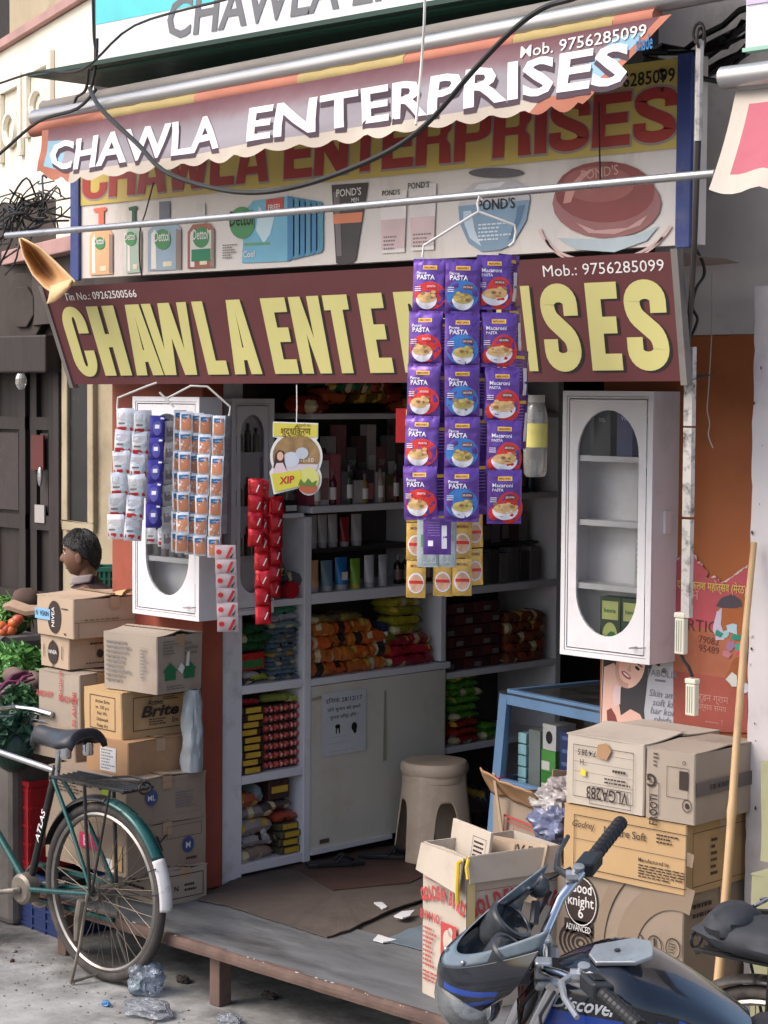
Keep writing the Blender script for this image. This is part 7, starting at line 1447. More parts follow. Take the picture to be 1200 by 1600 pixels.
for s, e0, e1 in ((1, (-.10, .25, .085), (-.175, .385, .096)), (-1, (-.10, -.25, .10), (-.178, -.40, .112))):
    e0, e1 = Vector(e0), Vector(e1); g = MB(); n = 9; pts = []; rs = []
    for k in range(19): pts.append(e0.lerp(e1, .05+.95*k/18)); rs.append(.0185 if k % 2 else .0165)
    g.tube(pts, rs, 14); g.obj('grip', M_black, mo, smooth=False)
    c = e0.lerp(e1, -.12); ax = (e1-e0).normalized(); b = MB()
    A = Matrix((ax, Vector((-1, 0, 0)), ax.cross(Vector((-1, 0, 0))))).transposed().to_4x4(); b.M = Matrix.Translation(c) @ A; b.box(-.03, .03, -.024, .024, -.022, .026); sw = b.obj('switch_block', M_plas, mo, bevel=.006)
    b = MB(); b.M = Matrix.Translation(c) @ A; b.box(-.016, .012, -.012, .012, .0265, .032); b.obj('blue_switch' if s < 0 else 'switch', pm('switch_blue', S(40, 90, 180), .4) if s < 0 else M_black, sw, bevel=.002)
    c2 = c-ax*.055; b = MB(); b.lathe([(.012, 0), (.014, .004), (.014, .012), (.006, .013)], 14, c2+Vector((0, 0, .016)), Matrix()); b.obj('mirror_mount', M_alu, mo, smooth=True)
    mt('lever', [c2+Vector((.025, 0, 0)), c2+Vector((.05, .03*s, .0)), c2+Vector((.045, .09*s, .005)), c2+Vector((.02, .16*s, .008))], [.008, .009, .007, .006], M_alu if s > 0 else M_plas, 8)
    mt('lever_perch', [c2, c2+Vector((.03, 0, 0))], .015, M_alu, 8)
b = MB(); b.M = Matrix.Translation((.03, -.17, .075)); b.ell((0, 0, 0), (.03, .035, .028), 14, 10); b.obj('fluid_cup', M_plas, mo, smooth=True)
mt('cup_sleeve', [(.035, -.14, .05), (.04, -.10, .015)], .011, M_plas, 8)
# clamp, yoke, wiring
b = MB(); b.box(-.02, .04, -.075, .075, -.05, -.028); b.obj('top_yoke', M_alu, mo, bevel=.008)
for y in (-.045, .045): b = MB(); b.box(.0, .04, y-.016, y+.016, -.028, .018); b.obj('bar_clamp', M_alu, mo, bevel=.006)
for y in (-.085, .085): mt('fork_tube', [(-.0, y, -.03), (.22, y, -.62)], .019, M_chrome, 12); mt('fork_slider', [(.19, y, -.54), (.33, y, -.92)], .026, M_plas, 12)
mt('steering_head', [(-.02, 0, -.03), (.06, 0, -.26)], .03, M_black, 12)
b = MB(); b.lathe([(.022, 0), (.024, .01), (.018, .012), (.004, .012)], 18, (.055, .0, -.02), Euler((0, R(-25), 0)).to_matrix()); b.obj('ignition_lock', M_plas, mo, smooth=True)
rw = random.Random(8)
for k in range(9):
    y0 = rw.uniform(-.06, .06); mt('wire', [(.04+rw.uniform(-.02, .02), y0, .01), (.02, y0*1.3+rw.uniform(-.03, .03), -.05), (.05+rw.uniform(-.03, .03), y0+rw.uniform(-.04, .04), -.12), (.07, y0*.5, -.2)], rw.choice((.003, .004, .005)), (M_cable, flat('red_wire', 120, 44, 40, .5), flat('brown_wire', 96, 66, 60, .5))[k % 3], 6)
mt('clutch_cable', [(.0, .22, .06), (.03, .20, -.02), (.02, .19, -.12), (-.02, .17, -.22), (-.06, .15, -.35)], .004, M_plas, 6); mt('throttle_cable', [(-.05, -.24, .08), (.06, -.2, .04), (.09, -.1, -.03), (.05, -.03, -.1)], .0045, M_cable, 6); mt('brake_hose', [(.0, -.17, .06), (.05, -.11, -.01), (.06, -.05, -.06)], .005, M_cable, 6)
# dials
for y in (-.068, .062):
    A = Euler((0, R(-38), 0)).to_matrix(); b = MB(); b.lathe([(.036, -.07), (.048, -.05), (.054, -.005), (.056, .004), (.053, .010)], 26, (.098, y, .042), A, cap=True); d_ = b.obj('dial', M_plas, mo, smooth=True)
    b = MB(); b.lathe([(.053, .0095), (.055, .0125), (.047, .0135), (.046, .0115)], 28, (.098, y, .042), A, cap=False); b.obj('bezel', pm('dial_bezel', S(90, 94, 98), .3, metal=.4), d_, smooth=True)
    b = MB(); b.lathe([(.046, .0105), (.0, .0105)], 26, (.098, y, .042), A, cap=False); b.obj('dial_face', pm('dial_black', S(30, 32, 36), .08, var=.1, coat=.6), d_)
b = MB(); b.box(.05, .14, -.10, .10, -.02, .02); b.obj('dial_bracket', M_plas, mo, bevel=.01)
# cowl: U shaped shell round the dials
def rim_(t): return Vector((.255-.225*t*t, .14*t*(1-.06*t*t), -.02+.125*t*t))
def low_(t): return Vector((.215-.10*t*t, .105*t, -.165+.12*t*t))
def cowl(u, v):
    t = -1+2*u; q = rim_(t).lerp(low_(t), v); bl = .022*math.sin(3.1416*v); return q+Vector((bl*(1-t*t), bl*t*1.2, 0))
b = MB()
nu, nv = 180, 56
b.grid(cowl, nu, nv); co = b.obj('cowl', [M_mblack, M_mblue], mo, smooth=True)
for p in co.data.polygons:
    j, i = divmod(p.index, nu); u, v = i/nu, j/nv
    for k in (u, 1-u):
        if .64 < k < .93 and (abs(v-(.30+1.1*(k-.64))) < .055 or abs(v-(.62+.6*(k-.64))) < .05): p.material_index = 1
co.modifiers.new('t', 'SOLIDIFY').thickness = .004
b = MB(); b.grid(lambda u, v: rim_(-1+2*u)+Vector((-.035*v*(1-(2*u-1)**2)-.02*v*(2*u-1)**2, 0, .034*v+.022*v*(2*u-1)**2)), 40, 4); wsn = b.obj('visor', pm('smoked_visor', S(92, 104, 114), .26, var=.15, coat=.4, dirt=S(130, 138, 144), damt=.4, dscale=8), mo, smooth=True); wsn.modifiers.new('t', 'SOLIDIFY').thickness = .003
b = MB(); b.grid(lambda u, v: cowl(.015+.97*u, .02+.8*v)*.965+Vector((-.002, 0, .002)), 50, 12); b.obj('liner', MATS['smoked_visor'], mo, smooth=True)
for t in (-.93, -.15, .45): b = MB(); q = rim_(t); b.ell(q+Vector((-.006, 0, .012)), (.006, .006, .006), 8, 6); b.obj('rivet', M_alu, mo, smooth=True)
b = MB(); b.ell((.185, 0, -.115), (.075, .088, .082), 24, 16, Euler((0, R(20), 0)).to_matrix()); hl = b.obj('headlight', pm('lamp_reflector', S(196, 200, 204), .12, metal=.9, var=.05), mo, smooth=True)
b = MB(); b.ell((.192, 0, -.117), (.078, .092, .086), 24, 16, Euler((0, R(20), 0)).to_matrix()); b.obj('lens', glassy('headlight_lens', (.9, .92, .94), .1, .03, .12, (.7, .72, .74)), hl, smooth=True)
# tank
def tank(u, v):
    x = .03-.50*u; a = 6.28318*v
    hw = .02+.125*math.sin(min(1, u*1.7+.12)*1.5708)*(1-.45*max(0, u-.5)/.5); tz = -.045+.05*math.sin(min(1, u*2.2)*1.5708)-.19*max(0, u-.35)**1.5/.52; bz = -.24-.03*u
    cz_, hh = (tz+bz)/2, (tz-bz)/2; ca, sa = math.cos(a), math.sin(a); e = .62
    return (x, hw*math.copysign(abs(ca)**e, ca), cz_+hh*math.copysign(abs(sa)**e, sa))
b = MB(); b.grid(tank, 30, 36); tk = b.obj('tank', [M_mblack, M_mblue], mo, smooth=True)
for p in tk.data.polygons:
    j, i = divmod(p.index, 30); c = p.center
    if abs(c.y) > .05 and c.z < -.10+.05*max(0, -c.x-.1) and c.x > -.30: p.material_index = 1
b = MB(); b.M = Matrix.Translation((-.16, 0, .004)) @ Matrix.Rotation(R(8), 4, 'Y'); b.prism([(.075, .0), (.06, .035), (-.03, .048), (-.07, .03), (-.075, 0), (-.07, -.03), (-.03, -.048), (.06, -.035)], 0, .012); cpn = b.obj('filler_cap', M_alu, mo, bevel=.003)
b = MB(); b.M = Matrix.Translation((-.15, 0, .0175)) @ Matrix.Rotation(R(8), 4, 'Y'); b.lathe([(.008, 0), (.007, .002)], 12, sy=.6); b.obj('key_slot', M_plas, cpn)
A = Matrix((Vector((-1, 0, 0)), Vector((0, .25, .968)), Vector((0, .968, -.25)))).transposed().to_4x4()
b = MB(); vs_, fs_, w_ = textdata('Discover', .02, .45)
def onTank(tx, ty):
    x = .0-.150*tx/w_; q = Vector(tank((.03-x)/.5, (R(14)+R(26)*ty)/6.28318)); c = Vector((x, 0, -.125)); return c+(q-c)*1.015
b.add([onTank(x, y) for x, y in vs_], fs_); b.obj('lettering', flat('silver_print', 206, 208, 212, .4), tk)
b = MB(); b.poly([onTank(w_*(.36+x*6), 1.35+y*14) for x, y in ((0, 0), (.05, .02), (.04, .045), (.06, .05), (.03, .08), (-.01, .05))]); b.obj('silver_decal', M_alu, tk)
# seat, engine, wheels (mostly below the picture)
b = MB(); b.ell((-.74, 0, -.26), (.34, .13, .075), 24, 12, fn=lambda q: (1/max(abs(q.x), abs(q.y), abs(q.z)))**.3); b.obj('seat', M_saddle, mo, smooth=True)
b = MB(); b.box(-.42, .02, -.11, .11, -.72, -.34); b.obj('engine', M_alu, mo, bevel=.03)
for k in range(7): b = MB(); b.box(-.20, .0, -.12, .12, -.42+.018*k, -.41+.018*k); b.obj('cooling_fin', M_alu, mo)
b = MB(); b.box(-.98, -.40, -.12, .12, -.46, -.27); b.obj('side_cover', M_mblack, mo, bevel=.03)
for x, z in ((.36, -.76), (-.93, -.76)):
    wh = mk('wheel', None, mo, (x, 0, z)); b = MB(); torus(b, (0, 0, 0), .25, .046, 48, 10); b.obj('tyre', M_tyre, wh, smooth=True); b = MB(); torus(b, (0, 0, 0), .205, .018, 40, 8, sq=1.8); b.obj('rim', M_alu, wh, smooth=True)
    b = MB(); b.lathe([(.06, -.05), (.06, .05)], 18, (0, 0, 0), Euler((R(90), 0, 0)).to_matrix()); b.obj('hub', M_alu, wh)
    for k in range(6): b = MB(); a = k*1.0472; b.tube([(.05*math.cos(a), 0, .05*math.sin(a)), (.2*math.cos(a), 0, .2*math.sin(a))], .014, 6); b.obj('spoke', M_alu, wh)
b = MB(); b.grid(lambda u, v: (.36+.315*math.cos(R(20+130*u)), .05*(v-.5)*2, -.76+.315*math.sin(R(20+130*u))-.02*(2*v-1)**2), 24, 6); b.obj('front_fender', M_mblack, mo, smooth=True)
mt('side_stand', [(-.25, .10, -.70), (-.30, .30, -.93)], .011, M_bframe, 8); mt('exhaust', [(-.05, -.13, -.6), (-.4, -.15, -.78), (-1.0, -.17, -.72)], [.02, .03, .045], M_chrome, 12)
# ================================================================== STOOL, LITTER, MATS, BAMBOO, OLIVE CARTONS
M_stool = pm('beige_plastic', S(208, 186, 162), .45, var=.06, scale=4, dirt=S(140, 112, 90), damt=.4, dscale=5)
q = W(678, 1342, Z=.24)
so2 = thing('plastic_stool', 'beige plastic stool with arched legs before the cupboard', 'stool', (q.x, q.y, .236), R(20))
def stoolb(u, v):
    a = 6.28318*u; ph = (a % 1.5708)-.7854; legh = .30
    t = abs(ph)/.7854                      # 0 at opening centre, 1 at the leg centre
    low = 0 if t > .52 else .275*(1-(t/.52)**4)**.5
    z = .40-(.40-low)*v; sq = 1/(max(abs(math.cos(a+.7854)), abs(math.sin(a+.7854)))**.25); r = (.125+.045*(1-z/.40))*sq
    return (r*math.cos(a), r*math.sin(a), z)
b = MB(); b.grid(stoolb, 144, 14); o = b.obj('body', M_stool, so2, smooth=True, merge=True); o.modifiers.new('t', 'SOLIDIFY').thickness = .006
b = MB(); b.lathe([(.13, .385), (.145, .39), (.150, .405), (.148, .425), (.138, .438), (.10, .441), (.02, .438)], 40); b.obj('seat', M_stool, so2, smooth=True)
b = MB(); b.lathe([(.132, .352), (.142, .356), (.142, .378), (.132, .382)], 40, cap=False); b.obj('rim_band', M_stool, so2, smooth=True)

def sheet(name, label, cat, pts, z, mat, th=.004, amp=.003, ragged_=3, group=None):
    c = W(*pts[0], Z=z); r = random.Random(len(label)); P = [W(x, y, Z=z)-c for x, y in pts]; out = []
    for i, p in enumerate(P):
        q = P[(i+1) % len(P)]
        for k in range(ragged_): t = k/ragged_; out.append(p.lerp(q, t)+Vector((r.uniform(-amp, amp), r.uniform(-amp, amp), 0)))
    b = MB(); n = len(out); cen = sum(out, Vector())/n
    rings = [[cen.lerp(p, s) for p in out] for s in (.35, .7, 1)]; vs = [cen+Vector((0, 0, th))]
    for ri, rr in enumerate(rings): vs += [p+Vector((0, 0, th+amp*nz3(p.x*14, p.y*14, 1))) for p in rr]
    fs = [(0, 1+i, 1+(i+1) % n) for i in range(n)]
    for k in (0, 1): fs += [(1+k*n+i, 1+(k+1)*n+i, 1+(k+1)*n+(i+1) % n, 1+k*n+(i+1) % n) for i in range(n)]
    vs += [p for p in out]; fs += [(1+2*n+i, 1+3*n+i, 1+3*n+(i+1) % n, 1+2*n+(i+1) % n) for i in range(n)]
    b.add(vs, fs); return b.obj(name, mat, None, c, label=label, cat=cat, group=group)
sheet('floor_mat', 'worn brown mat with a ragged edge laid over the platform', 'mat', [(308, 1407), (352, 1415), (425, 1438), (470, 1452), (512, 1466), (545, 1455), (600, 1428), (680, 1400), (760, 1372), (735, 1335), (620, 1322), (480, 1345), (380, 1368)], .2435, pm('brown_mat', S(86, 76, 70), .95, var=.2, scale=8, bump=.6, bscale=60, dirt=S(66, 54, 48), damt=.5, dscale=4), .007, .004, 5)
sheet('maroon_sheet', 'dark maroon floor sheet running into the shop', 'mat', [(432, 1352), (470, 1362), (520, 1392), (640, 1380), (720, 1345), (690, 1322), (560, 1325), (470, 1338)], .2508, pm('maroon_sheet', S(76, 54, 48), .7, var=.2, dirt=S(60, 44, 40), damt=.5), .004, .002, 4)
sheet('blue_grey_sheet', 'blue grey plastic sheet lying by the red lettered carton', 'sheet', [(600, 1470), (640, 1452), (690, 1440), (740, 1440), (740, 1480), (680, 1490)], .2435, pm('bluegrey_sheet', S(104, 116, 126), .45, var=.15, bump=.3), .004, .004, 4)
for k, pts in enumerate(([(584, 1412), (596, 1411), (606, 1419), (598, 1422)], [(616, 1433), (630, 1426), (648, 1424), (640, 1433), (628, 1436)], [(583, 1470), (590, 1462), (604, 1466), (620, 1470), (600, 1474)])):
    sheet('paper_scrap', ('small paper scrap on the brown mat', 'curled paper scrap by the red lettered carton', 'paper scrap on the platform boards')[k], 'paper', pts, .252 if k < 2 else .244, flat('scrap_white', 206, 206, 208, .8), .006, .003, 2, 'paper scraps')
for k, (px, py, rz_) in enumerate(((524, 1352, 60), (606, 1340, 40))):
    q = W(px, py, Z=.256); o = thing('rubber_slipper', ('dark rubber slipper on the maroon sheet', 'dark rubber slipper tucked by the stool')[k], 'slipper', q, R(rz_)); b = MB()
    b.prism([(.13, .02), (.12, .04), (.06, .045), (-.02, .034), (-.09, .036), (-.125, .02), (-.125, -.02), (-.09, -.034), (-.02, -.03), (.06, -.036), (.12, -.03)], 0, .018); b.obj('sole', M_black, o, bevel=.004)
    b = MB(); b.tube([(.0, .036, .016), (.03, .02, .045), (.08, 0, .022), (.03, -.02, .045), (.0, -.032, .016)], .007, 6); b.obj('strap', M_black, o, smooth=True)
# bamboo
p0 = W(1128, 1440, Y=5.08); p1 = W(1179, 848, Y=5.46); dd = (p1-p0).normalized(); p0 = p0-dd*((p0.z-.245)/dd.z)
bm_ = thing('bamboo_pole', 'long bamboo pole leaning on the wall beside the right box pile', 'pole', p0); L = (p1-p0).length; pts, rs = [], []
for k in range(49):
    t = k/48; nd = (t*6.3) % 1; pts.append(dd*L*t+Vector((.006*math.sin(t*6), 0, 0))); rs.append(.0155*(1-.35*t)*(1.22 if nd < .03 or nd > .985 else 1))
b = MB(); b.tube(pts, rs, 14); b.obj('cane', pm('bamboo', S(186, 154, 114), .55, var=.22, scale=6, stretch=(3, 3, .6), dirt=S(150, 104, 60), damt=.5), bm_, smooth=True)
# olive cartons right edge
KO = kraft('olive', 150, 148, 118)
q = W(1171, 1492, Y=4.98)
oc1 = Carton('olive grey carton standing at the foot of the white pillar', (q.x+.50, 4.98), .245, .50, .36, max(.3, W(1171, 1366, Y=4.98).z-.245), R(0), KO, seed=31, sag=0)
q2 = W(1186, 1360, Y=5.1)
oc2 = Carton('taller olive grey carton stacked behind on the lower olive one', (q2.x+.46, 5.10), .245+oc1.h+.012, .46, .3, W(1186, 1192, Y=5.1).z-(.245+oc1.h+.012), R(0), KO, seed=32, sag=0)
# plastic bags and litter on the street
def crumple(name, label, px, py, r, mat, z=0, sc=(1, 1, 1), seed=0):
    q = W(px, py, Z=z); b = MB()
    def f(v): return 1+.34*nz3(v.x*1.7+seed*3, v.y*1.7, v.z*1.7)-.22*abs(nz3(v.x*3.2, v.y*3.2+seed, v.z*3.2))-.07*abs(nz3(v.x*9, v.y*9, v.z*9))
    b.ell((0, 0, r*.75*sc[2]), (r*sc[0]*1.15, r*sc[1]*1.15, r*.95*sc[2]), 72, 48, fn=f); return b.obj(name, mat, None, q, smooth=True, label=label, cat='bag', group=None)
M_pb = glassy('thin_blue_plastic', (.80, .86, .95), .02, .22, .30, (.42, .48, .58)); M_pb2 = glassy('thin_grey_plastic', (.86, .88, .92), .02, .22, .30, (.46, .48, .52))
crumple('plastic_bag', 'crumpled pale blue plastic bag under the bicycle wheel', 228, 1552, .07, M_pb, 0, (1.0, .9, 1.0), 1)
crumple('plastic_bag', 'flattened torn plastic bag lying on the street by the wheel', 232, 1585, .075, M_pb2, 0, (1.35, .9, .42), 2)
crumple('plastic_wrapper', 'tiny blue wrapper on the street near the bicycle stand', 166, 1572, .016, gl('tinyblue', 70, 120, 170), 0, (1.2, .8, .8), 3)
crumple('plastic_wrapper', 'green corner of a wrapper beside the pale blue bag', 214, 1550, .03, gl('tinygreen', 40, 110, 80), 0, (.8, .8, .9), 4)
crumple('plastic_bag', 'white crumpled bag at the edge below the platform', 356, 1598, .04, M_pb2, 0, (1.2, .8, .5), 5)
for k, (px, py) in enumerate(((286, 1535), (420, 1588))):
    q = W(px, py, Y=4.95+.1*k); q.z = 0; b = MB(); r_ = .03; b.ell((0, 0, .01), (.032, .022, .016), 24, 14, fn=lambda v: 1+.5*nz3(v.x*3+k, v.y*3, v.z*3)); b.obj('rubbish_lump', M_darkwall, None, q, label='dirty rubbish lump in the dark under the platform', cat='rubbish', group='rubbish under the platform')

# ================================================================== VEGETABLE STALL, CRATES, BOY
def crate(label, loc, rz, w, d, h, col, ribs=6):
    t = thing('plastic_crate', label, 'crate', loc, rz, 'plastic crates'); m = pm('crate_%d' % (hash(col) % 99991), S(*col), .45, var=.1, dirt=S(70, 60, 56), damt=.35, dscale=6)
    for nm, (ax, off) in {'front_panel': ('x', 0), 'back_panel': ('x', d-.012), 'left_panel': ('y', -w), 'right_panel': ('y', -.012)}.items():
        b = MB()
        if ax == 'x': b.box(-w, 0, off, off+.012, 0, h)
        else: b.box(off, off+.012, .0125, d-.0125, 0, h)
        pn = b.obj(nm, m, t)
        for k in range(ribs):
            z = h*(k+.5)/ribs; b = MB()
            if ax == 'x': b.box(-w, 0, off-.006, off, z-.006, z+.004) if off == 0 else None
            else: b.box(off+.012, off+.018, 0, d, z-.006, z+.004) if off > -w else None
            if b.v: b.obj('rib', m, pn)
        b = MB()
        if ax == 'x' and off == 0: [b.box(-w*(k+.04)/5.1-.012, -w*(k+.04)/5.1, off-.007, off, .0, h) for k in range(6)]; b.obj('upright_rib', m, pn)
    b = MB(); b.box(-w+.0125, -.0125, .0125, d-.0125, 0, .01); b.obj('base', m, t)
    b = MB(); b.box(-w-.008, .008, -.009, .0, h-.02, h); b.box(.0, .009, 0, d, h-.02, h); b.obj('lip', m, t)
    return t
q = W(95, 1468, Z=.0); crate('navy blue plastic crate on the street under the red crate', (q.x, q.y, 0), R(-3), .52, .36, .235, (44, 58, 104))
q2 = W(47, 1372, Y=q.y+.02); crate('red plastic crate stacked on the navy crate', (q2.x, q.y+.02, .238), R(-3), .44, .36, W(47, 1222, Y=q.y+.02).z-.238, (160, 32, 40), 5)
q3 = W(61, 1250, Y=5.22); crate('bright green plastic crate behind the bicycle saddle', (q3.x, 5.25, .24), R(0), .40, .3, .62, (44, 150, 84), 4)
q4 = W(181, 918, D=10.35); crate('green plastic crate raised behind the boy', (q4.x, q4.y, 1.15), R(40), .13, .2, W(181, 887, D=10.35).z-1.15, (38, 104, 88), 2)
b = MB(); b.box(-.16, .02, .0, .22, 0, 1.148); b.obj('brick_plinth', M_darkwall, None, (q4.x, q4.y, 0), (0, 0, R(40)), label='dark masonry plinth carrying the green crate behind the boy', cat='plinth')
# stall: sacking trays with produce
st = thing('vegetable_stall', 'low wooden vegetable stall draped with grey sacking beside the house', 'stall', (-7.9, 5.6, 0))
o = st.location
M_sack = pm('grey_sacking', S(104, 98, 94), .95, var=.2, scale=5, bump=.5, bscale=40, dirt=S(60, 54, 50), damt=.5)
def mound(px, py, D, rx, ry, rz_, name, mat, amp=.2, parent=None):
    c = W(px, py, D=D); b = MB(); b.ell((0, 0, 0), (rx, ry, rz_), 30, 16, fn=lambda v: 1+amp*nz3(v.x*2.3+px, v.y*2.3, v.z*2.3)); return c
for (px, py, D, w, h) in ((10, 985, 10.0, .75, .9), (25, 1060, 9.2, .62, .8), (20, 1130, 8.9, .55, .7)):
    c = W(px, py, D=D); b = MB(); zt = c.z-.03
    b.add([(c.x-o.x+x*w, c.y-o.y+y*w*.6, z) for z in (0, zt) for x, y in ((-1, -.5), (.42, -.5), (.42, .5), (-1, .5))], [(3, 2, 1, 0), (4, 5, 6, 7), (0, 1, 5, 4), (1, 2, 6, 5), (2, 3, 7, 6), (3, 0, 4, 7)]); b.obj('tray', M_sack, st, bevel=.03)
    b = MB(); b.tube([Vector((c.x-o.x+w*.42-.02+.012*nz3(k, 2, 1), c.y-o.y-w*.3+w*.6*k/8, zt+.015+.01*nz3(k, 1, D))) for k in range(9)], .03, 8); b.tube([Vector((c.x-o.x-w+w*1.42*k/10, c.y-o.y-w*.3+.012*nz3(k, 5, 1), zt+.015+.012*nz3(k, 3, D))) for k in range(11)], .032, 8); b.obj('sack_rim', M_sack, st, smooth=True)
M_bean = [pm('bean%d' % k, S(*c), .5, var=.2) for k, c in enumerate(((104, 150, 72), (128, 170, 88), (80, 126, 60)))]
def heap(name, label, cat, px, py, D, rx, ry, rz_, n, kind, mats, seed):
    c = W(px, py, D=D); r = random.Random(seed); b = MB()
    for i in range(n):
        a = r.uniform(0, 6.283); t = r.random()**.5; x, y = rx*t*math.cos(a), ry*t*math.sin(a); z = rz_*(1-t*t)**.6*r.uniform(.75, 1.08)
        if kind == 'bean':
            d = Vector((r.gauss(0, 1), r.gauss(0, 1), r.gauss(0, .35))).normalized()*r.uniform(.035, .06); k = Vector((r.gauss(0, .01), r.gauss(0, .01), .012)); p = Vector((x, y, z)); b.tube([p-d, p+k, p+d], [.002, .0055, .002], 5, r.randrange(3))
        else:
            s = r.uniform(.025, .055)*(1 if kind == 'leaf' else 1.9); A = Euler((r.uniform(-1.1, 1.1), r.uniform(-1.1, 1.1), r.uniform(0, 6.28))).to_matrix(); p = Vector((x, y, z)); w = s*.42
            b.add([p+A @ Vector(v) for v in ((-s*.6, 0, 0), (-s*.1, w, .006), (s*.5, w*.7, 0), (s, 0, -.012), (s*.5, -w*.7, 0), (-s*.1, -w, .006), (s*.2, 0, -.008))], [(0, 6, 1), (1, 6, 2), (2, 6, 3), (3, 6, 4), (4, 6, 5), (5, 6, 0)], r.randrange(3))
    base = MB(); b.ell((0, 0, 0), (rx*.92, ry*.92, rz_*.75), 20, 10, mi=2)
    return b.obj(name, mats, None, c, kind='stuff', label=label, cat=cat)
heap('green_bean_heap', 'heap of green beans on the upper stall tray', 'beans', 2, 972, 10.0, .15, .15, .105, 420, 'bean', M_bean, 1)
leafm = [pm('leafy%d' % k, S(*c), .55, var=.2) for k, c in enumerate(((96, 148, 76), (124, 170, 98), (72, 120, 62)))]
heap('leafy_greens_heap', 'heap of leafy greens on the middle stall tray', 'greens', 22, 1052, 9.2, .16, .16, .12, 700, 'leaf', leafm, 2)
heap('dark_leaf_heap', 'bundle of dark leafy stems hanging at the stall front', 'greens', 34, 1112, 8.75, .085, .08, .10, 220, 'leaf', [pm('dleaf%d' % k, S(*c), .5, var=.2) for k, c in enumerate(((64, 100, 62), (84, 124, 76), (46, 78, 52)))], 3)
heap('cabbage_leaves', 'limp dark green outer leaves below the handlebar', 'leaves', 22, 1168, 8.6, .10, .10, .14, 46, 'big', [pm('cleaf%d' % k, S(*c), .45, var=.2) for k, c in enumerate(((44, 76, 60), (64, 96, 78), (34, 58, 48)))], 4)
rt2 = random.Random(7)
for k, (px, py) in enumerate(((2, 978), (10, 983), (22, 973), (-8, 985), (17, 985), (28, 968), (4, 988))):
    q = W(px, py, D=9.72); b = MB(); b.ell((0, 0, 0), (.029, .029, .025), 14, 10, fn=lambda v: 1-.10*math.exp(-((v.x**2+v.y**2)*9))*(v.z > 0)); to_ = b.obj('tomato', pm('tomato%d' % (k % 2), S(206-16*(k % 2), 110-26*(k % 2), 62), .25, var=.12), None, q, smooth=True, label='orange red tomato lying at the edge of the bean tray', cat='tomato', group='tomatoes on the stall')
ps = thing('purple_stem_bunch', 'bunch of purple stemmed greens on the stall', 'greens', W(30, 1062, D=8.9))
for k in range(6):
    a, c = W(-8+rt2.uniform(-6, 30), 1090+rt2.uniform(-14, 14), D=8.75), W(30+rt2.uniform(-8, 26), 1058+rt2.uniform(-10, 12), D=8.9+rt2.uniform(-.1, .1)); b = MB(); b.tube([a-ps.location, (a+c)/2-ps.location+Vector((0, 0, .02)), c-ps.location], [.008, .009, .005], 6); b.obj('stem', pm('stem%d' % (k % 2), S(122-16*(k % 2), 58, 86), .45, var=.2), ps, smooth=True)
for k, (px, py, s) in enumerate(((22, 1056, .05), (50, 1062, .05))):
    b = MB(); q = W(px, py, D=9.0); b.ell((0, 0, 0), (s*1.4, s*.8, s*.8), 16, 10); b.obj('tuber', pm('tuber_skin', S(112, 92, 84), .8, var=.2, bump=.4), None, q, smooth=True, label=('brown tuber behind the purple stems', 'brown tuber against the cardboard pile')[k], cat='tuber')
b = MB(); q = W(42, 938, D=9.9); b.ell((0, 0, 0), (.085, .07, .06), 18, 12, fn=lambda v: 1+.12*nz3(v.x*3, v.y*3, v.z*3)); pot = b.obj('brown_cloth_bundle', pm('brown_bundle', S(84, 66, 58), .9, var=.2, bump=.4), None, q, smooth=True, label='brown cloth bundle beside the bean tray', cat='bundle')
b = MB(); q = W(36, 952, D=9.8); b.tube([(-.14, 0, 0), (-.05, -.02, .015), (.05, .0, -.005), (.14, .03, .01)], [.02, .03, .03, .02], 8); b.obj('folded_cloth', pm('tan_rag', S(150, 126, 106), .9, var=.2, bump=.4), None, q, smooth=True, label='folded tan rag under the brown bundle', cat='cloth')

# ---- boy in profile behind the boxes
BS = .87; hc = W(126, 868, D=10.1); fdir = Matrix.Rotation(R(-8), 3, 'Z') @ Vector((-.7071, -.7071, 0)); yaw = math.atan2(fdir.y, fdir.x)
boy = thing('person', 'dark haired boy in profile wearing a dark collared shirt behind the boxes', 'person', (hc.x, hc.y, 0), yaw)
hz_ = hc.z/BS; boy.scale = (BS, BS, BS)
M_skin = pm('brown_skin', S(120, 84, 66), .5, var=.06, scale=10, bump=.05); M_hair = pm('black_hair', S(26, 23, 24), .45, var=.3, scale=3, stretch=(30, 30, 6), bump=.8, bscale=10)
b = MB()
def head(v):
    k = 1.0; x, y, z = v
    g = lambda cx, cy, cz, s: math.exp(-((x-cx)**2+(y-cy)**2+(z-cz)**2)/(s*s))
    k += .30*g(.98, 0, -.18, .15)+.14*g(.98, 0, -.02, .11)          # nose
    k += .045*g(.9, 0, .32, .30)                                     # brow
    k -= .07*g(.88, .38, .10, .16)+.07*g(.88, -.38, .10, .16)       # eye sockets
    k += .075*g(.88, 0, -.50, .10)+.06*g(.84, 0, -.62, .09)         # lips
    k -= .045*g(.85, 0, -.56, .05)
    k += .10*g(.66, 0, -.86, .22)                                    # chin
    k += .05*g(.6, .5, -.25, .3)+.05*g(.6, -.5, -.25, .3)           # cheeks
    k -= .10*max(0, -z-.2)*max(0, -x)                                # nape
    return k
b.ell((0, 0, hz_), (.096, .078, .118), 44, 32, fn=head)
b.tube([(-.035, 0, hz_-.05), (-.045, 0, hz_-.13), (-.06, 0, hz_-.20)], [.055, .052, .062], 16)
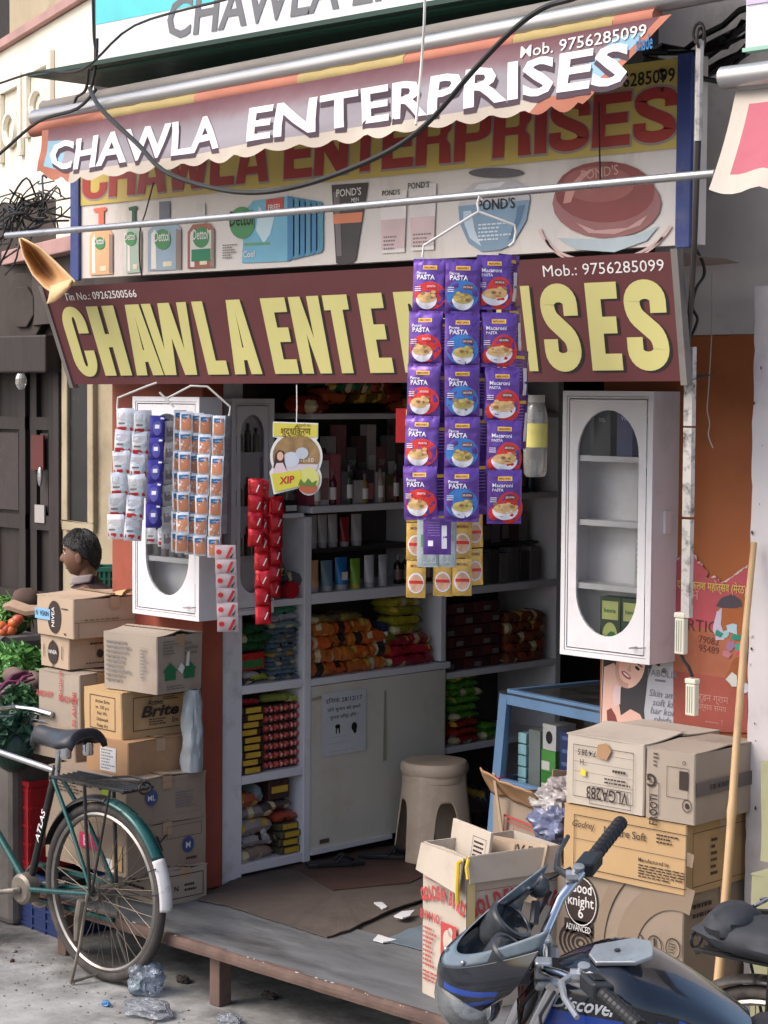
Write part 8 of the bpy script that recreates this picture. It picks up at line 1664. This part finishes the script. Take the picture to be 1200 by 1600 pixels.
for s in (-1, 1):
    b.tube([(-.05, .0, hz_-.2), (-.055, .10*s, hz_-.215), (-.055, .17*s, hz_-.25), (-.04, .20*s, hz_-.40), (.0, .21*s, hz_-.52), (.10, .20*s, hz_-.70), (.14, .19*s, hz_-.78)], [.06, .055, .055, .045, .04, .032, .03], 12)
    b.tube([(-.05, .08*s, hz_-.62), (-.05, .09*s, hz_-.75), (-.03, .10*s, hz_-1.05), (-.04, .10*s, .10), (-.03, .10*s, .05)], [.09, .085, .06, .04, .045], 12)
    b.tube([(-.06, .10*s, .03), (.12, .11*s, .025)], [.035, .03], 8)
b.tube([(-.06, 0, hz_-.17), (-.06, 0, hz_-.35), (-.05, 0, hz_-.5), (-.05, 0, hz_-.68)], [.09, .14, .12, .13], 18)
body = b.obj('body', M_skin, boy, smooth=True); rm = body.modifiers.new('join', 'REMESH'); rm.mode = 'VOXEL'; rm.voxel_size = .006; rm.use_smooth_shade = True
# hair cap: brushed mass with fringe
b = MB()
def hr(v): return 1+.05*nz3(v.x*4, v.y*4, v.z*4)+.03*nz3(v.x*14, v.y*14, v.z*6)
vs = []; nu, nv = 40, 18
def haircap(u, v):
    th = 6.28318*u; back = (1-math.cos(th))/2; lim = 1.10+1.05*back**1.4-.10*math.exp(-((abs(math.cos(th))-.0)**2)*9)+.06*math.sin(th*11); ph = lim*v
    d = Vector((math.sin(ph)*math.cos(th), math.sin(ph)*math.sin(th), math.cos(ph))); k = hr(d)*(1.06+.12*max(0, d.x)*max(0, d.z)+.08*max(0, d.z)); 
    return Vector((d.x*.100*k-.006, d.y*.083*k, hz_+.006+d.z*.122*k))
b.grid(haircap, 48, 20); h_ = b.obj('hair', M_hair, boy, smooth=True, merge=True); h_.modifiers.new('t', 'SOLIDIFY').thickness = .006
rh = random.Random(77); b = MB()
for k in range(900):
    u = rh.random(); v0 = rh.uniform(.02, .85); L_ = rh.uniform(.12, .3); pts_ = []
    for i in range(4):
        v_ = min(1.06, v0+L_*i/3); q_ = haircap((u+.03*math.sin(i+k)*v_+.02*i*(.5-u)) % 1, v_); c_ = Vector((-.006, 0, hz_)); q_ = c_+(q_-c_)*(1.02+.035*rh.random()+.02*i/3); pts_.append(q_)
    b.tube(pts_, [.0028, .003, .0025, .0008], 4, cap=False)
b.obj('hair_strands', M_hair, boy, smooth=True, kind='stuff')
for s in (-1, 1):
    b = MB(); b.ell((-.012, .082*s, hz_-.012), (.020, .009, .032), 14, 12, Euler((0, R(12), 0)).to_matrix(), fn=lambda v: 1-.25*math.exp(-((v.x-.2)**2+v.z**2)*6)); b.obj('ear', M_skin, boy, smooth=True)
    b = MB(); b.ell((.079, .031*s, hz_+.012), (.010, .013, .007), 12, 8); ey_ = b.obj('eye', pm('eye_white', S(196, 190, 184), .3, var=.03), boy, smooth=True)
    b = MB(); b.ell((.0875, .031*s, hz_+.012), (.004, .006, .006), 10, 6); b.obj('iris', M_black, ey_, smooth=True)
    b = MB(); b.tube([(.094, .012*s, hz_+.034), (.092, .03*s, hz_+.040), (.080, .048*s, hz_+.034)], [.004, .0045, .003], 6); b.obj('eyebrow', M_hair, boy, smooth=True)
b = MB(); b.ell((.0775, 0, hz_-.058), (.013, .022, .0065), 12, 8); b.ell((.075, 0, hz_-.071), (.013, .020, .007), 12, 8); b.obj('lips', pm('lip_skin', S(112, 62, 58), .45), boy, smooth=True)
M_shirt = pm('dark_shirt', S(58, 40, 44), .85, var=.2, bump=.3, bscale=20)
b = MB(); n = 24
def shirt(u, v):
    a = 6.28318*u; pr_ = [(.060, hz_-.112, -.045), (.068, hz_-.15, -.05), (.13, hz_-.185, -.06), (.205, hz_-.25, -.06), (.21, hz_-.32, -.06), (.18, hz_-.45, -.055), (.165, hz_-.68, -.05), (.17, hz_-.80, -.05)]
    i = min(6, int(v*7)); t = v*7-i; r = pr_[i][0]+(pr_[i+1][0]-pr_[i][0])*t; z = pr_[i][1]+(pr_[i+1][1]-pr_[i][1])*t; cx = pr_[i][2]+(pr_[i+1][2]-pr_[i][2])*t
    sq = .68 if r > .12 else .95; return (cx+r*sq*math.cos(a), r*1.08*math.sin(a), z+.006*nz3(math.cos(a)*3, math.sin(a)*3, z*14))
b.grid(shirt, 40, 42); b.obj('shirt', M_shirt, boy, smooth=True, merge=True)
for s in (-1, 1):
    b = MB(); b.grid(lambda u, v: (-.09+.12*u+.01*v, (.058+.02*v+.012*math.sin(u*3.14))*s, hz_-.098-.016*u-.045*v), 8, 4); o_ = b.obj('collar', pm('grey_collar', S(140, 128, 128), .85, var=.1), boy, smooth=True); o_.modifiers.new('t', 'SOLIDIFY').thickness = .003
for s in (-1, 1): b = MB(); b.tube([(-.055, .12*s, hz_-.225), (-.055, .175*s, hz_-.25), (-.04, .205*s, hz_-.40), (-.01, .212*s, hz_-.48)], [.062, .066, .062, .060], 14); b.obj('sleeve', M_shirt, boy, smooth=True)
b = MB(); b.tube([(-.05, .0, hz_-.66), (-.05, 0, hz_-.8)], [.165, .16], 20); b.obj('waist', M_shirt, boy)
for s in (-1, 1): b = MB(); b.tube([(-.05, .09*s, hz_-.68), (-.045, .10*s, hz_-1.05), (-.04, .10*s, .08)], [.105, .085, .075], 14); b.obj('trouser_leg', pm('grey_trousers', S(70, 66, 70), .85), boy, smooth=True)
